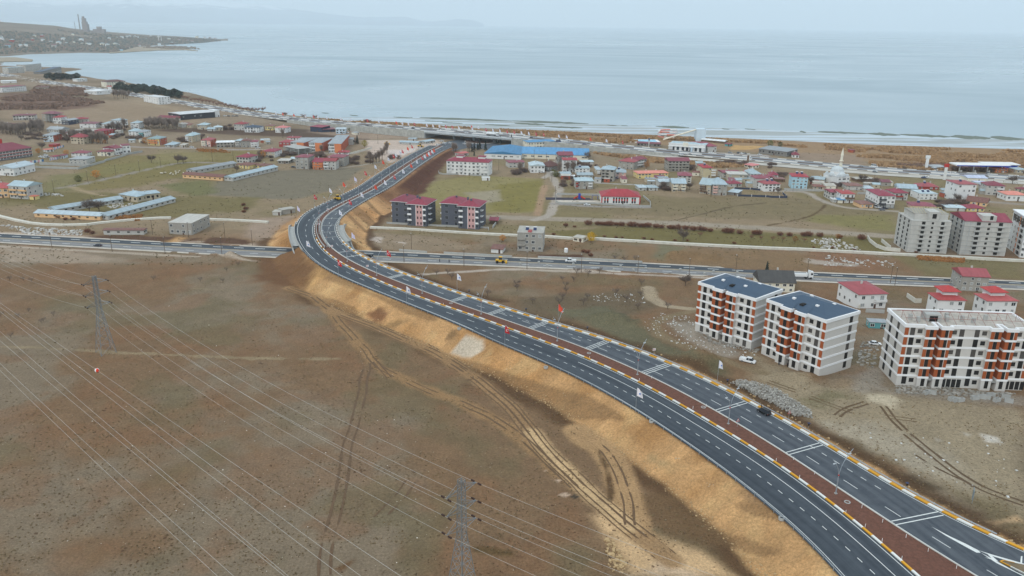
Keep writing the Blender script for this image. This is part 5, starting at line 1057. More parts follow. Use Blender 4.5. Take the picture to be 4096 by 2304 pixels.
Hs('F', (1230,235), (1700,275), 215, 8, 'brown', 'gable', 'white', 'long low pale-roofed pavilion behind the restaurant', 'pavilion', 'pavilion', top=180, win='none', ch=0, fl=1)
Hs('G', (462,772), (780,787), 535, 14, 'blue', 'hip', 'red', 'sky blue four storey house with red roof and solar heaters', 'apartment_house', 'apartment house', top=460, fl=4, nf=4, solar=2)
Hs('G', (840,660), (1110,685), 577, 12, 'beige', 'hip', 'pale', 'beige house with pale roof left of the mosque', top=525, fl=2, nf=2)
Hs('G', (905,790), (1150,802), 762, 10, 'beige', 'hip', 'rust', 'low cottage with rusty red roof on the street corner', 'cottage', 'cottage', top=695, fl=1)
Hs('G', (1585,802), (1900,815), 722, 12, 'lgrey', 'hip', 'rust', 'grey house with rust-streaked roof in front of the mosque', top=650, fl=2)
Hs('G', (1240,1000), (1462,1002), 852, 12, 'lgrey', 'gable', 'maroon', 'grey house with flat-pitched maroon roof beside the scarlet roof', top=792, fl=2, win='open')
Hs('G', (1462,1062), (1722,1066), 882, 14, 'white', 'hip', 'scar', 'white and brown house with scarlet domed roof and glazed upper floor', top=812, fl=2, balc=((.3, 1., 'brown'),))
Hs('G', (1402,1066), (1540,1072), 1005, 7, 'cream', 'gable', 'blue', 'cream garage with vivid blue roof in front of the scarlet-roofed house', 'garage', 'garage', top=965, win='none', ch=0)
Hs('G', (1295,1056), (1392,1060), 1006, 6, 'lgrey', 'hip', 'white', 'tiny grey hut with white pyramid roof left of the blue-roofed garage', 'hut', 'hut', top=980, ch=0)
Hs('G', (1852,1166), (2110,1167), 1092, 11, 'peach', 'hip', 'rust', 'peach bungalow with red rust-streaked roof', 'bungalow', 'bungalow', top=1010, fl=1)
Hs('G', (2197,1172), (2530,1180), 922, 22, 'white', 'hip', 'maroon', 'modern white three storey house with black balconies, slate base and maroon roof', 'apartment_house', 'apartment house', top=808, fl=3, gf='dgrey', balc=((.05, .45, 'black'),), nf=4)
Hs('H', (-40,1010), (222,1012), 868, 13, 'lgrey', 'hip', 'maroon', 'grey house with steep maroon roof right of the modern white house', top=768, fl=2, balc=((.1, .6, 'red'),))
Hs('G', (40,555), (200,560), 512, 10, 'white', 'hip', 'maroon', 'white house with maroon roof partly hidden behind the street trees', top=430)
Hs('G', (-90,590), (120,590), 570, 10, 'lgrey', 'hip', 'maroon', 'house with broad maroon roof just above the white solar-roofed house', top=505)
Hs('G', (150,642), (340,645), 605, 9, 'brown', 'hip', 'rust', 'low brown shed with rusty roof left of the sky blue house', 'shed', 'shed', top=560, win='none')
Hs('G', (1930,832), (2110,835), 815, 8, 'lgrey', 'shed', 'lblue', 'pale blue lean-to roof beside the street wall', 'lean_to', 'shed', win='none')
Hs('G', (1650,52), (1745,54), 5, 6, 'brick', 'flat', 'wine', 'solitary dark red hut among the reeds', 'hut', 'hut', win='none')
Hs('G', (477,150), (620,157), 95, 10, 'white', 'hip', 'maroon', 'white cottage with maroon roof beside the open restaurant hall', 'cottage', 'cottage', top=30)
Hs('G', (1770,640), (2130,640), 602, 9, 'brown', 'gable', 'slab', 'long brown stable with pale roof behind bare bushes', 'stable', 'stable', top=560, win='none')
Hs('H', (30,880), (410,902), 767, 14, 'grey', 'gable', 'lblue', 'grey house with plain light blue metal roof and solar panels', top=680, fl=2, drop=.6)
Hs('H', (470,792), (850,802), 742, 12, 'red', 'hip', 'red', 'dark red bungalow with a black solar panel on its roof', 'bungalow', 'bungalow', top=650, fl=1, solar=1)
Hs('H', (472,1002), (820,1002), 882, 14, 'white', 'flat', 'pale', 'white two storey house with flat pale roof and two solar heaters', fl=2, solar=2)
Hs('H', (1197,1042), (1560,1042), 692, 16, 'white', 'hip', 'red', 'tall white four storey house with orange balcony ends and red roof', 'apartment_house', 'apartment house', top=615, fl=4, nf=4, solar=1, drop=.4)
Hs('H', (1792,902), (2160,922), 712, 13, 'lgrey', 'hip', 'maroon', 'light grey three storey house with maroon roof right of the tall white one', top=622, fl=3, nf=3, balc=((.6, .95, 'white'),))
Hs('H', (300,1182), (790,1206), 1122, 12, 'pink', 'hip', 'maroon', 'pink bungalow with dark red roof in front of the bare orchard', 'bungalow', 'bungalow', top=1040, fl=1, solar=1)
Hs('H', (1402,1092), (1810,1142), 1022, 13, 'peach', 'gable', 'rust', 'peach house whose roof is half stripped to yellow boards', top=940, fl=1)
Hs('H', (1422,1236), (1770,1242), 1182, 10, 'yellow', 'hip', 'maroon', 'yellow bungalow with maroon roof', 'bungalow', 'bungalow', top=1085, fl=1)
Hs('H', (1012,1222), (1380,1236), 1182, 10, 'lgrey', 'gable', 'pale', 'low pale shed left of the yellow bungalow', 'shed', 'shed', top=1135, win='none')
Hs('H', (2212,1022), (2600,1036), 902, 13, 'white', 'hip', 'orange', 'white bungalow with salmon roof at the right edge of town', 'bungalow', 'bungalow', top=820, fl=1, nf=4)
Hs('H', (2382,822), (2530,852), 792, 9, 'beige', 'hip', 'maroon', 'small house with maroon roof behind the salmon-roofed bungalow', top=738)
Hs('H', (2000,452), (2240,457), 372, 10, 'orange', 'hip', 'red', 'orange house with red roof beside the blue filling station', top=325, fl=2)
Hs('H', (1432,640), (1820,650), 562, 14, 'cream', 'gable', 'lilac', 'cream warehouse with lilac-blue roof on the near side of the highway', 'warehouse', 'warehouse', top=500, win='none', ch=0)
Hs('H', (1612,712), (1820,716), 690, 8, 'white', 'gable', 'lilac', 'small annex with lilac roof below the cream warehouse', 'annex', 'annex', top=650, win='none', ch=0)
Hs('H', (760,412), (980,402), 352, 12, 'lgrey', 'gable', 'grey', 'grey metal hall beyond the highway', 'hall', 'hall', top=300, win='none', ch=0)
Hs('H', (2420,470), (2640,470), 400, 10, 'beige', 'hip', 'pale', 'beige house on the far side of the highway at the right edge', top=345)
# ---- middle distance singles
Hs('21', (105,545), (290,556), 418, 13, 'lgrey', 'gable', 'pale', 'grey three storey farm house with peeling wall and half brown roof', top=370, fl=3, balc=((.05, .45, 'peach'), (.55, .95, 'peach')))
Hs('21', (-80,545), (95,538), 450, 13, 'peach', 'hip', 'scar', 'peach house with scarlet roof at the left edge', top=385, fl=2)
Hs('21', (1707,905), (1937,917), 792, 22, 'grey', 'flat', 'slab', 'patchy grey two storey house with flat cream roof by the lower road', fl=2, nf=4, drop=.2)
Hs('21', (300,560), (360,563), 527, 4, 'yellow', 'flat', 'yellow' if False else 'orange', 'small yellow cabin in front of the peeling farm house', 'cabin', 'cabin', win='none')
Hs('22', (168,718), (250,720), 685, 6, 'lgrey', 'flat', 'slab', 'small scrap hut with white roof, left of two by the embankment', 'hut', 'hut', win='none', grp='huts by the embankment')
Hs('22', (268,712), (398,692), 668, 6, 'grey', 'flat', 'slab', 'small grey hut with pale roof, right of two by the embankment', 'hut', 'hut', win='none', grp='huts by the embankment')
Hs('22', (2352,802), (2430,806), 770, 6, 'brown', 'shed', 'maroon', 'brown hut with maroon roof right of the dark apartment pair', 'hut', 'hut', win='none')
Hs('22', (2365,1092), (2478,1102), 1060, 7, 'white', 'shed', 'rust', 'white shed with rusty roof above the lower road', 'shed', 'shed', win='none')
Hs('23', (613,976), (712,992), 938, 6, 'cream', 'flat', 'slab', 'cream pump house on the canal wall', 'pump_house', 'hut', win='open')
R4, w, h, ri = Hs('23', (52,1076), (310,1086), 893, 15, 'grey', 'flat', 'slab', 'bare grey three storey house with flat roof above the lower road', fl=3, nf=4, solar=2, balc=((.0, .3, 'grey'),))
put('red_roof_sheet', MB().box(w*.4, .5, h+.35, w*.55, 6, h+.6), roofm('scar'), R4)
Hs('24', (-90,1486), (262,1496), 1392, 12, 'cream', 'gable', 'black', 'cream house with dark steep roof behind the first orange and white block', top=1268, fl=2)
Hs('34', (896,206), (1177,204), 66, 17, 'white', 'hip', 'red', 'white two storey villa with red roof between the two blue-roofed blocks and the grey road', 'villa', 'villa', top=-55, fl=2, nf=3, balc=((.58, .98, 'white'),))
Hs('34', (1690,262), (1960,266), 120, 9, 'white', 'hip', 'scar', 'white villa with stepped scarlet roofs, left of a pair', 'villa', 'villa', top=40, fl=2, rise=1.8, grp='villas behind the unfinished block')
Hs('34', (2180,268), (2480,272), 130, 9, 'white', 'hip', 'scar', 'white villa with stepped scarlet roofs, right of a pair', 'villa', 'villa', top=50, fl=2, rise=1.8, grp='villas behind the unfinished block')
for v_ in [o for o in bpy.data.objects if 'stepped scarlet' in str(o.get('label', ''))]:
    put('upper_storey', MB().box(3, 3, 5.5, 9, 9, 9.2), wallm('white'), v_); put('upper_roof', roof_mesh('hip', 7, 7, 9.2, 1.9, .5), roofm('scar'), v_, (2.5, 2.5, 0))
Hs('24', (1935,1475), (2200,1490), 1330, 13, 'grey', 'gable', 'red', 'grey stepped house with red upper roof and pale blue terrace roof by the lower road', top=1245, fl=3)
Hs('34', (1012,402), (1190,412), 345, 4, 'teal', 'flat', 'grey', 'teal site container between the two finished-looking blocks', 'container', 'container', nf=3, win=None)
# ---- left coast
Hs('11', (90,738), (250,732), 682, 18, 'lgrey', 'flat', 'lblue', 'long grey lakeside hotel with pale blue roof, nearer of two', 'hotel', 'hotel', fl=5, nf=10, grp='lakeside hotels', ch=0)
Hs('11', (262,718), (425,716), 652, 18, 'lgrey', 'flat', 'lblue', 'long grey lakeside hotel with pale blue roof, farther of two', 'hotel', 'hotel', fl=6, nf=10, grp='lakeside hotels', ch=0)
Hs('11', (1080,882), (1270,875), 826, 18, 'cream', 'hip', 'brown', 'cream hotel with dark brown roof on the shore', 'hotel', 'hotel', top=800, fl=4, nf=8, ch=0)
Hs('11', (1450,1022), (1600,1052), 962, 17, 'white', 'flat', 'white', 'white office block with dark glass stripe at the coast highway', 'office', 'office', fl=4, nf=6, ch=0)
Hs('11', (850,942), (975,955), 910, 24, 'white', 'flat', 'white', 'white filling station shop near the shore trees', 'shop', 'shop', fl=1, ch=0)
Hs('11', (25,932), (270,915), 878, 20, 'white', 'hip', 'maroon', 'white twin house with maroon roof on the left slope', top=860, fl=3)
Hs('11', (780,822), (880,818), 797, 14, 'white', 'flat', 'pale', 'white beach house on the shore', 'beach_house', 'house', fl=2, ch=0)
Hs('11', (420,745), (625,752), 724, 14, 'dgrey', 'flat', 'dblue', 'long dark pier restaurant at the bay', 'restaurant', 'restaurant', fl=1, ch=0)
Hs('11', (25,838), (170,835), 818, 14, 'white', 'gable', 'white', 'white vaulted store on the left slope', 'store', 'store', top=805, win='none', ch=0)
Hs('11', (360,905), (480,905), 880, 20, 'beige', 'hip', 'brown', 'beige house in the dark thicket on the left slope', top=868)
# ================================================================== BIG BLOCKS
CLAD = mat('terracotta_cladding', srgb(158, 82, 42), var=.07, scale=.8, rough=.6); GWALL = mat('render_grey', srgb(198, 194, 188), var=.05, scale=.3, rough=.85); WBAND = mat('white_band', srgb(232, 232, 232), var=.04, scale=.5, rough=.7)
def at_z(p, z):
    q = un(*p, z); return q
def block(L, Rr, topy, dep, units, label, finish, ends=True, fl=6, solidground=True):
    a = G(*L); b_ = G(*Rr); u = b_[:2]-a[:2]; w = float(np.hypot(*u)); rz = math.atan2(u[1], u[0]); z0 = a[2]
    H = solve_z(a[0], a[1], topy)-z0; fh = (H-1.0)/fl
    r = empty('apartment_block', (a[0], a[1], z0), rz); tag(r, label, 'apartment block', 'orange and white apartment blocks')
    U = w/units; P = [(0, 0)]; bays = []
    for k in range(units):
        o = k*U; P += [(o+.30*U, 0), (o+.30*U, -1.4), (o+.46*U, -1.4), (o+.46*U, 2.6), (o+.54*U, 2.6), (o+.54*U, -1.4), (o+.70*U, -1.4), (o+.70*U, 0)]
        bays += [(o+.30*U, o+.46*U, 1), (o+.54*U, o+.70*U, 0)]
    P += [(w, 0), (w, dep), (0, dep)]
    put('wall', MB().poly(P, -1, H-1.), GWALL, r)
    def off(d):
        n = len(P); o = []
        for i in range(n):
            p0, p, p2 = np.array(P[i-1]), np.array(P[i]), np.array(P[(i+1) % n]); e1 = (p-p0)/np.linalg.norm(p-p0); e2 = (p2-p)/np.linalg.norm(p2-p)
            n1, n2 = np.array([e1[1], -e1[0]]), np.array([e2[1], -e2[0]]); o.append(tuple(p+(n1+n2)*d))
        return o
    for k in range(1, fl): put('floor_band', MB().poly(off(.14), k*fh-.1, k*fh+.62), WBAND, r)
    put('parapet', ring(off(.3), off(-.25), H-1.15, H), WBAND, r)
    # cladding, windows
    wn = 0
    for k in range(fl):
        z0_, z1_ = k*fh+.62, (k+1)*fh-.1; zm = (z0_+z1_)/2-.05
        if k > 0:
            for x0, x1, lft in bays:
                bw = x1-x0
                put('cladding_panel', MB().box(x0-.05, -1.46, z0_, x0+bw*.34, -1.4, z1_), CLAD, r); put('cladding_panel', MB().box(x1-bw*.28, -1.46, z0_, x1+.05, -1.4, z1_), CLAD, r)
                if lft: put('cladding_return', MB().box(x1, -1.4, z0_, x1+.06, 2.5, z1_), CLAD, r)
                else: put('cladding_return', MB().box(x0-.06, -1.4, z0_, x0, 2.5, z1_), CLAD, r)
            if ends:
                for x0, x1 in ((-.06, 1.2), (w-1.2, w+.06)): put('cladding_panel', MB().box(x0, -.06, z0_, x1, 0, z1_), CLAD, r)
        m = random.choice((OPN, OPN, OPL))
        for i, (x0, x1, lft) in enumerate(bays):
            if not (k == 0 and i % 2 and False): put('window', OPN, None, r, ((x0*.5+x1*.5)+(.15 if lft else -.1), -1.4, zm), 0, ((x1-x0)*.36, 1, z1_-z0_-.1)); wn += 1
        for q in range(units):
            o = q*U
            for f, ww, full in ((.12, 1.5, 1), (.235, 1.5, 0), (.77, 1.5, 0), (.885, 1.5, 1)):
                if k == 0 and not solidground and f > .5: continue
                put('window', m, None, r, (o+f*U, 0, zm-(.0 if full else -.12)), 0, (ww, 1, (z1_-z0_-.1) if full else 1.45)); wn += 1
        for sx, ang, fy_ in ((0, -math.pi/2, (.35, .75)), (w, math.pi/2, (.78,))):
            for f in fy_: put('window', m, None, r, (sx, dep*f, zm), ang, (1.7, 1, z1_-z0_-.3)); wn += 1
    for q in range(units):
        xc = q*U+.5*U
        put('entrance', MB().box(xc-.04*U+.1, 2.5, 0, xc+.04*U-.1, 2.59, 2.6), HOLE, r); put('entrance_canopy', MB().box(xc-.045*U, -1.2, 2.7, xc+.045*U, 2.5, 3.0), CON, r)
        for k in range(1, fl): put('stair_window', MB().box(xc-.03*U, 2.52, k*fh+.5, xc+.03*U, 2.59, k*fh+2.3), HOLE, r)
    if not solidground:
        for q in range(units):
            for f in (.72, .80, .88, .96): put('ground_bay', MB().box(q*U+(f-.005)*U, -.07, 0, q*U+(f+.06)*U, -.0, fh-.6), HOLE, r)
    return r, w, dep, H, P
def ring(po, pi, z0, z1):
    n = len(po); b = MB(); v = [(*p, z0) for p in po]+[(*p, z1) for p in po]+[(*p, z1) for p in pi]+[(*p, z0) for p in pi]
    f = []
    for k in range(n):
        j = (k+1) % n; f += [(k, j, n+j, n+k), (n+k, n+j, 2*n+j, 2*n+k), (2*n+k, 2*n+j, 3*n+j, 3*n+k), (3*n+k, 3*n+j, j, k)]
    return b.add(v, f)
def blue_roof(r, w, d, H, RP):
    m = mat('roof_slate_blue', srgb(58, 78, 98), var=.1, scale=.5, rough=.5, streak=(.2, 3, 1)); b = MB(); t = H+.02; e = .0; rz_ = H+2.5; put('roof_deck', MB().poly([(p[0]+(.1 if p[0] < w/2 else -.1), p[1]+.1) for p in RP], H-.3, H-.02), m, r)
    x0, y0, x1, y1 = -e+.35, e, w+e-.35, d-.1
    b.add([(x0, y0, t), (x1, y0, t), (x1, y1, t), (x0, y1, t), (x0+d*.45, (y0+y1)/2, rz_), (x1-d*.45, (y0+y1)/2, rz_)], [(0, 1, 5, 4), (1, 2, 5), (2, 3, 4, 5), (3, 0, 4)]); put('roof', b, m, r)
    for x in (.38, .62):
        b = MB(); xx = w*x; b.add([(xx-2.2, -.9, t-.02), (xx+2.2, -.9, t-.02), (xx, d*.45, t+2.2)], [(0, 1, 2)]); put('bay_roof', b, m, r)
    put('roof_notch', MB().box(w*.47, d*.14, t, w*.53, d*.3, t+1.3), HOLE, r)
    for f, g in ((.3, .28), (.36, .72), (.68, .3), (.76, .66)): put('vent_box', MB().box(w*f-.55, d*g-.45, t, w*f+.55, d*g+.45, H+1.9), WBAND, r)
    put('skylight', MB().box(w*.2, d*.2, H+.1, w*.2+1.2, d*.2+.8, H+.45), GLASS, r)
r1, w, d, H, P = block((2779,1323), (3002,1400), 1127, 17, 1, 'left orange and white apartment block with dark blue roof', True); blue_roof(r1, w, d, H, P)
r2, w, d, H, P = block((3044,1414), (3275,1504), T('34', 0, 110)[1], 17.5, 1, 'right orange and white apartment block with dark blue roof, window frames leaning at its foot', True); blue_roof(r2, w, d, H, P)
r3, w, d, H, P = block((3581,1540), (4086,1562), T('34', 0, 360)[1], 15, 2, 'unfinished orange and white apartment block with bare flat roof and red roof trusses', False, solidground=False)
put('roof_slab', MB().poly([(p[0]+(.4 if p[0] < 1 else -.4 if p[0] > w-1 else 0), p[1]+.35) for p in P[:-2]]+[(w-.4, d-.4), (.4, d-.4)], H-1.05, H-.55), mat('roof_concrete', srgb(176, 168, 158), var=.3, scale=.6, rough=.95), r3)
put('stair_head', MB().box(w*.2, 4.5, H-.6, w*.2+4.6, 8.5, H+1.9), CON, r3); put('stair_door', MB().box(w*.2+1., 4.4, H-.5, w*.2+3.6, 4.49, H+1.4), HOLE, r3)
for f, g in ((.09, .4), (.13, .25), (.37, .35), (.4, .55), (.5, .4), (.57, .3), (.7, .5)): put('chimney', MB().box(w*f-.5, d*g-.5, H-.6, w*f+.5, d*g+.5, H+1.3), CON, r3)
for k in range(13):
    x = w*(.03+.075*k); b = MB(); b.bar((x, .8, H-.4), (x+.3, d*.5, H+2.0), .05).bar((x+.3, d*.5, H+2.0), (x, d-.8, H-.4), .05).bar((x+.3, d*.5, H-.5), (x+.3, d*.5, H+2.0), .05)
    put('roof_truss', b, M('red_steel', 140, 78, 70), r3)
b = MB(); b.bar((w*.03, d*.5, H+2.), (w*.95, d*.5, H+2.), .06).bar((w*.03, d*.25, H+.8), (w*.95, d*.25, H+.8), .05).bar((w*.03, d*.75, H+.8), (w*.95, d*.75, H+.8), .05); put('ridge_beam', b, M('red_steel', 140, 78, 70), r3)
# leaning window frames, workers' stuff
for k, (x, y) in enumerate(((30, 690), (70, 705), (110, 730), (150, 745), (225, 770), (262, 785), (300, 800), (335, 820), (470, 840))):
    p = G(*T('34', x, y)); b = MB(); hh = 1.9; ww = 1.1
    for q in ((-ww, -.05, 0, -ww+.12, .05, hh), (ww-.12, -.05, 0, ww, .05, hh), (-ww, -.05, 0, ww, .05, .12), (-ww, -.05, hh-.12, ww, .05, hh), (-.05, -.05, 0, .05, .05, hh)): b.box(*q)
    o = put('window_frame', b, M('frame_mauve', 156, 132, 136), None, p, -.92); o.rotation_euler = (-.3, 0, -.92+random.uniform(-.15, .15))
    tag(o, 'loose mauve window frame leaning at the right blue-roofed block, %s from the left' % ordn(k+1), 'window frame', 'window frames leaning at the block')
# ------------------------------------------------------------------ grey towers at the right
def tower(L, Rr, topy, dep, label, fl, roof, side_op=True, wall='lgrey', nf=5, balc=True, name='unfinished_tower', sp_=.06):
    a = G(*L); b_ = G(*Rr); u = b_[:2]-a[:2]; w = float(np.hypot(*u)); rz = math.atan2(u[1], u[0]); H = solve_z(a[0], a[1], topy)-a[2]; fh = H/fl
    r = empty(name, a, rz); tag(r, label, 'apartment block', 'grey apartment shells at the right'); wm = wallm(wall)
    put('wall', MB().box(0, 0, -1, w, dep, H), wm, r)
    for k in range(1, fl+1): put('floor_slab', MB().box(-sp_, -sp_, k*fh-.3, w+sp_, dep+sp_, k*fh-.02), CON, r)
    for k in range(fl):
        for i, (f, ww) in enumerate(((.30, .085), (.53, .055), (.78, .085))): put('window_opening', OPN, None, r, (w*f, 0, k*fh+fh*.52), 0, (w*ww, 1, fh*.62 if i != 1 else fh*.45))
        if balc and 0 < k:
            for f in (.26, .76): put('balcony', MB().box(w*(f-.05), -1.2, k*fh-.28, w*(f+.1), -.31, k*fh-.02), CON, r)
        for f in (.2, .5, .8): put('window_opening', OPN, None, r, (0, dep*f, k*fh+fh*.52), -math.pi/2, (1.7, 1, fh*.6))
    return r, w, H, fh
r, w, H, fh = tower((3627,1008), (3784,1015), 882, 20, 'grey unfinished apartment tower with timber roof frame, left of the grey pair', 7, None)
put('top_storey', MB().box(w*.1, 3, H, w*.95, 18, H+3.2), wallm('lgrey'), r); put('stair_tower', MB().box(w*.42, .4, H, w*.68, 9, H+5), wallm('lgrey'), r); put('window_opening', OPN, None, r, (w*.55, .4, H+2.6), 0, (2.2, 1, 2.6))
b = MB()
for k in range(12):
    x = w*(.1+.07*k); b.bar((x, 3, H+3.2), (x, 10.5, H+5.6), .1).bar((x, 10.5, H+5.6), (x, 18, H+3.2), .1)
b.bar((w*.1, 10.5, H+5.6), (w*.9, 10.5, H+5.6), .12); put('roof_timber', b, M('timber', 196, 182, 140), r); put('roof_sheet', MB().box(w*.08, 3.2, H+3.2, w*.97, 17.8, H+3.5), wallm('grey'), r)
r, w, H, fh = tower((3836,1018), (4018,1025), 884, 20, 'grey unfinished apartment tower with maroon roof and scaffold poles, right of the grey pair', 7, None, sp_=.22)
put('roof', roof_mesh('gable', w, 20, H, 3.0, .4), roofm('maroon'), r); put('roof_gable', MB().box(w*.36, -.2, H, w*.66, 8, H+3.2), wallm('lgrey'), r); put('window_opening', OPN, None, r, (w*.55, -.2, H+2.2), 0, (1.6, 1, 2.2))
b = MB()
for k in range(1, 8):
    z = k*fh-1.; b.bar((-1.3, -1.1, z), (w*.22, -1.1, z), .06).bar((-1.3, -1.1, z), (-1.3, 19, z), .06)
for x in (-1.3, w*.1, w*.22): b.bar((x, -1.1, 0), (x, -1.1, H), .06)
for y in (6, 12, 19): b.bar((-1.3, y, 0), (-1.3, y, H), .06)
put('scaffold', b, STEEL, r)
a_ = T('24', 2540, 1142); r, w, h, ri = Hs('24', (2530,1142), (2700,1152), 760, 22, 'white', 'flat', 'maroon', 'white apartment block with black glazed top storey cut by the right edge', 'apartment_block', 'apartment block', fl=7, nf=4)
for k in range(7): put('side_window', OPN, None, r, (0, 5, k*h/7+1.6), -math.pi/2, (3.2, 1, 1.9)); put('orange_strip', MB().box(-.1, 9, k*h/7+.3, 0, 10, k*h/7+2.6), wallm('orange'), r)
put('white_rim', MB().box(-.6, -.6, h+.31, w+.6, 22.6, h+.9), WBAND, r); put('dark_storey', MB().box(-.08, .5, h-4.6, -.01, 21, h-1), GLASS, r)
# ------------------------------------------------------------------ pair of dark apartment houses
def dark_pair(L1, R1, L2, R2, ev, label, rid):
    a = G(*L1); b_ = G(*R2); u = b_[:2]-a[:2]; w = float(np.hypot(*u))*.92; rz = math.atan2(u[1], u[0])-.12; H = solve_z(a[0], a[1], ev)-a[2]; fh = H/4
    r = empty('apartment_house', a, rz); tag(r, label, 'apartment house', 'pair of dark grey apartment houses'); m = wallm('black'); w1 = w*.48
    put('wall', MB().box(0, 0, -1, w1, 16, H).box(w1, -3.2, -1, w, 13, H-.35), mat('wall_slate', srgb(88, 92, 102), var=.08, scale=.3), r)
    for x0, y0, ww, dd, hh in ((0, 0, w1, 16, H), (w1, -3.2, w-w1, 16.2, H-.3)):
        o = put('roof', roof_mesh('hip', ww, dd, hh, 2.9, .8), roofm('maroon'), r, (x0, y0, 0)); put('eaves', MB().box(-.85, -.85, hh-.25, ww+.85, dd+.85, hh-.01), WBAND, o)
    xp = w1+(w-w1)*.46; pw = (w-w1)*.34
    put('pink_panel', MB().box(xp, -3.3, .4, xp+pw, -3.2, H-1.), M('panel_pink', 202, 160, 158), r)
    for q in ((xp-.25, -3.34, .2, xp, -3.2, H-.8), (xp+pw, -3.34, .2, xp+pw+.25, -3.2, H-.8), (xp-.25, -3.34, H-1., xp+pw+.25, -3.201, H-.7)): put('white_frame', MB().box(*q), WBAND, r)
    for k in range(4):
        z = k*fh+fh*.52
        for f in (.14, .38): put('window', WDK, None, r, (w*f, 0, z), 0, (1.7, 1, 1.9))
        for dx in (.25, .75): put('window', OPN, None, r, (xp+pw*dx, -3.3, z), 0, (.8, 1, 1.5))
        put('window', WDK, None, r, (w1+1.6, -3.2, z), 0, (1.5, 1, 2.)); put('window', WDK, None, r, (w-1.2, -3.2, z), 0, (1.2, 1, 1.6))
        for y in (4, 8, 12): put('window', WDK, None, r, (0, y, z), -math.pi/2, (1.5, 1, 1.6)); put('window', WDK, None, r, (w, y-2, z), math.pi/2, (1.5, 1, 1.6))
        if k:
            for x0, y0, x1, y1 in ((-1.2, 2, 0, 6), (w1+.4, -4.3, w1+3, -3.2), (w, 0, w+1.2, 4), (w-1.9, -4.2, w-.1, -3.2)): put('balcony', MB().box(x0, y0, k*fh-.15, x1, y1, k*fh+.05).box(x0, y0, k*fh+.05, x1, y0+.08, k*fh+.9), WBAND, r)
    for x, y in ((w*.3, 8), (w*.62, 6), (w*.75, 2)): put('chimney', MB().box(x-.5, y-.5, H, x+.5, y+.5, H+3.2), mat('wall_slate', srgb(78, 82, 92)), r)
dark_pair(T('22', 1372, 793), None, None, T('22', 1782, 812), T('22', 0, 572)[1], 'left of the two dark grey apartment houses with maroon roofs', 1)
dark_pair(T('22', 1866, 822), None, None, T('22', 2302, 838), T('22', 0, 592)[1], 'right of the two dark grey apartment houses with maroon roofs', 2)
# ------------------------------------------------------------------ courtyard farms: three long barns each
def barn(pa, pb, dep, hgt, rc, wc, label, rise=1.6, grp='barns of the courtyard farms', nw=8):
    a = G(*pa); b_ = G(*pb); u = b_[:2]-a[:2]; w = float(np.hypot(*u)); rz = math.atan2(u[1], u[0])
    r = empty('barn', a, rz); tag(r, label, 'barn', grp); wb = MB().box(0, 0, -1, w, dep, hgt)
    for x, o in ((.02, (0, 1, 2)), (w-.02, (0, 2, 1))): wb.add([(x, 0, hgt), (x, dep, hgt), (x, dep/2, hgt+rise)], [o])
    put('wall', wb, wallm(wc), r); put('roof', roof_mesh('gable', w, dep, hgt, rise, .5), roofm(rc), r)
    for i in range(nw): put('window', OPN, None, r, (w*(i+.5)/nw, 0, hgt*.6), 0, (1.5, 1, .8))
    for y in (dep*.3, dep*.7): put('window', OPN, None, r, (0, y, hgt*.6), -math.pi/2, (1.3, 1, .8)); put('window', OPN, None, r, (w, y, hgt*.6), math.pi/2, (1.3, 1, .8))
t21 = lambda x, y: T('21', x, y)
barn(t21(350, 735), t21(1010, 768), 9, 2.5, 'lblue', 'peach', 'front barn of the nearer courtyard farm, pale blue metal roof')
barn(t21(1090, 765), t21(1768, 585), 9, 2.5, 'lblue', 'lgrey', 'right barn of the nearer courtyard farm, long pale blue metal roof', nw=12)
barn(t21(560, 700), t21(1240, 585), 9, 2.5, 'lblue', 'lgrey', 'back left barn of the nearer courtyard farm, pale blue roof beside the bare walnut trees', nw=10)
Hs('21', (1205, 560), (1385, 588), 505, 13, 'beige', 'hip', 'lblue', 'farmhouse with pale blue roof at the back of the nearer courtyard, left of two', 'farmhouse', 'farmhouse', top=470, fl=1, win='open', nf=4, grp='farmhouses of the nearer courtyard')
Hs('21', (1425, 575), (1615, 555), 512, 11, 'beige', 'hip', 'lblue', 'farmhouse with part rusty roof at the back of the nearer courtyard, right of two', 'farmhouse', 'farmhouse', top=482, fl=1, win='open', nf=4, grp='farmhouses of the nearer courtyard')
tB = lambda x, y: T('B', x, y)
barn(tB(1105, 1370), tB(1905, 1428), 9, 2.8, 'rust', 'peach', 'front barn of the farther courtyard farm, rusty striped roof')
barn(tB(2110, 1436), tB(3020, 1215), 9, 2.8, 'lblue', 'lgrey', 'right barn of the farther courtyard farm, pale metal roof', nw=10)
barn(tB(1330, 1290), tB(2190, 1140), 9, 2.8, 'grey', 'lgrey', 'back left barn of the farther courtyard farm, grey sagging roof', nw=8)
barn(T('21', 1045, 912), T('21', 1448, 913), 5, 2.6, 'rust', 'lgrey', 'low scrap shed of four patched bays by the lower road', .5, None, 4)
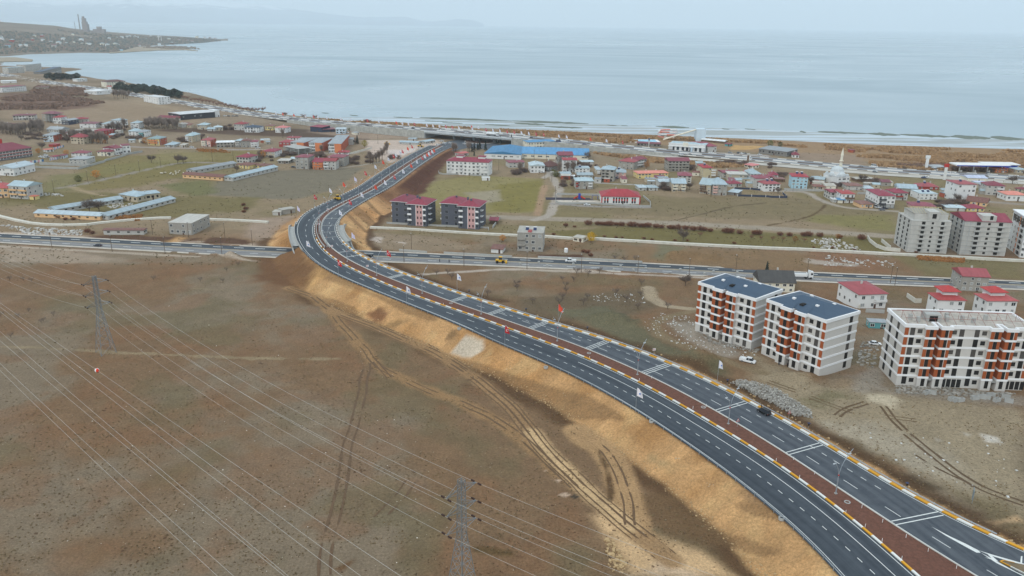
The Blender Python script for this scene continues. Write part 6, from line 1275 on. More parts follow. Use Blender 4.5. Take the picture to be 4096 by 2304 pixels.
# ------------------------------------------------------------------ the school with the striped wall
a = G(*T('A', -260, 1065)); b_ = G(*T('A', 655, 935)); u = b_[:2]-a[:2]; w = float(np.hypot(*u)); rz = math.atan2(u[1], u[0]); H = solve_z(b_[0], b_[1], T('A', 0, 762)[1])-b_[2]
r = empty('school', a, rz); tag(r, 'large school with maroon roofs and white, red and blue banded front at the left edge', 'school')
put('wall', MB().box(0, 0, -1, w, 20, H), wallm('white'), r); put('roof', roof_mesh('hip', w, 20, H, 5.5, .9), roofm('maroon'), r)
put('rear_wing', MB().box(w*.35, 20, -1, w, 46, H-.6), wallm('white'), r); put('rear_roof', roof_mesh('hip', w*.65, 26, H-.5, 5, .6), roofm('maroon'), r, (w*.35, 20.5, 0))
for z, c in ((H*.34, 'red'), (H*.67, 'red'), (.3, 'navy')): put('colour_band', MB().box(-.05, -.12, z-.3, w+.1, -.0, z+.3), wallm(c), r)
for k in range(3):
    for i in range(14): put('window', WIN, None, r, (w*(i+.5)/14, 0, H*(k+.58)/3), 0, (3.2, 1, 1.6))
    for i in range(4): put('window', WIN, None, r, (w, 22+i*5.5, H*(k+.55)/3), math.pi/2, (2, 1, 1.6))
put('sign_board', MB().box(w*.66, 26, H+3, w*.8, 26.4, H+7), M('panel_red', 186, 52, 46), r)
def wallrun(pts, h, t, m, label, name='garden_wall', cat='wall', grp=None, dz=0., posts=None):
    P = [G(*p) for p in pts]; b = MB(); o = P[0]; root = empty(name, o) if posts else None
    for p, q in zip(P[:-1], P[1:]):
        d = q[:2]-p[:2]; l = np.hypot(*d)+1e-9; nn = np.array([-d[1], d[0]])/l*t/2
        b.add([(p[0]-nn[0]-o[0], p[1]-nn[1]-o[1], p[2]-.8-o[2]), (q[0]-nn[0]-o[0], q[1]-nn[1]-o[1], q[2]-.8-o[2]), (q[0]+nn[0]-o[0], q[1]+nn[1]-o[1], q[2]-.8-o[2]), (p[0]+nn[0]-o[0], p[1]+nn[1]-o[1], p[2]-.8-o[2]),
               (p[0]-nn[0]-o[0], p[1]-nn[1]-o[1], p[2]+h-o[2]), (q[0]-nn[0]-o[0], q[1]-nn[1]-o[1], q[2]+h-o[2]), (q[0]+nn[0]-o[0], q[1]+nn[1]-o[1], q[2]+h-o[2]), (p[0]+nn[0]-o[0], p[1]+nn[1]-o[1], p[2]+h-o[2])],
              [(0, 3, 2, 1), (4, 5, 6, 7), (0, 1, 5, 4), (1, 2, 6, 5), (2, 3, 7, 6), (3, 0, 4, 7)])
    if root:
        tag(root, label, cat, grp); put('panel', b, m, root); pm = MB().box(-.15, -.15, -.8, .15, .15, h+.25).mesh('post', WBAND)
        for p in resample([q[:2] for q in P], posts): put('post', pm, None, root, (p[0]-o[0], p[1]-o[1], float(terr(*p))-o[2]))
    else: tag(put(name, b, m, None, o), label, cat, grp)
CANAL = mat('canal_concrete', srgb(206, 202, 190), var=.16, scale=.5, rough=.9)
wallrun(tp('21', (-60,715), (0,735), (150,772), (300,802), (450,818), (650,824), (880,818), (1000,802), (1300,772), (1600,752), (1720,750)), 1.1, 2.2, CANAL, 'white concrete canal wall curving past the nearer courtyard farm', 'canal_wall', 'wall', 'white canal walls')
wallrun(tp('21', (2060,765), (2300,772), (2576,786), (2700,795)), 1.1, 2., CANAL, 'short white canal wall between the patchy grey house and the embankment', 'canal_wall', 'wall', 'white canal walls')
wallrun(tp('22', (1150,848), (1500,862), (1900,888), (2300,912), (2576,925))+tp('23', (60,928),), 1.1, 2., CANAL, 'white canal wall below the two dark apartment houses', 'canal_wall', 'wall', 'white canal walls')
wallrun(tp('23', (330,940), (610,960), (870,965), (1300,990), (1700,1014), (2100,1035), (2576,1058))+tp('24', (300,1068), (600,1084), (1200,1115), (1500,1130), (1900,1150), (2300,1172), (2700,1192)), 1.3, 1.8, CANAL, 'long white canal wall running to the grey towers', 'canal_wall', 'wall', 'white canal walls')
wallrun(tp('22', (1315,800), (1680,820), (2337,850), (2340,868)), 1., .4, CON, 'low concrete wall in front of the dark apartment houses')
wallrun(tp('22', (2380,850), (2455,752)), 1.5, .4, CON, 'short concrete wall beside the maroon-roofed hut')
wallrun(tp('22', (1440,1078), (1720,1100)), 1.2, .5, CON, 'left concrete retaining wall along the lower road', 'kerb_wall', 'wall', 'low walls on the lower road')
wallrun(tp('22', (1890,1105), (2576,1145)), 1.2, .5, CON, 'middle concrete retaining wall along the lower road', 'kerb_wall', 'wall', 'low walls on the lower road')
wallrun(tp('23', (260,1148), (800,1170), (1310,1200)), 1.2, .5, CON, 'concrete retaining wall along the lower road right of the bare grey house', 'kerb_wall', 'wall', 'low walls on the lower road')
wallrun(tp('D', (1100,1245), (1105,1280), (1180,1300), (1600,1305), (2110,1345)), 1.1, .3, CON, 'curved concrete garden wall around the white maroon-roofed apartment house')
wallrun(tp('23', (440,520), (440,590), (500,605), (820,605), (1290,635), (1395,635), (1390,590), (1320,530)), 1.3, .3, CON, 'low grey wall around the kindergarten yard')
wallrun(tp('23', (450,512), (880,522)), 1.5, .3, CON, 'grey back wall of the kindergarten playground')
wallrun(tp('A', (800,1100), (1840,1135)), 2.2, .4, CON, 'long grey garden wall below the pale annex')
wallrun(tp('A', (520,1160), (1580,1195), (2110,1050), (2120,1030), (2440,950), (2576,900))+tp('B', (290,850),), 1.8, .4, CON, 'long grey plot wall climbing past the villas')
wallrun(tp('G', (320,815), (960,832), (1240,850)), 1.8, .3, CON, 'grey street wall under the sky blue house')
wallrun(tp('G', (1800,890), (2060,890)), 1.8, .3, CON, 'grey street wall left of the modern white house')
wallrun(tp('F', (1965,1335), (2160,1340), (2576,1352))+tp('G', (60,960), (385,968), (290,880)), 1.4, .2, wallm('navy'), 'blue garden fence with white posts at the field edge', 'garden_fence', 'fence', None, 0, 10.)
wallrun(tp('F', (1890,1190), (2250,1200), (2420,1220)), 1.4, .2, wallm('navy'), 'blue rear fence with white posts behind the white red-roofed house', 'garden_fence', 'fence', None, 0, 12.)
wallrun(tp('24', (1000,950), (1020,985), (1090,1040), (1170,1070), (1330,1085)), 2., .4, CANAL, 'white broken plot wall left of the grey towers')
wallrun(tp('24', (1140,985), (1230,1060)), 2., .4, CANAL, 'tilted white wall panel row beside the grey towers')
wallrun(tp('C', (640,1010), (790,1005)), 1.5, .3, CON, 'grey yard wall left of the block house with maroon roof')
wallrun(tp('C', (1870,890), (2330,770)), 1.2, .3, CANAL, 'pale lane wall right of the orange school')
wallrun(tp('34', (750,70), (800,125), (920,210)), 1.8, .3, CANAL, 'pale yard wall left of the white villa')
wallrun(tp('34', (980,245), (1170,255)), 1.6, .3, CON, 'grey yard wall in front of the white villa')
wallrun(tp('34', (1395,90), (1480,150), (1540,150)), 2., .3, CANAL, 'cream yard wall left of the stepped scarlet-roofed villas')
for k, (x0, y0, x1, y1) in enumerate(((345,1112,880,1035), (1000,1020,1155,992), (1085,800,1280,745))):
    P = [np.array(T('A', x0+(x1-x0)*i/14, y0+(y1-y0)*i/14)) for i in range(15)]; o = G(*P[0]); root = empty('striped_wall', o); tag(root, ('long', 'short', 'rear')[k]+' school wall painted in white, blue and pink panels', 'wall', 'striped walls of the school')
    for i in range(14):
        p, q = G(*P[i]), G(*P[i+1]); b = MB(); b.add([tuple(p-o-[0, 0, .5]), tuple(q-o-[0, 0, .5]), tuple(q-o+[0, 0, 2.]), tuple(p-o+[0, 0, 2.]), tuple(p-o+[0, .3, -.5]), tuple(q-o+[0, .3, -.5]), tuple(q-o+[0, .3, 2.]), tuple(p-o+[0, .3, 2.])], [(0, 1, 2, 3), (5, 4, 7, 6), (3, 2, 6, 7), (0, 3, 7, 4), (1, 5, 6, 2)])
        put('panel', b, (wallm('white'), M('panel_blue', 62, 118, 170), wallm('white'), M('panel_rose', 214, 158, 168))[i % 4], root)
# ------------------------------------------------------------------ concrete frames
def skeleton(t, L, Rr, ev, dep, fl, label, roofc=None):
    a = G(*T(t, *L)); b_ = G(*T(t, *Rr)); u = b_[:2]-a[:2]; w = float(np.hypot(*u)); rz = math.atan2(u[1], u[0]); H = solve_z(a[0], a[1], T(t, 0, ev)[1])-a[2]; fh = H/fl
    r = empty('unfinished_building', a, rz); tag(r, label, 'building shell', 'bare concrete frames'); 
    for k in range(1, fl+1): put('slab', MB().box(-.3, -.3, k*fh-.3, w+.3, dep+.3, k*fh), CON, r)
    for i in range(5):
        for j in range(3): put('column', MB().box(w*i/4-.22 if i else -.0, dep*j/2-.22, -.5, w*i/4+.22, dep*j/2+.22, H-.31), CON, r)
    put('core', MB().box(w*.4, dep*.5, -.5, w*.6, dep*.8, H-.32), wallm('dgrey'), r)
    if roofc: put('roof', roof_mesh('hip', w, dep, H+1.2, 2.6, .6), roofm(roofc), r)
skeleton('A', (870,240), (1125,262), 90, 13, 5, 'five storey bare concrete frame with a wine-coloured roof at the upper left', 'wine')
skeleton('C', (560,838), (860,900), 725, 14, 4, 'bare concrete frame with white slab in front of the orange school')
# ------------------------------------------------------------------ mosque
Rm, w, h, ri = Hs('G', (1382,700), (1625,692), 548, 17, 'white', 'flat', 'white', 'white mosque with grey domes and one minaret', 'mosque', 'mosque', win='none', ch=0, door=False)
for k in range(2):
    for f in (.2, .5, .62, .88): put('arched_window', MB().box(w*f-.7, -.08, h*(.18+.46*k), w*f+.7, 0, h*(.34+.46*k)), GLASS, Rm)
def dome(rr, c, z, n=14): return MB().lathe([(rr*1.05, z-1.2), (rr*1.05, z)]+[(rr*math.cos(t), z+rr*.75*math.sin(t)) for t in np.linspace(.05, 1.5, 7)], n, c)
DM = M('dome_lead', 190, 196, 198, rough=.5); put('drum', MB().lathe([(5.4, h), (5.4, h+3.4)], 12, (w/2, 8.5)), wallm('white'), Rm); put('main_dome', dome(5, (w/2, 8.5), h+3.6), DM, Rm)
for x, y in ((w*.5, 2.8), (w*.2, 8.5), (w*.8, 8.5)): put('half_dome', dome(3.2, (x, y), h+1.0), DM, Rm)
for x, y in ((1.5, 1.5), (w-1.5, 1.5), (1.5, 15), (w-1.5, 15)): put('corner_dome', dome(1.2, (x, y), h+1.2, 8), DM, Rm)
b = MB(); b.lathe([(1.2, 0), (1.1, h+9), (1.7, h+9.6), (1.7, h+10.4), (.95, h+10.5), (.9, h+14.5), (1.2, h+14.6), (.05, h+21)], 10, (w+1.5, 14)); put('minaret', b, wallm('cream'), Rm)
put('minaret_band', MB().lathe([(1.76, h+9.6), (1.76, h+9.9)], 10, (w+1.5, 14)), M('red_steel', 140, 78, 70), Rm)
# ------------------------------------------------------------------ filling station, totem signs
a = G(*T('H', 1205, 462)); r = empty('filling_station', a, -.02); tag(r, 'filling station with long blue and white canopy beyond the highway', 'filling station')
put('canopy', MB().box(0, 0, 6, 46, 14, 7), wallm('white'), r); put('canopy_edge', MB().box(-.2, -.2, 6, 46.2, 0, 6.7), M('sign_blue', 40, 66, 160), r); put('shop', MB().box(34, 16, -.5, 62, 28, 5), M('sign_blue', 40, 66, 160), r); put('shop_roof', MB().box(33, 15, 5.01, 63, 29, 5.6), wallm('white'), r)
for x in (6, 18, 30, 42): put('pillar', MB().box(x-.3, 6, -.5, x+.3, 7, 5.99), wallm('white'), r); put('pump', MB().box(x-.6, 3, 0, x+.6, 4, 2), wallm('lgrey'), r)
put('price_sign', MB().box(66, -1, -.5, 69, 0, 10), M('sign_blue', 40, 66, 160), r)
def totem(t, p, topy, wd, label, c='white', head=None):
    a = G(*T(t, *p)); h = solve_z(a[0], a[1], T(t, 0, topy)[1])-a[2]; r = empty('sign_tower', a); tag(r, label, 'sign tower', 'tall roadside sign towers'); put('mast', MB().box(-wd/2, -.4, -.5, wd/2, .4, h*.82), wallm(c), r)
    put('head', MB().box(-wd*.8, -.6, h*.8+.0, wd*.8, .6, h), head or wallm(c), r)
totem('H', (600,402), 110, 2.4, 'tall white sign tower beyond the highway'); totem('H', (970,600), 280, 2.2, 'tall white sign tower with red head before the highway', 'white', M('panel_red', 186, 52, 46))
totem('F', (172,385), 165, 1., 'thin sign tower left of the white banquet hall', 'lgrey', M('sign_slate', 92, 104, 120)); totem('F', (1030,455), 345, 1.6, 'pale sign tower in front of the white banquet hall', 'pblue'); totem('F', (2165,665), 470, 1.6, 'brown sign tower with grey head beside the highway', 'brown', wallm('lgrey')); totem('11', (1105,905), 862, 5, 'round red and white sign on a pole near the shore pines', 'white', M('panel_red', 186, 52, 46))
# ------------------------------------------------------------------ cement works on the headland
a = HV[int(140*(350+500)/1412), 19]; r = empty('cement_works', a, 0); tag(r, 'hazy cement works tower on the headland ridge', 'factory'); cm = M('works_grey', 150, 144, 142)
def hz(px_, py_, D): vl = 94+(px_-2048)*math.tan(RHO); return 118-(py_-vl)/F_*D
D = math.hypot(a[0], a[1]); s = D/F_
put('preheater_tower', MB().box(-8*s, 0, -20, 6*s, 22, hz(345, 84, D)-a[2]).box(-7*s, 2, -20, 3*s, 20, hz(343, 73, D)-a[2]).box(-6*s, 4, -20, -1*s, 16, hz(340, 67, D)-a[2]), cm, r); put('silo_block', MB().box(4*s, -20, -20, 15*s, 5, hz(350, 92, D)-a[2]), cm, r); put('stack', MB().lathe([(3, -10), (2.4, hz(326, 60, D)-a[2])], 8, (-16*s, 0)), cm, r)
put('kiln_hall', MB().box(40*s, 0, -20, 52*s, 20, hz(395, 100, D)-a[2]).box(26*s, 2, -20, 64*s, 22, hz(395, 108, D)-a[2]), cm, r); put('side_mast', MB().lathe([(1.8, -10), (1.2, hz(312, 84, D)-a[2])], 6, (-32*s, 0)), cm, r)
# ================================================================== PYLONS AND CABLES
LAT = M('lattice_steel', 132, 136, 138, rough=.5, metal=.3)
PY1 = np.array([*un(1845, 1917, 30)[:2], 0]); PY2 = np.array([*un(425, 1410, 0)[:2], 0]); dl_ = (PY1-PY2)[:2]; pa = math.atan2(dl_[1], dl_[0])
def pylon(loc, label):
    r = empty('power_pylon', loc, pa); tag(r, label, 'pylon', 'lattice pylons of the power line'); hw = lambda z: 2.7-(2.7-.75)*min(z/17, 1) if z < 17 else .75-.2*(z-17)/13
    cs = ((1, 1), (-1, 1), (-1, -1), (1, -1)); zs = [0, 4.2, 7.8, 10.8, 13.2, 15.2, 17]+[17+2.15*k for k in range(1, 7)]
    for sx, sy in cs:
        b = MB()
        for z0, z1 in zip(zs[:-1], zs[1:]): b.bar((sx*hw(z0), sy*hw(z0), z0), (sx*hw(z1), sy*hw(z1), z1), .1)
        put('leg', b, LAT, r)
    b = MB()
    for z0, z1 in zip(zs[:-1], zs[1:]):
        for k in range(4):
            (a0, a1), (b0, b1) = cs[k], cs[(k+1) % 4]
            b.bar((a0*hw(z0), a1*hw(z0), z0), (b0*hw(z1), b1*hw(z1), z1), .052, 3).bar((b0*hw(z0), b1*hw(z0), z0), (a0*hw(z1), a1*hw(z1), z1), .052, 3).bar((a0*hw(z1), a1*hw(z1), z1), (b0*hw(z1), b1*hw(z1), z1), .05, 3)
    put('bracing', b, LAT, r)
    for z in ZA:
        for s in (-1, 1):
            b = MB(); w = hw(z); t = (0, s*4.2, z+.2)
            for x in (-w, w): b.bar((x, s*w, z), t, .07, 3).bar((x, s*w, z+1.6), t, .06, 3)
            for f in (.35, .65): b.bar((-w*(1-f), s*(w+(4.2-w)*f), z), (w*(1-f), s*(w+(4.2-w)*f), z+1.6*(1-f)), .04, 3)
            put('crossarm', b, LAT, r)
            for x in (-1, 1): put('insulator', MB().lathe([(.16, 0), (.24, .15), (.16, .3), (.24, .45), (.16, .6), (.24, .75), (.16, .95)], 8), M('insulator_brown', 62, 44, 40), r, (x*.5, s*4.2, z+.2)).rotation_euler = (0, x*math.pi/2, 0)
    b = MB(); b.bar((0, 0, 29.9), (.55, .55, 28.), .07).bar((0, 0, 29.9), (-.55, -.55, 28.), .07).bar((0, 0, 29.9), (-.55, .55, 28), .07).bar((0, 0, 29.9), (.55, -.55, 28), .07); put('peak', b, LAT, r)
ZA = (18.6, 22.9, 27.2)
pylon(PY1, 'large lattice power pylon at the bottom edge in the near field'); pylon(PY2, 'lattice power pylon standing farther off in the left field')
WIRE = M('aluminium_cable', 176, 172, 164, rough=.4, var=.03)
def cable(a, b_, sag, label, grp, r=.028, n=22):
    a, b_ = np.array(a, float), np.array(b_, float); v = []; m = MB()
    pts = [a+(b_-a)*k/n-np.array([0, 0, 4*sag*(k/n)*(1-k/n)]) for k in range(n+1)]; d = (b_-a)/np.linalg.norm(b_-a); s = np.cross(d, [0, 0, 1]); s /= np.linalg.norm(s); t = np.cross(s, d)
    for p in pts:
        for q in range(3): v.append(tuple(p-a+r*(math.cos(q*2.094)*s+math.sin(q*2.094)*t)))
    m.add(v, [(k*3+q, k*3+(q+1) % 3, k*3+3+(q+1) % 3, k*3+3+q) for k in range(n) for q in range(3)]); tag(put('power_cable', m, WIRE, None, a), label, 'cable', grp)
def armp(P, s, z): return np.array([P[0]-math.sin(pa)*4.2*s, P[1]+math.cos(pa)*4.2*s, z+.2])
q3 = un(2520, 2300, 22); PY3 = PY1+(np.array([q3[0], q3[1], 0])-PY1)*3.2; q0 = un(0, 1016, 24); PY0 = PY2+(np.array([q0[0], q0[1], 0])-PY2)*1.5
for P, Q, sg, nm in ((PY2, PY1, 4.5, 'between the two pylons'), (PY1, PY3, 2.5, 'running right from the near pylon'), (PY0, PY2, 3, 'running left from the far pylon')):
    for z, lv in zip(ZA, ('lower', 'middle', 'upper')):
        for s, sd in ((1, 'road'), (-1, 'field')): cable(armp(P, s, z), armp(Q, s, z), sg, '%s cable on the %s side, %s' % (lv, sd, nm), 'cables on the lattice pylons')
SEC = [((0, 1196), (1652, 2304), 27), ((0, 1212), (1487, 2304), 25), ((0, 1231), (1409, 2304), 25), ((0, 1311), (1189, 2304), 22), ((0, 1347), (1175, 2304), 22), ((0, 1438), (966, 2304), 19), ((0, 1466), (900, 2304), 19)]
for k, (p, q, z) in enumerate(SEC):
    a, b_ = un(*p, z), un(*q, z-1); d = b_-a; cable(a-d*.5, b_+d*.6, 2.2, 'cable of the second power line crossing the near left field, %s from the right' % ordn(k+1), 'cables of the second power line', .032, 30)
a, b_ = un(0, 1196, 27), un(1652, 2304, 26); f = .235; p = a+(b_-a)*f
best = min(np.linspace(.1, .4, 61), key=lambda f: abs(pj(a+(b_-a)*f-np.array([0, 0, 4*2.2*((f+.5)/2.1)*(1-(f+.5)/2.1)]))[0]-386)); F2 = (best+.5)/2.1; p = a+(b_-a)*best-np.array([0, 0, 8.8*F2*(1-F2)])
r = empty('marker_ball', p); tag(r, 'red and white aviation marker ball on the cable over the left field', 'marker ball')
for k in range(4):
    m = MB(); v = [(0, 0, -.62)]; t0 = k*math.pi/2
    for i in range(1, 6):
        for j in range(5): e = -math.pi/2+math.pi*i/6; t = t0+j*math.pi/8; v.append((.62*math.cos(e)*math.cos(t), .62*math.cos(e)*math.sin(t), .62*math.sin(e)))
    v.append((0, 0, .62)); f = [(0, 2+j, 1+j) for j in range(4)]+[(1+i*5+j, 2+i*5+j, 7+i*5+j, 6+i*5+j) for i in range(4) for j in range(4)]+[(21+j, 22+j, 26) for j in range(4)]
    m.add(v, f); put('ball_panel', m, M('ball_red', 226, 66, 34) if k % 2 else WBAND, r)
# ================================================================== LAMPS, POLES, FLAGS, SIGNS
def lamp_proto():
    r = empty('street_lamp'); put('pole', MB().lathe([(.16, 0), (.12, 4.6)], 8), STEEL, r); put('base', MB().box(-.3, -.3, -.2, .3, .3, .25), CON, r)
    for s, hh, ext in ((1, 12.2, 3.4), (-1, 10.2, 2.6)):
        b = MB(); pts = [(0, s*ext*(t**2.2), 4.5+(hh-4.5)*t) for t in np.linspace(0, 1, 8)]
        for p, q in zip(pts[:-1], pts[1:]): b.bar(p, q, .075, 5)
        put('arm', b, STEEL, r); put('lamp_head', MB().box(-.14, s*ext*.72-.45, hh-1.3, .14, s*ext*.72+.45, hh-1.12), M('lamp_head', 196, 202, 206), r)
    put('traffic_disc', MB().lathe([(.02, 5.2), (.2, 5.25), (.2, 5.5), (.02, 5.55)], 8), M('panel_red', 186, 52, 46), r); return r
L0 = None; k = 0
for px in (T('44', 620, 620), T('33', 2150, 1370), T('33', 1230, 880), T('33', 415, 540), T('32', 2265, 280), T('32', 1675, 65), T('22', 1185, 1340), T('22', 885, 1195), T('22', 715, 1040), T('22', 618, 905), T('22', 628, 790), T('22', 717, 690), T('22', 860, 600), T('22', 995, 520), T('22', 1115, 450), T('22', 1225, 390), T('22', 1325, 330), T('22', 1413, 280), T('22', 1490, 235), T('22', 1568, 185), T('22', 1640, 150)):
    s = s_px(px); i = int(s/2); p = rp(s, fM(s)*.6, .12); a = math.atan2(TG[i][1], TG[i][0])+math.pi; lab = 'curved twin-arm street lamp on the median, %s from the bottom right' % ordn(k+1)
    if L0 is None: L0 = lamp_proto(); L0.location = p; L0.rotation_euler = (0, 0, a); tag(L0, lab, 'street lamp', 'twin-arm street lamps on the median')
    else: copy_tree(L0, p, a, lab)
    k += 1
s = s_at(138); p = rp(s, fE(s)+4, .1); copy_tree(L0, p, a, 'curved twin-arm street lamp at the bottom right corner by the slip road')
WOOD = M('pole_wood', 96, 80, 66); P0 = None; k = 0
PL = tp('21', (525,1050), (1130,1085), (1662,1105), (2235,1125))+tp('22', (1490,1195), (2093,1230))+tp('23', (150,1260), (697,1285), (1265,1305), (1780,1330), (2250,1290))+tp('24', (390,1330), (1230,1400), (1275,1425))
PL2 = tp('21', (545,490), (885,385), (1168,320), (1405,275), (1620,235), (2140,180), (2350,165), (1537,915), (1900,940), (2265,945), (2540,1020))+tp('22', (1565,1060), (915,180))+tp('E', (445,595), (690,645), (880,670), (800,1040), (660,1000), (870,1370))+tp('C', (1830,1110), (2455,680))+tp('G', (1300,1050), (500,830), (2120,720))+tp('D', (2310,1210))
def upole():
    r = empty('utility_pole'); put('pole', MB().lathe([(.15, -.3), (.1, 9)], 6), WOOD, r); put('crossarm', MB().box(-.06, -.7, 8.4, .06, .7, 8.55), WOOD, r); put('lamp_head', MB().box(-.12, .1, 8.9, .12, .75, 9.05), M('lamp_head', 196, 202, 206), r); return r
for g, L_, lab in (('wooden poles along the lower road', PL, 'wooden lamp pole along the lower road, %s from the left'), ('wooden poles among the fields', PL2, None)):
    L_ = sorted(L_)
    for j, px in enumerate(L_):
        p = G(*px); la = lab % ordn(j+1) if lab else 'wooden utility pole among the fields and houses, %s from the left' % ordn(j+1)
        if P0 is None: P0 = upole(); P0.location = tuple(p); tag(P0, la, 'utility pole', g)
        else: copy_tree(P0, p, random.uniform(0, .4), la, g)
FLC = {'w': ('white', M('flag_white', 232, 230, 236, rough=.7)), 'r': ('red', M('flag_red', 200, 34, 42, rough=.7)), 'o': ('orange-red', M('flag_orange', 226, 84, 58, rough=.7)), 'l': ('lilac white', M('flag_lilac', 214, 208, 232, rough=.7))}
def flag_proto(c, sz=1.):
    nm, m = FLC[c]; r = empty('flag'); put('pole', MB().lathe([(.05, -.3), (.035, 7.4)], 6), STEEL, r); b = MB(); n = 9; v = []
    for i in range(n):
        for j in range(4): t = i/(n-1); z = 7.3-2.5*j/3; v.append((.05+1.9*t*(.72+.06*j), .22*math.sin(t*7+j*.6)*t**.6, z-1.1*t*(1-.15*j)+.1*math.sin(t*5)))
    b.add(v, [(i*4+j, i*4+j+1, i*4+j+5, i*4+j+4) for i in range(n-1) for j in range(3)]); cl = put('cloth', b, m, r)
    if c == 'r':
        for y in (-.19, .22):
            b = MB(); v = []
            for i in range(9):
                t = .6+i/8*5.1; v += [(.78+.48*math.cos(t), y, 5.75+.48*math.sin(t)), (.86+.36*math.cos(t), y, 5.75+.36*math.sin(t))]
            b.add(v, [(2*i, 2*i+1, 2*i+3, 2*i+2) for i in range(8)]); b.add([(1.2+.16*(1 if i % 2 else .45)*math.cos(i*.628), y, 5.75+.16*(1 if i % 2 else .45)*math.sin(i*.628)) for i in range(10)], [tuple(range(10))]); put('crescent_and_star', b, WBAND, cl)
    if c == 'w':
        for y in (-.2, .23): put('emblem', MB().lathe([(.01, -.02), (.26, -.01), (.26, .01), (.01, .02)], 8), M('emblem_blue', 92, 132, 196), cl, (.85, y, 5.6)).rotation_euler = (math.pi/2, 0, 0)
    return r
FP = {}
def flag(c, p, a, label, grp, sc=1.):
    if c not in FP: o = FP[c] = flag_proto(c); o.location = tuple(map(float, p)); o.rotation_euler = (0, 0, a); o.scale = (sc, sc, sc); tag(o, label, 'flag', grp)
    else: copy_tree(FP[c], p, a, label, grp, sc)
RF = [('33',1240,1070,'w'),('33',2040,820,'w'),('33',465,250,'o'),('32',1520,50,'w'),('32',2485,450,'r'),('22',2010,1395,'w'),('22',1290,1165,'r'),('22',820,1230,'r'),('22',493,1018,'w'),('22',925,980,'l'),('22',450,683,'l'),('22',598,580,'r'),('22',743,503,'w'),('22',878,437,'o'),('22',1000,377,'l'),('22',1110,323,'r'),('22',1213,270,'w'),('22',1290,220,'o'),('22',1345,187,'w'),('22',1390,157,'r'),('22',1413,143,'w'),('22',1055,517,'w'),('22',930,590,'r'),('22',1190,443,'o'),('22',1285,385,'w'),('22',1380,333,'r'),('22',1465,277,'w'),('22',825,690,'w'),('22',1555,230,'o'),('22',1620,195,'w'),('22',1680,163,'r'),('22',1705,150,'w'),('22',1725,137,'o'),('22',1745,122,'w'),('22',1760,112,'r'),('22',1775,98,'w'),('22',1790,85,'o'),('22',1530,70,'o'),('22',1570,52,'r'),('22',1480,102,'r'),('22',1460,115,'w')]
RF.sort(key=lambda q: -T(q[0], q[1], q[2])[1])
for k, (t, x, y, c) in enumerate(RF):
    px, py = T(t, x, y)
    best = None
    for s in np.arange(60, S3+10, 2.):
        for l in (fL(s)+1.2, fE(s)-1.4, -1.0):
            p = rp(s, l); q = pj((p[0], p[1], p[2]+6.)); e = math.hypot(q[0]-px, q[1]-py)
            if best is None or e < best[0]: best = (e, p)
    flag(c, best[1], random.uniform(-.5, .5), '%s flag on a pole along the new road, %s from the bottom' % (FLC[c][0], ordn(k+1)), 'flags along the new road', 1.1)
HFL = [('C',375,85,'r'),('C',335,130,'w'),('C',560,105,'w'),('C',690,170,'w'),('C',480,150,'o'),('C',720,125,'o'),('C',945,150,'w'),('C',930,200,'r'),('C',1165,220,'w'),('C',1175,180,'r'),('C',1405,195,'w'),('C',1655,215,'o'),('C',1700,260,'w'),('C',1920,230,'w'),('C',2190,250,'r'),('C',2495,262,'w'),('D',205,277,'o'),('D',310,325,'w'),('D',508,290,'w'),('D',640,345,'r'),('D',780,350,'w'),('D',830,310,'r'),('D',975,315,'w'),('D',1050,370,'w'),('D',1120,325,'o'),('D',1210,390,'r'),('D',1260,330,'w'),('D',1355,395,'w'),('D',1410,350,'r'),('D',1555,357,'w'),('D',1690,425,'w'),('D',1705,370,'o'),('D',1860,380,'w'),('D',2000,450,'w'),('D',2010,395,'r'),('D',2170,408,'w'),('D',2325,478,'w'),('D',2495,437,'w'),('D',2490,495,'r'),('E',105,115,'w'),('E',275,70,'w'),('E',80,50,'r'),('E',510,158,'r'),('E',675,115,'r'),('E',930,205,'w'),('E',1045,160,'w'),('E',1500,205,'o'),('E',1825,305,'w'),('E',1925,255,'w'),('E',2240,345,'r')]
HFL.sort(key=lambda q: T(q[0], q[1], q[2])[0])
for k, (t, x, y, c) in enumerate(HFL):
    px, py = T(t, x, y); best = None
    for i in range(len(HW)):
        for l in (-13, 13, 0):
            p = np.array([HW[i, 0]+hn[i, 0]*l, HW[i, 1]+hn[i, 1]*l, HW[i, 2]+.2]); q = pj(p+[0, 0, 6]); e = math.hypot(q[0]-px, (q[1]-py)*2)
            if best is None or e < best[0]: best = (e, p)
    flag(c, best[1], random.uniform(-.5, .5), 'small %s flag along the coast highway, %s from the left' % (FLC[c][0], ordn(k+1)), 'flags along the coast highway', 1.15)
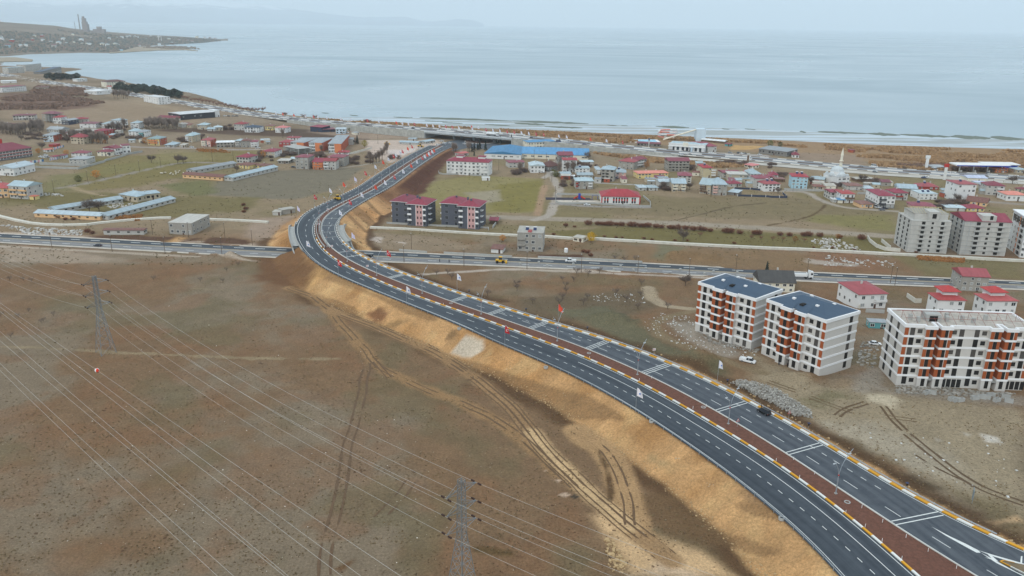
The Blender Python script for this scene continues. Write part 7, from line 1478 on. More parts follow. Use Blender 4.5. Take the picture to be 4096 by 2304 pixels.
def sign(px, kind, label, z=None):
    p = unr(px); r = empty('road_sign', (p[0], p[1], float(terr(p[0], p[1]))), .35); tag(r, label, 'road sign', 'road signs of the new road'); put('post', MB().lathe([(.05, -.3), (.05, 2.6)], 6), STEEL, r)
    if kind == 'tri':
        put('board', MB().add([(-.65, -.08, 2.2), (.65, -.08, 2.2), (0, -.08, 3.35)], [(0, 1, 2)]), M('panel_red', 186, 52, 46), r); put('face', MB().add([(-.42, -.1, 2.34), (.42, -.1, 2.34), (0, -.1, 3.1)], [(0, 1, 2)]), WBAND, r); put('symbol', MB().add([(-.25, -.12, 2.42), (.22, -.12, 2.42), (.22, -.12, 2.6), (.0, -.12, 2.75)], [(0, 1, 2, 3)]), M('sign_black', 24, 24, 26), r)
    elif kind == 'chev':
        b = put('board', MB().box(-.6, -.1, 2., .6, -.05, 2.9), WBAND, r)
        for x in (-.3, .2): put('chevron', MB().add([(x+.2, -.12, 2.1), (x, -.12, 2.45), (x+.2, -.12, 2.8), (x+.02, -.12, 2.8), (x-.18, -.12, 2.45), (x+.02, -.12, 2.1)], [(0, 1, 2, 3, 4, 5)]), M('panel_red', 186, 52, 46), r)
    else: put('solar_board', MB().box(-.4, -.4, 2.6, .4, .3, 2.68), PAN, r); put('warning_disc', MB().lathe([(.02, -.05), (.3, -.04), (.3, .04), (.02, .05)], 10), M('sign_black', 24, 24, 26), r, (0, -.1, 2.1)).rotation_euler = (math.pi/2, 0, 0)
sign(T('33', 2265, 1400), 'tri', 'red triangle warning sign on the median'); sign(T('34', 210, 1290), 'tri', 'red triangle warning sign in front of the rubble heap')
for k, p in enumerate((T('22', 725, 690), T('22', 632, 840), T('22', 765, 1065), T('22', 1122, 1268))): sign(p, 'chev', 'small red and white chevron board on the median, %s from the far end' % ordn(k+1))
sign(T('33', 1428, 650), 'chev', 'red and white chevron board behind the outer kerb')
for k, p in enumerate((T('32', 2143, 60), T('33', 140, 235), T('33', 757, 420), T('33', 2165, 960), T('34', 405, 1400), T('44', 1385, 590))): sign(p, 'sol', 'solar warning beacon behind the outer kerb, %s from the far end' % ordn(k+1))
rg = MB(); rg.lathe([(.75, -.3), (.75, .35), (.52, .35), (.52, -.3)], 14); rm = rg.mesh('concrete_ring', CON); k = 0
for px in (T('44', 797, 712), T('44', 137, 868), T('33', 342, 785), T('33', 1405, 1340), T('33', 775, 660), T('33', 1925, 1205), T('32', 2045, 398), T('32', 1962, 157)):
    q = unr(px); k += 1; tag(put('manhole_ring', rm, None, None, (q[0], q[1], float(terr(q[0], q[1]))+.3)), 'white concrete manhole ring beside the carriageways, %s from the bottom' % ORD[k], 'manhole ring', 'concrete manhole rings')
b = MB().box(-1.2, -.05, .8, 1.2, .05, 3.6); r = empty('billboard', G(*T('44', 2050, 700)), 1.1); tag(r, 'small leaning grey board on the right plateau', 'board'); put('panel', b, M('board_grey', 132, 142, 146), r); put('leg', MB().box(-1, -.04, -.3, -.9, .04, .79).box(.9, -.04, -.3, 1, .04, .79), STEEL, r)
bm = MB().box(-.5, -.5, 0, .5, .5, 1.1).mesh('block', CON); k = 0
for px in sorted(tp('23', (82,1217), (270,1200), (355,1232), (617,1216), (710,1250), (1092,1242), (1220,1278), (1346,1260), (1023,1270), (1693,1273), (1937,1313), (2027,1293), (2265,1302), (2487,1320))):
    k += 1; tag(put('concrete_block', bm, None, None, G(*px), .3), 'grey concrete block on the lower road edge, %s from the left' % ORD[k], 'concrete block', 'concrete blocks on the lower road')
dm = MB().lathe([(.06, -.2), (.06, 1.05)], 6).mesh('delineator', WBAND); k = 0
for t, x, y in (('44',80,300),('44',315,470),('44',780,825),('44',975,965),('44',1145,1110),('44',1343,1290),('44',255,285),('44',467,430),('44',942,770),('44',1150,915),('44',1386,1070),('44',1608,1210),('44',1893,1380),('33',288,530),('33',780,715),('33',1280,940),('33',1405,915),('33',1820,1220),('33',1953,1200),('32',1885,175),('32',2185,278),('32',2515,400)):
    q = unr(T(t, x, y)); k += 1; tag(put('delineator_post', dm, None, None, (q[0], q[1], float(terr(q[0], q[1]))+.4)), 'thin white marker post at the median kerb, %s in the row' % ordn(k), 'marker post', 'white marker posts along the median')
# ================================================================== VEHICLES
TYRE = M('tyre', 26, 26, 28); RIM = M('rim', 150, 152, 156, metal=.5, rough=.4); LIT = M('headlight_glass', 220, 224, 226, rough=.2); TAIL = M('tail_red', 150, 24, 28, rough=.3)
def car_proto(kind, rgb):
    pm = mat('car_paint_%d_%d_%d' % rgb, srgb(*rgb), rough=.3, var=.03, spec=.5); r = empty({'pickup': 'pickup_truck', 'van': 'van', 'suv': 'car'}.get(kind, 'car'))
    L_, W_, h1, h2, prof = {'car': (4.4, 1.75, .85, 1.42, ((-1.9, .9), (-1.2, 1.42), (.3, 1.42), (1.15, .9))), 'suv': (4.4, 1.8, 1., 1.82, ((-2.1, 1.), (-1.95, 1.8), (.6, 1.8), (1.3, 1.))), 'van': (5.4, 2., 1.1, 2.3, ((-2.6, 1.1), (-2.55, 2.3), (1.6, 2.3), (2.2, 1.1))), 'pickup': (5.6, 2., .95, 1.95, ((-.4, .95), (-.3, 1.95), (1.4, 1.95), (2., .95)))}[kind]
    hl = L_/2; b = MB(); sec = [(-hl, .35, h1*.92), (-hl+.12, .28, h1), (hl*.55, .28, h1), (hl-.15, .3, h1*.82), (hl, .38, h1*.66)] if kind != 'pickup' else [(-hl, .5, .95), (-hl+.1, .45, 1.05), (hl*.62, .35, 1.05), (hl-.15, .35, .95), (hl, .4, .75)]
    v = []
    for x, z0, z1 in sec:
        for y, z in ((-W_/2, z0), (-W_/2, z1-.12), (-W_/2+.12, z1), (W_/2-.12, z1), (W_/2, z1-.12), (W_/2, z0)): v.append((x, y, z))
    b.add(v, [(i*6+j, i*6+(j+1) % 6, i*6+6+(j+1) % 6, i*6+6+j) for i in range(4) for j in range(6)]+[(5, 4, 3, 2, 1, 0), (24, 25, 26, 27, 28, 29)]); put('body', b, pm, r)
    (a0, z0), (a1, z1), (a2, _), (a3, _) = prof; w0, w1 = W_/2-.08, W_/2-.26
    cb = put('cabin', MB().add([(a0, -w0, z0-.03), (a3, -w0, z0-.03), (a3, w0, z0-.03), (a0, w0, z0-.03), (a1, -w1, z1-.08), (a2, -w1, z1-.08), (a2, w1, z1-.08), (a1, w1, z1-.08)], [(4, 5, 6, 7), (0, 1, 5, 4), (1, 2, 6, 5), (2, 3, 7, 6), (3, 0, 4, 7)]), GLASS, r)
    put('car_roof', MB().box(a1-.02, -w1-.02, z1-.08, a2+.02, w1+.02, z1), pm, cb); put('pillars', MB().box((a1+a2)/2-.06, -w0+.04, z0, (a1+a2)/2+.06, w0-.04, z1-.05), pm, cb)
    if kind == 'pickup': put('load_bed', MB().box(-hl, -1, .95, -.5, 1, 1.02).box(-hl, -1.02, 1.02, -.5, -.95, 1.42).box(-hl, .95, 1.02, -.5, 1.02, 1.42).box(-hl, -.95, 1.02, -hl+.07, .95, 1.42), pm, r)
    for sx in (-1, 1):
        for sy in (-1, 1):
            wv = put('wheel', MB().bar((sx*hl*.62, sy*(W_/2-.22), .33), (sx*hl*.62, sy*(W_/2+.01), .33), .33, 12), TYRE, r); put('rim', MB().bar((sx*hl*.62, sy*(W_/2+.005), .33), (sx*hl*.62, sy*(W_/2+.03), .33), .19, 8), RIM, wv)
    for sy in (-1, 1): put('headlight', MB().box(hl-.1, sy*W_*.36-.17, .55, hl+.02, sy*W_*.36+.17, .72), LIT, r); put('tail_light', MB().box(-hl-.02, sy*W_*.4-.12, .6, -hl+.08, sy*W_*.4+.12, .82), TAIL, r)
    return r
VP = {}
def car(kind, rgb, p, a, label, grp=None):
    k = (kind, rgb)
    if k not in VP: o = VP[k] = car_proto(kind, rgb); o.location = tuple(map(float, p)); o.rotation_euler = (0, 0, a); tag(o, label, {'pickup': 'pickup truck', 'van': 'van'}.get(kind, 'car'), grp)
    else: o = copy_tree(VP[k], p, a, label); 
    if grp: o['group'] = grp
    elif 'group' in o: del o['group']
    return o
WH, BK, GY, BL, DB = (226, 228, 228), (20, 22, 24), (120, 124, 128), (44, 60, 110), (34, 40, 52)
s = s_px(T('33', 2510, 1255)); i = int(s/2); car('suv', BK, rp(s, fE(s)+1.9, .02), math.atan2(TG[i][1], TG[i][0])+math.pi+3.14, 'black van-like car stopped at the outer kerb of the new road')
car('pickup', WH, G(*T('33', 2370, 745)), -.55, 'white double-cab pickup parked below the blue-roofed blocks', 'white double-cab pickups'); p = G(*T('23', 590, 1188), .15); car('pickup', WH, p, math.pi-.1, 'white double-cab pickup driving on the lower road', 'white double-cab pickups')
car('car', DB, G(*T('21', 985, 1030), .15), math.pi-.05, 'dark sedan driving on the left part of the lower road'); car('car', WH, G(*T('34', 1075, 570)), -.2, 'white sedan parked between the two building sites'); car('car', WH, G(*T('23', 755, 618)), .05, 'white car parked in front of the kindergarten wall')
car('van', BK, G(*T('22', 1128, 1152), .15), 2.9, 'black van coming out from under the bridge'); car('car', GY, G(*T('24', 1145, 668)), .1, 'grey car on the lane below the modern white house'); car('car', DB, G(*T('24', 1175, 655)), .1, 'dark car behind the grey one below the modern white house'); car('van', WH, G(*T('24', 1110, 642)), 0, 'white van beside the modern white house')
HC_ = [('C',165,150,WH,'car'),('C',700,188,DB,'car'),('C',2240,322,DB,'car'),('D',590,375,BK,'car'),('D',1110,410,WH,'car'),('D',1655,470,WH,'car'),('E',400,168,DB,'car'),('E',940,248,BL,'van'),('E',1110,250,WH,'car'),('E',1460,290,BL,'car'),('F',825,512,WH,'car'),('F',1010,500,DB,'car'),('F',2205,582,WH,'car'),('F',2190,605,WH,'car'),('G',1320,383,BK,'car'),('G',1400,340,GY,'car'),('G',2135,335,WH,'van'),('G',1870,335,GY,'car'),('G',2150,450,GY,'car'),('H',770,410,WH,'van'),('H',1145,470,WH,'car')]
HC_.sort(key=lambda q: T(q[0], q[1], q[2])[0])
CN = {WH: 'white', DB: 'dark', BK: 'black', BL: 'blue', GY: 'grey'}
for k, (t, x, y, c, kd) in enumerate(HC_):
    z = .4
    for _ in range(4):
        p = un(*T(t, x, y), z); i = int(np.argmin((HW[:, 0]-p[0])**2+(HW[:, 1]-p[1])**2)); z = HW[i, 2]+.3
    car(kd, c, p, math.atan2(ht[i][1], ht[i][0]), '%s %s on the coast highway, %s vehicle from the left' % (CN[c], kd, ordn(k+1)), 'vehicles on the coast highway')
PK = [('F',430,412,WH),('F',485,417,GY),('F',540,422,WH),('F',1440,472,WH),('F',1810,470,GY),('F',2050,487,WH),('F',2110,487,GY),('F',2410,512,WH),('F',1985,478,DB),('H',560,572,BL),('H',605,560,WH),('H',1850,482,GY),('E',1070,858,WH),('E',2090,985,BL),('E',595,862,WH),('B',1285,762,WH),('C',40,778,WH),('C',755,1165,DB),('C',1835,468,WH),('A',920,925,WH),('A',830,955,WH),('A',950,960,GY),('A',890,965,WH),('B',1950,130,WH),('B',2030,135,DB),('B',2120,135,GY),('B',2190,132,DB),('D',745,655,WH),('D',1080,708,WH),('D',1215,678,WH),('D',1160,638,WH),('D',1200,715,GY),('D',1330,678,WH),('D',730,792,WH),('D',1630,695,WH),('B',2070,1068,DB),('G',2230,1172,WH)]
PK.sort(key=lambda q: T(q[0], q[1], q[2])[0])
for k, (t, x, y, c) in enumerate(PK): car('car', c, G(*T(t, x, y), .25), random.uniform(-.4, .4), '%s car parked about the town, %s from the left' % (CN[c], ordn(k+1)), 'cars parked about the town')
def truck(p, a, label, tank):
    r = empty('truck', p, a); tag(r, label, 'truck'); wm = mat('car_paint_226_228_228', srgb(*WH), rough=.3, var=.03); put('cab', MB().box(3.8, -1.2, .7, 6, 1.2, 3.6), wm, r); put('windscreen', MB().box(6., -1.05, 2., 6.05, 1.05, 3.1).box(4.7, -1.23, 2.1, 5.8, 1.23, 3.), GLASS, r); put('wind_deflector', MB().add([(3.9, -1.1, 3.6), (5.6, -1.1, 3.6), (3.9, -1.1, 4.2), (3.9, 1.1, 3.6), (5.6, 1.1, 3.6), (3.9, 1.1, 4.2)], [(0, 1, 2), (3, 5, 4), (1, 4, 5, 2), (0, 2, 5, 3)]), wm, r); put('chassis', MB().box(-7.5, -.9, .8, 4, .9, 1.1), TYRE, r)
    if tank: put('tank', MB().bar((-7.3, 0, 2.4), (3.2, 0, 2.4), 1.25, 14), wm, r)
    else: put('trailer_floor', MB().box(-7.8, -1.25, 1.11, 3.2, 1.25, 1.35), wm, r); put('trailer_side', MB().box(-7.8, -1.28, 1.36, 3.2, -1.2, 2.4).box(-7.8, 1.2, 1.36, 3.2, 1.28, 2.4).box(3.1, -1.2, 1.36, 3.2, 1.2, 2.9), wm, r)
    for x in (-6.6, -5.4, -4.2, 2.6, 5.): 
        for y in (-1, 1): put('wheel', MB().bar((x, y*1.25, .5), (x, y*.9, .5), .5, 12), TYRE, r)
truck(G(*T('24', 320, 1352), .15), -.06, 'white flatbed truck with high cab on the lower road behind the dark-roofed house', False)
z = 6.9; p = un(*T('D', 2195, 520), z); i = int(np.argmin((HW[:, 0]-p[0])**2+(HW[:, 1]-p[1])**2)); truck((p[0], p[1], HW[i, 2]+.3), math.atan2(ht[i][1], ht[i][0]), 'white tanker truck on the highway flyover', True)
YM = M('machine_yellow', 216, 168, 40, rough=.5)
def machine(p, a, label, name='wheel_loader'):
    r = empty(name, p, a); tag(r, label, 'construction machine', 'yellow construction machines'); put('body', MB().box(-2.6, -1., .8, .6, 1., 1.9), YM, r); put('cab', MB().box(-.9, -.8, 1.91, .7, .8, 3.2), GLASS, r); put('cab_roof', MB().box(-1, -.9, 3.21, .8, .9, 3.35), YM, r)
    put('bucket', MB().box(2.4, -1.4, .2, 3.3, 1.4, 1.2), YM, r); put('loader_arm', MB().bar((.5, -.7, 1.5), (2.6, -.7, .8), .16).bar((.5, .7, 1.5), (2.6, .7, .8), .16), YM, r)
    for x in (-1.8, 1.2):
        for y in (-1, 1): put('wheel', MB().bar((x, y*1.3, .75), (x, y*.85, .75), .75, 12), TYRE, r)
q = unr(T('22', 822, 562)); machine(q, 2.2, 'yellow wheel loader on the left edge of the new road'); machine(G(*T('22', 2462, 1198), .1), 0, 'yellow roller working on the lower road', 'road_roller'); machine(G(*T('D', 730, 745)), .3, 'yellow digger beside the new road near the roundabout', 'digger'); machine(G(*T('D', 60, 695)), .1, 'yellow grader on the bare lot', 'grader')
b = MB(); b.lathe([(1., 0), (1.05, 1.9), (.9, 2.2), (.3, 2.35)], 12); tag(put('water_tank', b, WBAND, None, G(*T('23', 543, 1088))), 'white plastic water tank beside the bare grey house', 'tank')
# ================================================================== PEOPLE
def person(p, a, top, leg, label, lift=0.):
    J = {'pelvis': (0, 0, .92), 'chest': (.02, 0, 1.32), 'neck': (.02, 0, 1.48), 'head0': (.03, 0, 1.58), 'head1': (.04, 0, 1.72), 'kl': (.06, .1, .5), 'fl': (.0, .11, .06), 'tl': (.16, .12, .04), 'kr': (.02, -.1, .5), 'fr': (-.08, -.11, .06), 'tr': (.08, -.12, .04), 'sl': (.02, .2, 1.4), 'el': (.0, .27, 1.12), 'hl': (.1, .25, .88), 'sr': (.02, -.2, 1.4), 'er': (.0, -.27, 1.12), 'hr': (.12, -.24, .9)}
    E_ = [('pelvis', 'chest'), ('chest', 'neck'), ('neck', 'head0'), ('head0', 'head1'), ('pelvis', 'kl'), ('kl', 'fl'), ('fl', 'tl'), ('pelvis', 'kr'), ('kr', 'fr'), ('fr', 'tr'), ('chest', 'sl'), ('sl', 'el'), ('el', 'hl'), ('chest', 'sr'), ('sr', 'er'), ('er', 'hr')]
    Rd = dict(pelvis=.16, chest=.18, neck=.065, head0=.1, head1=.1, kl=.075, fl=.05, tl=.045, kr=.075, fr=.05, tr=.045, sl=.08, el=.055, hl=.04, sr=.08, er=.055, hr=.04); n_ = list(J)
    me = bpy.data.meshes.new('person'); me.from_pydata([J[q] for q in n_], [(n_.index(x), n_.index(y)) for x, y in E_], []); o = put('person', me, None, None, p, a); md = o.modifiers.new('s', 'SKIN'); 
    for k, q in enumerate(n_): me.skin_vertices[0].data[k].radius = (Rd[q], Rd[q])
    me.skin_vertices[0].data[0].use_root = True; o.modifiers.new('d', 'SUBSURF').levels = 1; o.modifiers['d'].render_levels = 1; me.materials.append(M('cloth_%d' % top[0], *top)); tag(o, label, 'person')
    put('trousers', MB().bar((0, .09, .95), (.05, .105, .5), .115, 8, .095).bar((.05, .105, .5), (0, .11, .08), .095, 8, .075).bar((0, -.09, .95), (.02, -.105, .5), .115, 8, .095).bar((.02, -.105, .5), (-.08, -.11, .08), .095, 8, .075), M('cloth_t%d' % leg[0], *leg), o)
    put('hair', MB().lathe([(.02, 1.82), (.09, 1.79), (.115, 1.72), (.11, 1.64)][::-1], 8, (.02, 0)), M('hair_dark', 36, 30, 28), o); put('face', MB().box(.1, -.06, 1.56, .15, .06, 1.7), M('skin', 196, 150, 124), o)
s = s_px(T('33', 2555, 1200)); person(rp(s, fE(s)+.9, .02), 2.5, (30, 32, 38), (34, 34, 40), 'person in dark clothes standing by the black car at the kerb')
for k, (t, x, y, c) in enumerate((('22', 670, 1062, (40, 36, 36)), ('22', 700, 1062, (48, 44, 52)))): q = unr(T(t, x, y)); person((q[0], q[1], float(terr(q[0], q[1]))+.5), k, c, (36, 38, 44), ('left', 'right')[k]+' of two people in dark clothes standing at the start of the median')
for k, (x, y) in enumerate(((1848, 1190), (1943, 1195))): person(G(*T('22', x, y), .12), 1., (52+k*9, 54, 60), (40, 40, 46), ('left', 'right')[k]+' of two workers walking along the lower road')
for k, (x, y) in enumerate(((108, 775), (196, 795))): person(G(*T('34', x, y)), 1., (34+k, 34, 40), (30, 30, 36), ('left', 'right')[k]+' of two workers at the foot of the right blue-roofed block')
for k, (x, y) in enumerate(((1095, 700), (1125, 705), (1150, 700), (1165, 708), (975, 690))): person(G(*T('D', x, y), .25), k, (40+k*6, 42, 50), (38, 38, 44), 'person among the cars near the roundabout, %s from the left' % ordn((2, 3, 4, 5, 1)[k]))
# ================================================================== TREES, BUSHES, REEDS
BARK = M('bark', 92, 78, 68); TWIG = M('twigs', 112, 98, 88, var=.2); TWR = M('twigs_red', 128, 86, 66, var=.25); TWP = M('poplar_twigs', 146, 132, 122, var=.2)
def leafm(n, *c): return M(n, *c, var=.35, scale=1.2, rough=.95)
rnd = random.Random(5)
def bare(name, h, spread, n, m, tr=.3, tm=None, rr=.028, up=.6):
    r = empty(name); t = MB(); c = MB(); t.lathe([(h*.035, -.3), (h*.022, h*tr)], 6); tips = []
    for k in range(7):
        a = k*2.4+rnd.random(); e = rnd.uniform(.5, 1); p = Vector((0, 0, h*(tr*.7+.05*k*tr))); q = Vector((math.cos(a)*spread*.5*e, math.sin(a)*spread*.5*e, h*rnd.uniform(.55, .8))); t.bar(p, q, h*.012, 4, h*.006); tips.append((p, q))
    for k in range(n):
        p, q = rnd.choice(tips); o = p.lerp(q, rnd.uniform(.35, 1)); d = Vector((rnd.gauss(0, 1), rnd.gauss(0, 1), abs(rnd.gauss(up, .6)))).normalized(); L_ = rnd.uniform(.12, .32)*h; e = o+d*L_; c.bar(o, e, rr*h/4, 3, rr*h/8)
        for j in range(2): d2 = (d+Vector((rnd.gauss(0, .6), rnd.gauss(0, .6), rnd.gauss(.1, .4)))).normalized(); s_ = o.lerp(e, .6); c.bar(s_, s_+d2*L_*.6, rr*h/6, 3, rr*h/10)
    put('trunk', t, tm or BARK, r); put('crown', c, m, r); return r
def leafy(name, h, spread, n, m, shape, trh=.2, sz=.5, tm=None, droop=0):
    r = empty(name); put('trunk', MB().lathe([(h*.03, -.3), (h*.015, h*.7)], 6), tm or BARK, r); c = MB()
    for k in range(n):
        t = rnd.random(); a = rnd.uniform(0, 6.28)
        if shape == 'cone': z = h*(trh+(1-trh)*t); R1 = spread*(1-t)**.8*(.75+.25*math.sin(t*40))
        else: u = rnd.uniform(-1, 1); z = h*(trh+(1-trh)*(.5+.5*u)); R1 = spread*math.sqrt(max(1-u*u, 0))*(1+.25*math.sin(a*3+u*4))
        q = R1*rnd.uniform(.45, 1); p = Vector((q*math.cos(a), q*math.sin(a), z)); s_ = sz*rnd.uniform(.5, 1.3); u1 = Vector((rnd.gauss(0, 1), rnd.gauss(0, 1), rnd.gauss(0, .6))).normalized(); u2 = u1.orthogonal().normalized()
        if droop: u1 = Vector((rnd.gauss(0, .2), rnd.gauss(0, .2), -1)); u2 = Vector((math.cos(a), math.sin(a), 0)).cross(Vector((0, 0, 1))); c.add([p, p+u2*s_*.35, p+u1*s_*2.4+u2*.2*s_, p+u1*s_*2.4], [(0, 1, 2, 3)]); continue
        c.add([p-u1*s_*.5, p+u2*s_*.5, p+u1*s_*.5, p-u2*s_*.5], [(0, 1, 2, 3)])
    put('crown', c, m, r); return r
def bush(name, h, w, n, m):
    r = empty(name); c = MB(); t = MB()
    for k in range(n):
        a = rnd.uniform(0, 6.28); q = rnd.random()**.5*w*.5; e = Vector((math.cos(a)*q*1.1, math.sin(a)*q*1.1, h*rnd.uniform(.35, 1)*(1-.35*(q/(w*.5))**2))); o = Vector((e.x*.25, e.y*.25, 0)); c.bar(o.lerp(e, .3), e, .045, 3, .02)
        for j in range(2): d = Vector((rnd.gauss(0, .5), rnd.gauss(0, .5), rnd.gauss(.2, .4))); c.bar(e.lerp(o, .3), e+d*h*.18, .03, 3, .015)
    for k in range(5): a = k*1.26; t.bar((0, 0, -.2), (math.cos(a)*w*.18, math.sin(a)*w*.18, h*.5), .05, 4)
    put('stems', t, BARK, r); put('twigs', c, m, r); return r
def plant_all(protos, pts, cat, grp, lab, s0=(.85, 1.2), sort=0, dz=0.):
    pts = sorted(pts, key=lambda p: p[sort] if sort == 0 else -p[1])
    for k, p in enumerate(pts):
        o = protos[k % len(protos)]; q = G(p[0], p[1], dz); sc = rnd.uniform(*s0)*(p[2] if len(p) > 2 else 1); la = lab % ordn(k+1)
        if k < len(protos): o.location = tuple(map(float, q)); o.scale = (sc,)*3; tag(o, la, cat, grp)
        else: copy_tree(o, q, rnd.uniform(0, 6), la, grp, sc)
FT = tp('21', (2395,1230), (2280,1280), (2018,1385), (2245,1395), (1545,1370), (100,1380), (240,1380), (320,1390))+tp('31', (185,295), (290,245), (110,500), (440,340), (10,290), (540,285), (415,355))
plant_all([bare('fruit_tree', 2.6, 3, 60, TWIG, rr=.04) for _ in range(2)], FT, 'tree', 'bare fruit trees in the left field', 'small bare fruit tree in the left field, %s from the left')
FT = tp('23', (1037,1170), (1238,1180), (505,1380), (622,1385), (650,1312), (765,1330), (880,1300), (1130,1182), (50,1440), (540,1445), (1300,1420))+tp('33', (505,110), (545,50), (1045,75), (1155,140), (1295,85), (1265,215), (1565,215), (755,110), (720,170), (205,155), (475,175), (50,30))+tp('32', (2330,80),)+tp('22', (1815,1320), (1930,1315), (1970,1365))
plant_all([bare('fruit_tree', 3.6, 3.6, 70, TWIG, rr=.04) for _ in range(3)], FT, 'tree', 'bare orchard trees beside the lower road', 'bare orchard tree between the new and the lower road, %s from the left')
plant_all([bare('orchard_tree', 3.2, 3.4, 70, TWR, rr=.04)], tp('24', (45,975), (145,980), (362,990))+tp('23', (1890,935), (2405,960), (2505,965)), 'tree', 'reddish bare trees by the long canal wall', 'small reddish bare tree above the long canal wall, %s from the left')
plant_all([bare('broad_tree', 7, 7, 240, TWIG, .3, rr=.045) for _ in range(2)], [(*T('23', 1720, 978), 1.1), (*T('23', 1745, 1425), .8), (*T('21', 1525, 187), 1.1), (*T('21', 1790, 198), 1.2), (*T('21', 1845, 196), 1.), (*T('21', 905, 690), 1.35), (*T('21', 1000, 688), 1.2), (*T('G', 1890, 650), 1.), (*T('E', 1510, 610), 1.), (*T('B', 2190, 1250), .9), (*T('A', 430, 620), 1.), (*T('A', 850, 800), 1.1), (*T('A', 2050, 360), .9), (*T('C', 2000, 690), .8), (*T('H', 2340, 680), 1.1), (*T('H', 1240, 1060), .9), (*T('G', 200, 880), .8), (*T('G', 860, 700), 1.), (*T('F', 480, 1190), .9), (*T('F', 1000, 1200), .9)], 'tree', 'broad bare trees about the town', 'broad bare tree with dark twigs about the town, %s from the left', (.9, 1.1))
BR = tp('23', (540,830), (768,815), (860,815), (905,817), (940,820), (985,822), (1045,822), (1100,827), (1190,830), (1230,832), (1290,836), (1330,836), (1370,838), (1450,845), (1505,847), (1580,852), (1610,854), (1665,860), (1745,864), (1820,870), (1895,872), (1937,876), (1995,882), (2150,895), (2200,895), (2290,905), (2440,912), (2480,912))+tp('24', (120,922), (215,928), (360,928), (410,926), (520,934), (720,948), (940,962))
plant_all([bush('red_bush', 2.7, 3.9, 180, TWR) for _ in range(3)], BR, 'bush', 'row of dark red bushes along the dirt track', 'dark red bush in the row along the dirt track, %s from the left', (.85, 1.35))
plant_all([bush('low_bush', 1.3, 2.4, 80, TWR)], tp('23', (420,917), (930,937), (1045,947), (1108,947), (1325,957), (1410,967), (1640,977), (1765,977), (2235,1005), (630,838))+tp('24', (460,1048), (650,1050), (870,1072), (1490,1095)), 'bush', 'low bushes near the canal wall', 'low reddish bush beside the long canal wall, %s from the left')
plant_all([bush('reddish_shrub', 2.2, 3.4, 160, TWR)], tp('21', (590,745), (660,765), (740,765), (880,890), (930,905), (2450,620), (2475,660), (2455,690))+tp('23', (790,1130), (760,1100), (720,1090)), 'bush', 'single reddish shrubs', 'reddish shrub among the fields and sheds, %s from the left')
plant_all([leafy('willow', 6.5, 3.4, 700, leafm('leaf_yellow', 206, 166, 52), 'ball', .3, .4, droop=1)], [(*T('23', 795, 992), .95)], 'tree', None, 'yellow leaved willow beside the pump house on the canal wall%.0s')
plant_all([leafy('weeping_willow', 8, 4.5, 700, leafm('leaf_olive', 150, 138, 72), 'ball', .2, .5, droop=1)], [(*T('C', 2190, 745), .8)], 'tree', None, 'olive weeping willow on the bare lot right of the orange school%.0s')
plant_all([leafy('autumn_tree', 5, 2.6, 420, leafm('leaf_orange', 178, 122, 58), 'ball', .15, .5)], [(*T('F', 130, 770), 1.2), (*T('21', 970, 347), 1.1), (*T('A', 780, 880), .9), (*T('A', 1340, 910), 1.), (*T('A', 1870, 660), 1.), (*T('A', 1980, 670), 1.1), (*T('A', 2110, 680), .9), (*T('B', 360, 690), 1.2), (*T('G', 1060, 640), .6), (*T('H', 700, 790), .7), (*T('C', 150, 960), 1.), (*T('24', 270, 985), .6), (*T('24', 700, 955), .7), (*T('22', 2480, 980), .7)], 'tree', 'orange autumn trees', 'small tree with orange autumn leaves, %s from the left')
plant_all([leafy('round_bush', 4, 2.4, 420, leafm('leaf_dull_green', 96, 96, 52), 'ball', .0, .5)], [(*T('21', 790, 378), 1.), (*T('C', 1890, 420), 1.1), (*T('G', 60, 60), 1.), (*T('24', 20, 20), 1.3), (*T('24', 120, 25), 1.3), (*T('E', 830, 880), 1.), (*T('E', 880, 940), 1.)], 'bush', 'olive green bushes', 'olive green rounded bush, %s from the left')
plant_all([leafy('spruce', 9, 2.2, 520, leafm('needle_green', 40, 54, 46), 'cone', .08, .6)], [(*T('D', x, y), s_) for x, y, s_ in ((1770,850,.9), (1815,830,1), (1885,810,.9), (1925,800,1), (2045,820,1.2), (1815,930,.6), (2340,690,.9), (2265,692,.7), (2565,672,1))]+[(*T('E', x, y), s_) for x, y, s_ in ((910,350,.7), (950,350,.9), (990,350,.5), (1040,352,.6), (1135,356,.7), (1230,358,.4), (1320,360,.4))]+[(*T('C', 2040, 690), .9), (*T('23', 2560, 1310), .8), (*T('C', 1715, 580), .6)], 'tree', 'dark spruces near the blue halls', 'dark green spruce, %s from the left')
pg = []
for x0, x1, y, n in ((20, 540, 470, 26), (600, 900, 430, 16), (1850, 2200, 660, 10), (1250, 1900, 620, 12), (2150, 2560, 420, 8)): pg += [T('A', x0+(x1-x0)*k/n, y+rnd.uniform(-40, 40)) for k in range(n)]
pg += [T('B', 350+680*k/26, 395-rnd.uniform(0, 70)) for k in range(26)]+tp('C', (2300,1080), (2350,1090), (2420,1060), (2480,1050), (2540,1010), (1320,880), (540,560))+tp('D', (20,900), (60,880), (1690,850), (1720,840), (1400,880), (1440,870))+tp('E', (950,900), (1230,860), (1110,860), (160,880))+[T('11', 1150+150*k/8, 985+rnd.uniform(-10, 15)) for k in range(9)]+[T('11', 630, 980), T('11', 1585, 950)]
plant_all([bare('poplar', 11, 2.8, 260, TWP, .2, rr=.035, up=2.2) for _ in range(3)], pg, 'tree', 'bare poplars of the town', 'slender bare poplar, %s from the left', (.75, 1.15))
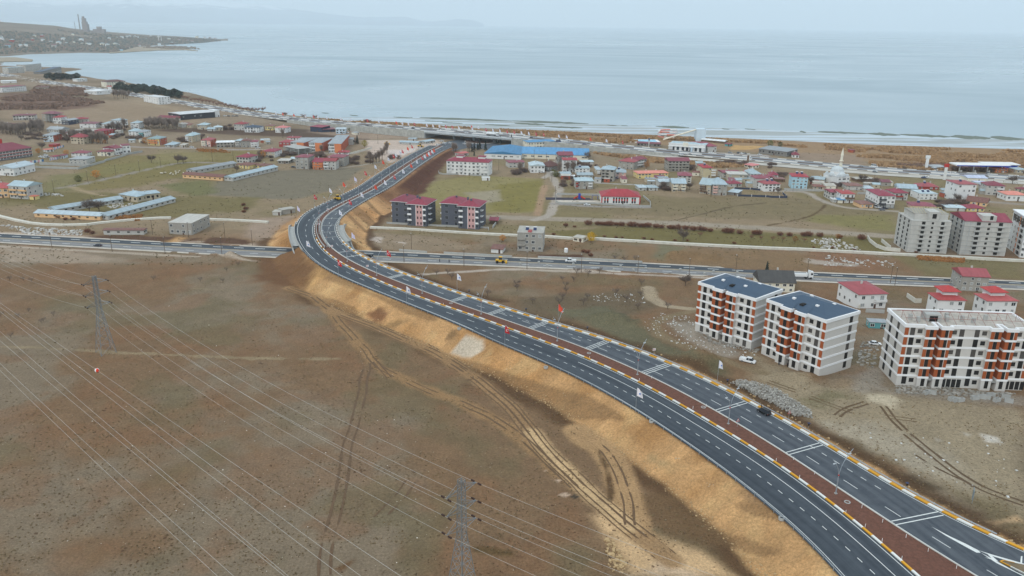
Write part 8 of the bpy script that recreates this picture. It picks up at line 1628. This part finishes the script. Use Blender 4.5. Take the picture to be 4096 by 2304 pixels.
# dark brushwood around the houses: individual shrubs
sg = []
for t, x0, y0, x1, y1, n in (('E', 30, 820, 330, 900, 8), ('E', 1000, 930, 1260, 1150, 10), ('E', 1330, 690, 1700, 760, 7), ('F', 1020, 680, 1100, 830, 3), ('F', 380, 1100, 640, 1220, 7), ('F', 1450, 650, 2100, 730, 12), ('G', 20, 300, 160, 380, 4), ('G', 150, 450, 380, 560, 4), ('G', 1100, 690, 1500, 770, 9), ('G', 1950, 640, 2400, 720, 10), ('H', 780, 1050, 1160, 1200, 11), ('H', 1180, 1050, 1400, 1100, 5), ('H', 100, 330, 560, 380, 8), ('H', 1060, 280, 1500, 330, 8), ('A', 1250, 560, 1450, 640, 4), ('A', 500, 480, 900, 600, 9), ('A', 2200, 330, 2560, 600, 11), ('B', 0, 540, 400, 680, 8), ('B', 1000, 570, 1170, 660, 4), ('B', 1380, 520, 1540, 640, 4), ('B', 1900, 330, 2130, 410, 5), ('C', 30, 880, 330, 1050, 7), ('C', 490, 850, 780, 980, 7), ('C', 1060, 880, 1440, 960, 8), ('C', 1120, 1140, 1350, 1190, 4), ('C', 1780, 950, 2350, 1100, 11), ('D', 20, 950, 300, 1000, 4)):
    sg += [T(t, rnd.uniform(x0, x1), rnd.uniform(y0, y1)) for _ in range(int(n*1.7))]
plant_all([bush('brown_shrub', 2.6, 4.4, 200, M('brush_%d' % k, *c, var=.25)) for k, c in enumerate(((122, 104, 94), (136, 116, 102), (112, 98, 94)))], sg, 'bush', 'leafless brown shrubs between the houses', 'leafless brown shrub between the houses of the town, %s from the left', (.8, 1.5))
sd = [T(t, rnd.uniform(x0, x1), rnd.uniform(y0, y1)) for t, x0, y0, x1, y1, n in (('E', 700, 900, 1250, 1000, 3), ('E', 1650, 1040, 2400, 1110, 3), ('F', 30, 1000, 620, 1110, 5), ('F', 1020, 700, 1180, 960, 3), ('F', 1760, 1050, 2280, 1190, 5), ('G', 820, 700, 1240, 800, 3), ('G', 1900, 700, 2420, 800, 5), ('H', 830, 880, 1060, 1060, 3), ('H', 1580, 720, 1790, 900, 3), ('A', 1250, 480, 1430, 600, 2), ('A', 2180, 400, 2560, 560, 4), ('B', 1020, 280, 1380, 380, 3), ('B', 0, 620, 300, 700, 2), ('C', 30, 640, 440, 760, 3), ('C', 660, 960, 800, 1060, 2)) for _ in range(n)]
sd.sort()
for k, px in enumerate(sd):
    r = empty('shed', G(*px), rnd.uniform(-.25, .25)); tag(r, 'small outbuilding squeezed between the houses, %s from the left' % ordn(k+1), 'shed', 'small outbuildings of the town'); w, d, h = rnd.uniform(4, 9), rnd.uniform(4, 6), rnd.uniform(2.4, 3.2); put('wall', MB().box(0, 0, -.6, w, d, h), wallm(rnd.choice(('lgrey', 'grey', 'beige', 'cream', 'brick'))), r); put('roof', roof_mesh(rnd.choice(('gable', 'shed', 'flat')), w, d, h, rnd.uniform(.7, 1.5), .3), roofm(rnd.choice(('pale', 'grey', 'rust', 'wine', 'lblue', 'slab'))), r); put('window', OPN, None, r, (w*.5, 0, h*.5), 0, (1, 1, .9))
# shore pines, shore trees
pn = [(T('11', 1170+640*k/25, 905+78*(k/25)+rnd.uniform(-22, 16))) for k in range(26)]+[T('11', 470+310*k/9, 800+rnd.uniform(-10, 14)) for k in range(10)]
plant_all([leafy('shore_pine', 10, 5.5, 420, leafm('pine_green', 44, 56, 46), 'ball', .12, 1.7) for _ in range(2)], pn, 'tree', 'dark pines along the far shore', 'dark shore pine near the brown-roofed hotel, %s from the left')
st_ = [T('11', 1850+710*k/19, 1005+132*k/19+rnd.uniform(-8, 6)) for k in range(20)]+[T('12', x, y) for x, y in ((20,1130), (70,1130), (280,1170), (300,1172), (480,1195), (600,1200), (1110,1245), (1135,1247))]
plant_all([bare('shore_tree', 7, 7, 120, TWR, .3, rr=.04)], st_, 'tree', 'leafless trees along the highway shore', 'leafless reddish tree on the lake side of the highway, %s from the left')
# masses nobody could count
def scatter_mesh(name, pts, fn, m, label=None, cat=None):
    c = MB()
    for p in pts: fn(c, p)
    o = put(name, c, m); tag(o, label, cat, None, 'stuff'); return o
def tuft(h, w):
    def f(c, p):
        for k in range(3):
            a = rnd.uniform(0, 3.14); s_ = rnd.uniform(.6, 1.3); x, y = math.cos(a)*w*s_, math.sin(a)*w*s_; hh = h*rnd.uniform(.6, 1.2); dx, dy = rnd.gauss(0, .25)*w, rnd.gauss(0, .25)*w
            c.add([(p[0]-x, p[1]-y, p[2]-.2), (p[0]+x, p[1]+y, p[2]-.2), (p[0]+x*.5+dx, p[1]+y*.5+dy, p[2]+hh), (p[0]-x*.6+dx, p[1]-y*.6+dy, p[2]+hh*.85)], [(0, 1, 2, 3)])
    return f
def inpoly(pts, n, noise=None):
    P = np.array([near(p) for p in pts]); lo, hi = P.min(0), P.max(0); o = []; tries = 0
    while len(o) < n and tries < n*30:
        tries += 1; x, y = rnd.uniform(lo[0], hi[0]), rnd.uniform(lo[1], hi[1]); c = False
        for (x0, y0), (x1, y1) in zip(P, np.roll(P, -1, 0)):
            if (y0 > y) != (y1 > y) and x < (x1-x0)*(y-y0)/(y1-y0)+x0: c = not c
        if c and (noise is None or vnoise(np.array([x]), np.array([y*2]), noise, 4)[0] > .42): o.append((x, y))
    z = terr(np.array([q[0] for q in o]), np.array([q[1] for q in o])) if o else []
    return [(q[0], q[1], float(zz)) for q, zz in zip(o, z)]
reed = inpoly([(1260,478),(1600,497),(2048,523),(2600,548),(3042,566),(3480,588),(4096,606),(4300,615),(4300,650),(3700,640),(3460,610),(3000,572),(2560,556),(2048,540),(1560,505),(1260,484)], 5200, 26)+inpoly([(2090,542),(2350,556),(2500,560),(2560,570),(2400,574),(2150,560)], 1100)+inpoly([(3420,620),(3800,640),(4150,650),(4150,690),(3800,690),(3500,665)], 3000, 22)+inpoly([(2360,612),(2700,645),(2990,665),(2900,672),(2600,650)], 700)
scatter_mesh('reeds', reed, tuft(2.3, 2.2), leafm('reed_tan', 172, 140, 104))
scatter_mesh('thicket', inpoly([(0,395),(120,380),(330,395),(420,412),(300,432),(180,438),(0,440)], 1000, 40)+inpoly([(150,345),(340,355),(350,385),(200,385),(120,370)], 700)+inpoly([(3560,660),(3700,660),(4096,670),(4096,690),(3700,682)], 500), tuft(2.6, 2.6), leafm('thicket_brown', 140, 114, 98))
scatter_mesh('dry_grass', inpoly([(780,595),(900,600),(920,612),(800,608)], 160)+inpoly([(1040,603),(1150,606),(1150,614),(1040,612)], 140)+inpoly([(3660,1022),(3860,1040),(3850,1052),(3680,1040)], 260)+inpoly([(440,865),(570,862),(560,885),(470,880)], 160), tuft(1.1, 1.0), leafm('dry_grass', 168, 120, 72))
def tuftset(n, y0, y1, nz): 
    q = [(rnd.uniform(0, 4096), rnd.uniform(y0, y1)) for _ in range(n)]; q = np.array([near_fast(*p) for p in q]); z = terr(q[:, 0], q[:, 1]); lat_ = np.array([(((ST-a)**2).sum(1)).argmin() for a in q]); dd = (q-ST[lat_]); lt = (dd*NL[lat_]).sum(1); ok = ((lt > oL[lat_]+14) | (-lt > oE[lat_]+5)) & (np.abs(q[:, 1]-lr_y(WM, q[:, 0])) > 12) & (vnoise(q[:, 0], q[:, 1], 14, nz) > .42)
    return [(a[0], a[1], b) for a, b, k in zip(q, z, ok) if k]
def near_fast(x, y): return un(x, y, 4.9 if x > 2300 and y > 1350 else 0)[:2]
scatter_mesh('field_tufts', tuftset(9000, 1090, 2300, 6), tuft(.22, .3), leafm('straw_tuft', 140, 122, 92)); scatter_mesh('field_clods', tuftset(4200, 1090, 2300, 8), tuft(.13, .24), leafm('dark_tuft', 104, 84, 62)); scatter_mesh('meadow_tufts', tuftset(7000, 600, 1060, 9), tuft(.35, .5), leafm('meadow_tuft', 116, 106, 76))
pts = []
for _ in range(9000):
    i, j = rnd.randrange(4, 136), rnd.randrange(1, 21); a = HV[i, j]; b2 = HV[min(i+1, 139), min(j+1, 21)]; f = rnd.random(); p = a+(b2-a)*f
    if j < 17 and (vnoise(p[:1], p[1:2], 300, 9)[0] > .3 or i > 105) and rnd.random() < .8: pts.append(p)
sp2 = np.array([un(x, y, -.6)[:2] for x, y in ((640,192), (735,196), (560,192), (480,200))])
for _ in range(260): f = rnd.random(); q = sp2[0]*(1-f)+sp2[1]*f; pts.append((q[0]+rnd.gauss(0, 30), q[1]+rnd.gauss(0, 40), 1.))
def crown(c, p):
    s_ = rnd.uniform(4, 9); n = 6; h = rnd.uniform(4, 8)
    v = [(p[0]+s_*math.cos(k*1.047)*rnd.uniform(.6, 1), p[1]+s_*math.sin(k*1.047)*rnd.uniform(.6, 1), p[2]-1) for k in range(n)]+[(p[0]+s_*.55*math.cos(k*1.047), p[1]+s_*.55*math.sin(k*1.047), p[2]+h*rnd.uniform(.7, 1)) for k in range(n)]
    c.add(v, [(k, (k+1) % n, n+(k+1) % n, n+k) for k in range(n)]+[tuple(range(n, 2*n))])
hw_ = len(pts)//2
scatter_mesh('headland_woods', pts[:hw_], crown, leafm('far_wood_dark', 100, 104, 96)); scatter_mesh('headland_scrub', pts[hw_:], crown, leafm('far_wood_brown', 134, 120, 106))
# houses on the headland
FH = [(20,158,'white'),(60,165,'red'),(100,166,'red'),(140,165,'red'),(35,187,'blue'),(85,190,'white'),(108,186,'white'),(180,165,'white'),(210,172,'white'),(240,176,'white'),(272,174,'white'),(265,158,'white'),(300,172,'cream'),(350,178,'cream'),(362,182,'white'),(335,176,'cream'),(410,183,'cream'),(435,185,'white'),(470,181,'cream'),(480,184,'white'),(370,152,'lgrey'),(480,152,'cream'),(500,151,'white'),(515,150,'white'),(530,149,'white'),(545,151,'white'),(560,152,'white'),(610,148,'white'),(640,152,'cream'),(680,160,'cream'),(720,162,'lgrey'),(750,166,'lgrey'),(790,150,'cream'),(820,147,'white'),(840,148,'lgrey'),(860,152,'lgrey'),(400,127,'lgrey'),(300,140,'cream'),(155,147,'cream'),(180,148,'red'),(20,150,'cream'),(220,192,'lgrey'),(260,195,'lgrey'),(310,196,'lgrey'),(490,202,'blue'),(520,190,'lgrey'),(560,188,'lgrey'),(640,190,'white'),(690,178,'brown'),(770,172,'lgrey'),(14,84,'cream'),(330,164,'white'),(440,160,'white'),(585,158,'cream')]
FH.sort(); hp_ = {}
for k, (x, y, c) in enumerate(FH):
    ix = min(max(int(round((x+500)/1412*139)), 0), 139); col_ = HV[ix]; j = int(np.argmin([abs(pj(q)[1]-y) for q in col_[:22]])); p = col_[j].copy(); q = un(x, y, p[2]); d = p[:2]/np.linalg.norm(p[:2]); 
    lab = 'tiny %s house on the hazy headland, %s from the left' % (c if c not in ('lgrey',) else 'grey', ordn(k+1)); key = c
    if key not in hp_:
        r = empty('far_house', p); w = 15; put('wall', MB().box(-w/2, -6, -4, w/2, 6, 9), wallm(c), r); put('roof', roof_mesh('hip', w, 12, 9, 3, .6), roofm('wine' if k % 2 else 'pale'), r, (-w/2, -6, 0)); hp_[key] = r; tag(r, lab, 'house', 'houses on the headland')
    else: copy_tree(hp_[key], p, rnd.uniform(-.4, .4), lab, None, rnd.uniform(.5, 1.05))
for k, x in enumerate((646, 652)): a = HV[int((x+500)/1412*139), 8]; tag(put('minaret', MB().lathe([(2, -3), (1.6, 26), (.1, 34)], 8), wallm('white'), None, a), ('left', 'right')[k]+' of two far white minarets on the headland', 'minaret')
# ================================================================== RUBBLE, ROCKS, LITTER
def rock(s0, s1):
    def f(c, p):
        s_ = s0+(s1-s0)*rnd.random()**2.2; v = []
        for k in range(8): v.append((p[0]+(1 if k & 1 else -1)*s_*rnd.uniform(.3, .6), p[1]+(1 if k & 2 else -1)*s_*rnd.uniform(.3, .6), p[2]+(s_*rnd.uniform(.25, .6) if k & 4 else -.1)))
        c.add(v, [(0, 1, 3, 2), (4, 6, 7, 5), (0, 4, 5, 1), (1, 5, 7, 3), (3, 7, 6, 2), (2, 6, 4, 0)])
    return f
rk = []
for _ in range(1100):
    s = rnd.uniform(s_at(140), s_at(350)); l = fL(s)+1.3+so(SZ, s)*1.75*rnd.uniform(.86, 1.12)+rnd.gauss(0, .6); p = rp(s, l); rk.append((p[0], p[1], float(terr(p[0], p[1]))))
scatter_mesh('toe_rocks', rk, rock(.1, .45), M('rock_tan', 178, 150, 110, var=.3)); rk = []
for _ in range(420): s = rnd.uniform(s_at(110), s_at(330)); p = rp(s, fE(s)-2.5-abs(rnd.gauss(0, 1.8))); rk.append((p[0], p[1], float(terr(p[0], p[1]))))
scatter_mesh('verge_rocks', rk+inpoly(tp('43', (930, 1080), (1000, 1080), (1150, 1330), (1120, 1430), (980, 1400)), 160), rock(.2, .8), M('rock_tan', 178, 150, 110))
P = np.array([near(p) for p in tp('34', (0, 1000), (130, 1060), (300, 1170), (440, 1260), (440, 1310), (250, 1290), (60, 1180), (-250, 1020), (-380, 960), (-250, 940))]); hp2 = inpoly(tp('34', (0, 1000), (130, 1060), (300, 1170), (440, 1260), (440, 1310), (250, 1290), (60, 1180), (-250, 1020), (-380, 960), (-250, 940)), 2600)
def heap(c, p): rock(.15, .55)(c, (p[0], p[1], p[2]+rnd.random()*1.1))
scatter_mesh('rubble_heap', hp2, heap, M('rubble_heap_mix', 168, 164, 156, var=.45, scale=1.), 'long heap of white rubble behind the kerb near the black car', 'rubble')
scatter_mesh('rubble', inpoly(tp('34', (1260, 985), (1700, 1000), (2300, 1060), (2500, 1060), (2400, 1110), (1300, 1060)), 520)+inpoly(tp('34', (930, 530), (1120, 560), (1090, 800), (900, 780)), 170)+inpoly(tp('33', (1850, 430), (2100, 520), (2500, 620), (2450, 650), (2000, 560)), 260), rock(.15, 1.1), M('rubble_mixed', 150, 145, 136, var=.5, scale=.7))
scatter_mesh('scrap', inpoly(tp('24', (430, 970), (640, 940), (880, 1030), (940, 1070), (560, 1060)), 240)+inpoly(tp('21', (0, 820), (450, 850), (840, 870), (820, 920), (300, 915)), 420)+inpoly(tp('21', (430, 490), (640, 510), (640, 530), (450, 520)), 60)+inpoly(tp('21', (1060, 610), (1340, 590), (1320, 640), (1100, 645)), 120)+inpoly(tp('24', (570, 1130), (900, 1160), (1300, 1190), (1250, 1240), (560, 1230)), 130), rock(.2, 1.5), M('scrap_pale', 190, 186, 180, var=.4))
scatter_mesh('litter', [(*near((rnd.uniform(60, 2000), rnd.uniform(1180, 2290))), 0.) for _ in range(90)], lambda c, p: rock(.12, .3)(c, (p[0], p[1], float(terr(p[0], p[1])))), M('pale_stone', 214, 206, 192, var=.1))
sn = inpoly(tp('44', (0, 100), (700, 0), (2500, 60), (2576, 700), (1500, 500)), 60)+inpoly(tp('33', (1500, 250), (1850, 300), (2500, 700), (1900, 650), (1300, 400)), 320)+inpoly(tp('33', (750, 60), (1350, 60), (1350, 150), (800, 140)), 90)
scatter_mesh('site_litter', sn, rock(.12, .6), M('rubble_white', 206, 206, 202))
bl = MB()
for q in ((-1.2, -.6, 0, 1.2, -.4, 1.2), (-1.2, .4, 0, 1.2, .6, 1.2), (-1.2, -.4, 0, -1., .4, 1.2), (1., -.4, 0, 1.2, .4, 1.2)): bl.box(*q)
bm = bl.mesh('pallet_crate', CON)
for k, px in enumerate(sorted(tp('34', (1595, 1065), (1650, 1065), (1850, 1130), (1890, 1140), (1935, 1140), (2080, 1120), (2150, 1110), (2195, 1110), (2240, 1090), (2300, 1140), (2390, 1110), (2420, 1150)))): tag(put('formwork_box', bm, None, None, G(*px), rnd.uniform(-.6, .6)), 'grey formwork box lying in front of the unfinished block, %s from the left' % ordn(k+1), 'formwork box', 'grey formwork boxes on the building site')
# sheep in the village meadow
def sheep():
    r = empty('sheep'); put('fleece', MB().lathe([(.05, -.55), (.26, -.45), (.32, -.1), (.3, .3), (.2, .5), (.05, .55)], 8), M('fleece', 214, 206, 190), r, (0, 0, .68)).rotation_euler = (0, math.pi/2, 0); put('head', MB().bar((.5, 0, .85), (.85, 0, .8), .14, 6, .08), M('sheep_face', 70, 60, 54), r)
    for x in (-.35, .35):
        for y in (-.14, .14): put('leg', MB().bar((x, y, .5), (x, y, 0), .06, 5, .04), M('sheep_face', 70, 60, 54), r)
    return r
plant_all([sheep()], tp('B', (665,1290), (690,1293), (735,1275), (755,1278), (850,1308), (870,1285), (905,1315), (960,1255), (970,1285), (968,1310), (1015,1275), (1042,1245), (1117,1283)), 'sheep', 'sheep in the meadow', 'pale sheep grazing in the meadow, %s from the left', (1.2, 1.5))
# playground, water slide
r = empty('playground', G(*T('23', 650, 555))); tag(r, 'dark rubber playground with red and blue slides beside the kindergarten', 'playground'); put('rubber_floor', MB().box(-22, -3.5, .02, 20, 4.5, .12), M('rubber_dark', 52, 46, 58), r); put('slide', MB().bar((2, 0, 2.4), (6, -1, .4), .5, 6), M('panel_red', 186, 52, 46), r); put('slide', MB().bar((2, 1, 2.4), (-2, 0, .4), .5, 6), M('panel_red', 186, 52, 46), r); put('tower', MB().box(1.2, -.6, .12, 2.8, 1.2, 4), M('sign_blue', 40, 66, 160), r); put('swing', MB().bar((11, -1, .1), (11, 0, 3), .1).bar((11, 1, .1), (11, 0, 3), .1).bar((15, -1, .1), (15, 0, 3), .1).bar((15, 1, .1), (15, 0, 3), .1).bar((11, 0, 3), (15, 0, 3), .1), M('sign_blue', 40, 66, 160), r); put('paving', MB().box(-16, -11, .02, 22, -4, .1), M('pale_pavement', 188, 178, 164), r)
r = empty('water_slide', G(*T('F', 900, 225))); tag(r, 'water slide tower with orange and white tubes behind the banquet hall', 'water slide'); put('tower', MB().box(12, 0, 0, 22, 10, 13), wallm('pblue'), r); b = MB()
for p, q in (((12, 4, 12), (-24, -4, 2)),): b.bar(p, q, .8, 8)
put('straight_tube', b, wallm('cream'), r)
hx = [(-16+10*math.cos(t), 16+6*math.sin(t), 10-t*.45) for t in np.linspace(0, 18, 46)]
for j in (0, 1):
    b = MB()
    for k in range(j*3, 45, 6):
        for q in range(k, min(k+3, 45)): b.bar(hx[q], hx[q+1], .75, 6)
    put('coiled_tube', b, roofm('orange') if j else wallm('white'), r)
b = MB().box(-46, -10, .05, 0, 10, .9); r = empty('swimming_pool', G(*T('F', 380, 235))); tag(r, 'pale blue pool basin behind the low dark arcade', 'pool'); put('basin', b, wallm('white'), r); put('pool_water', MB().box(-44, -8, .91, -3, 8, .95), M('pool_blue', 104, 186, 214, rough=.1), r)
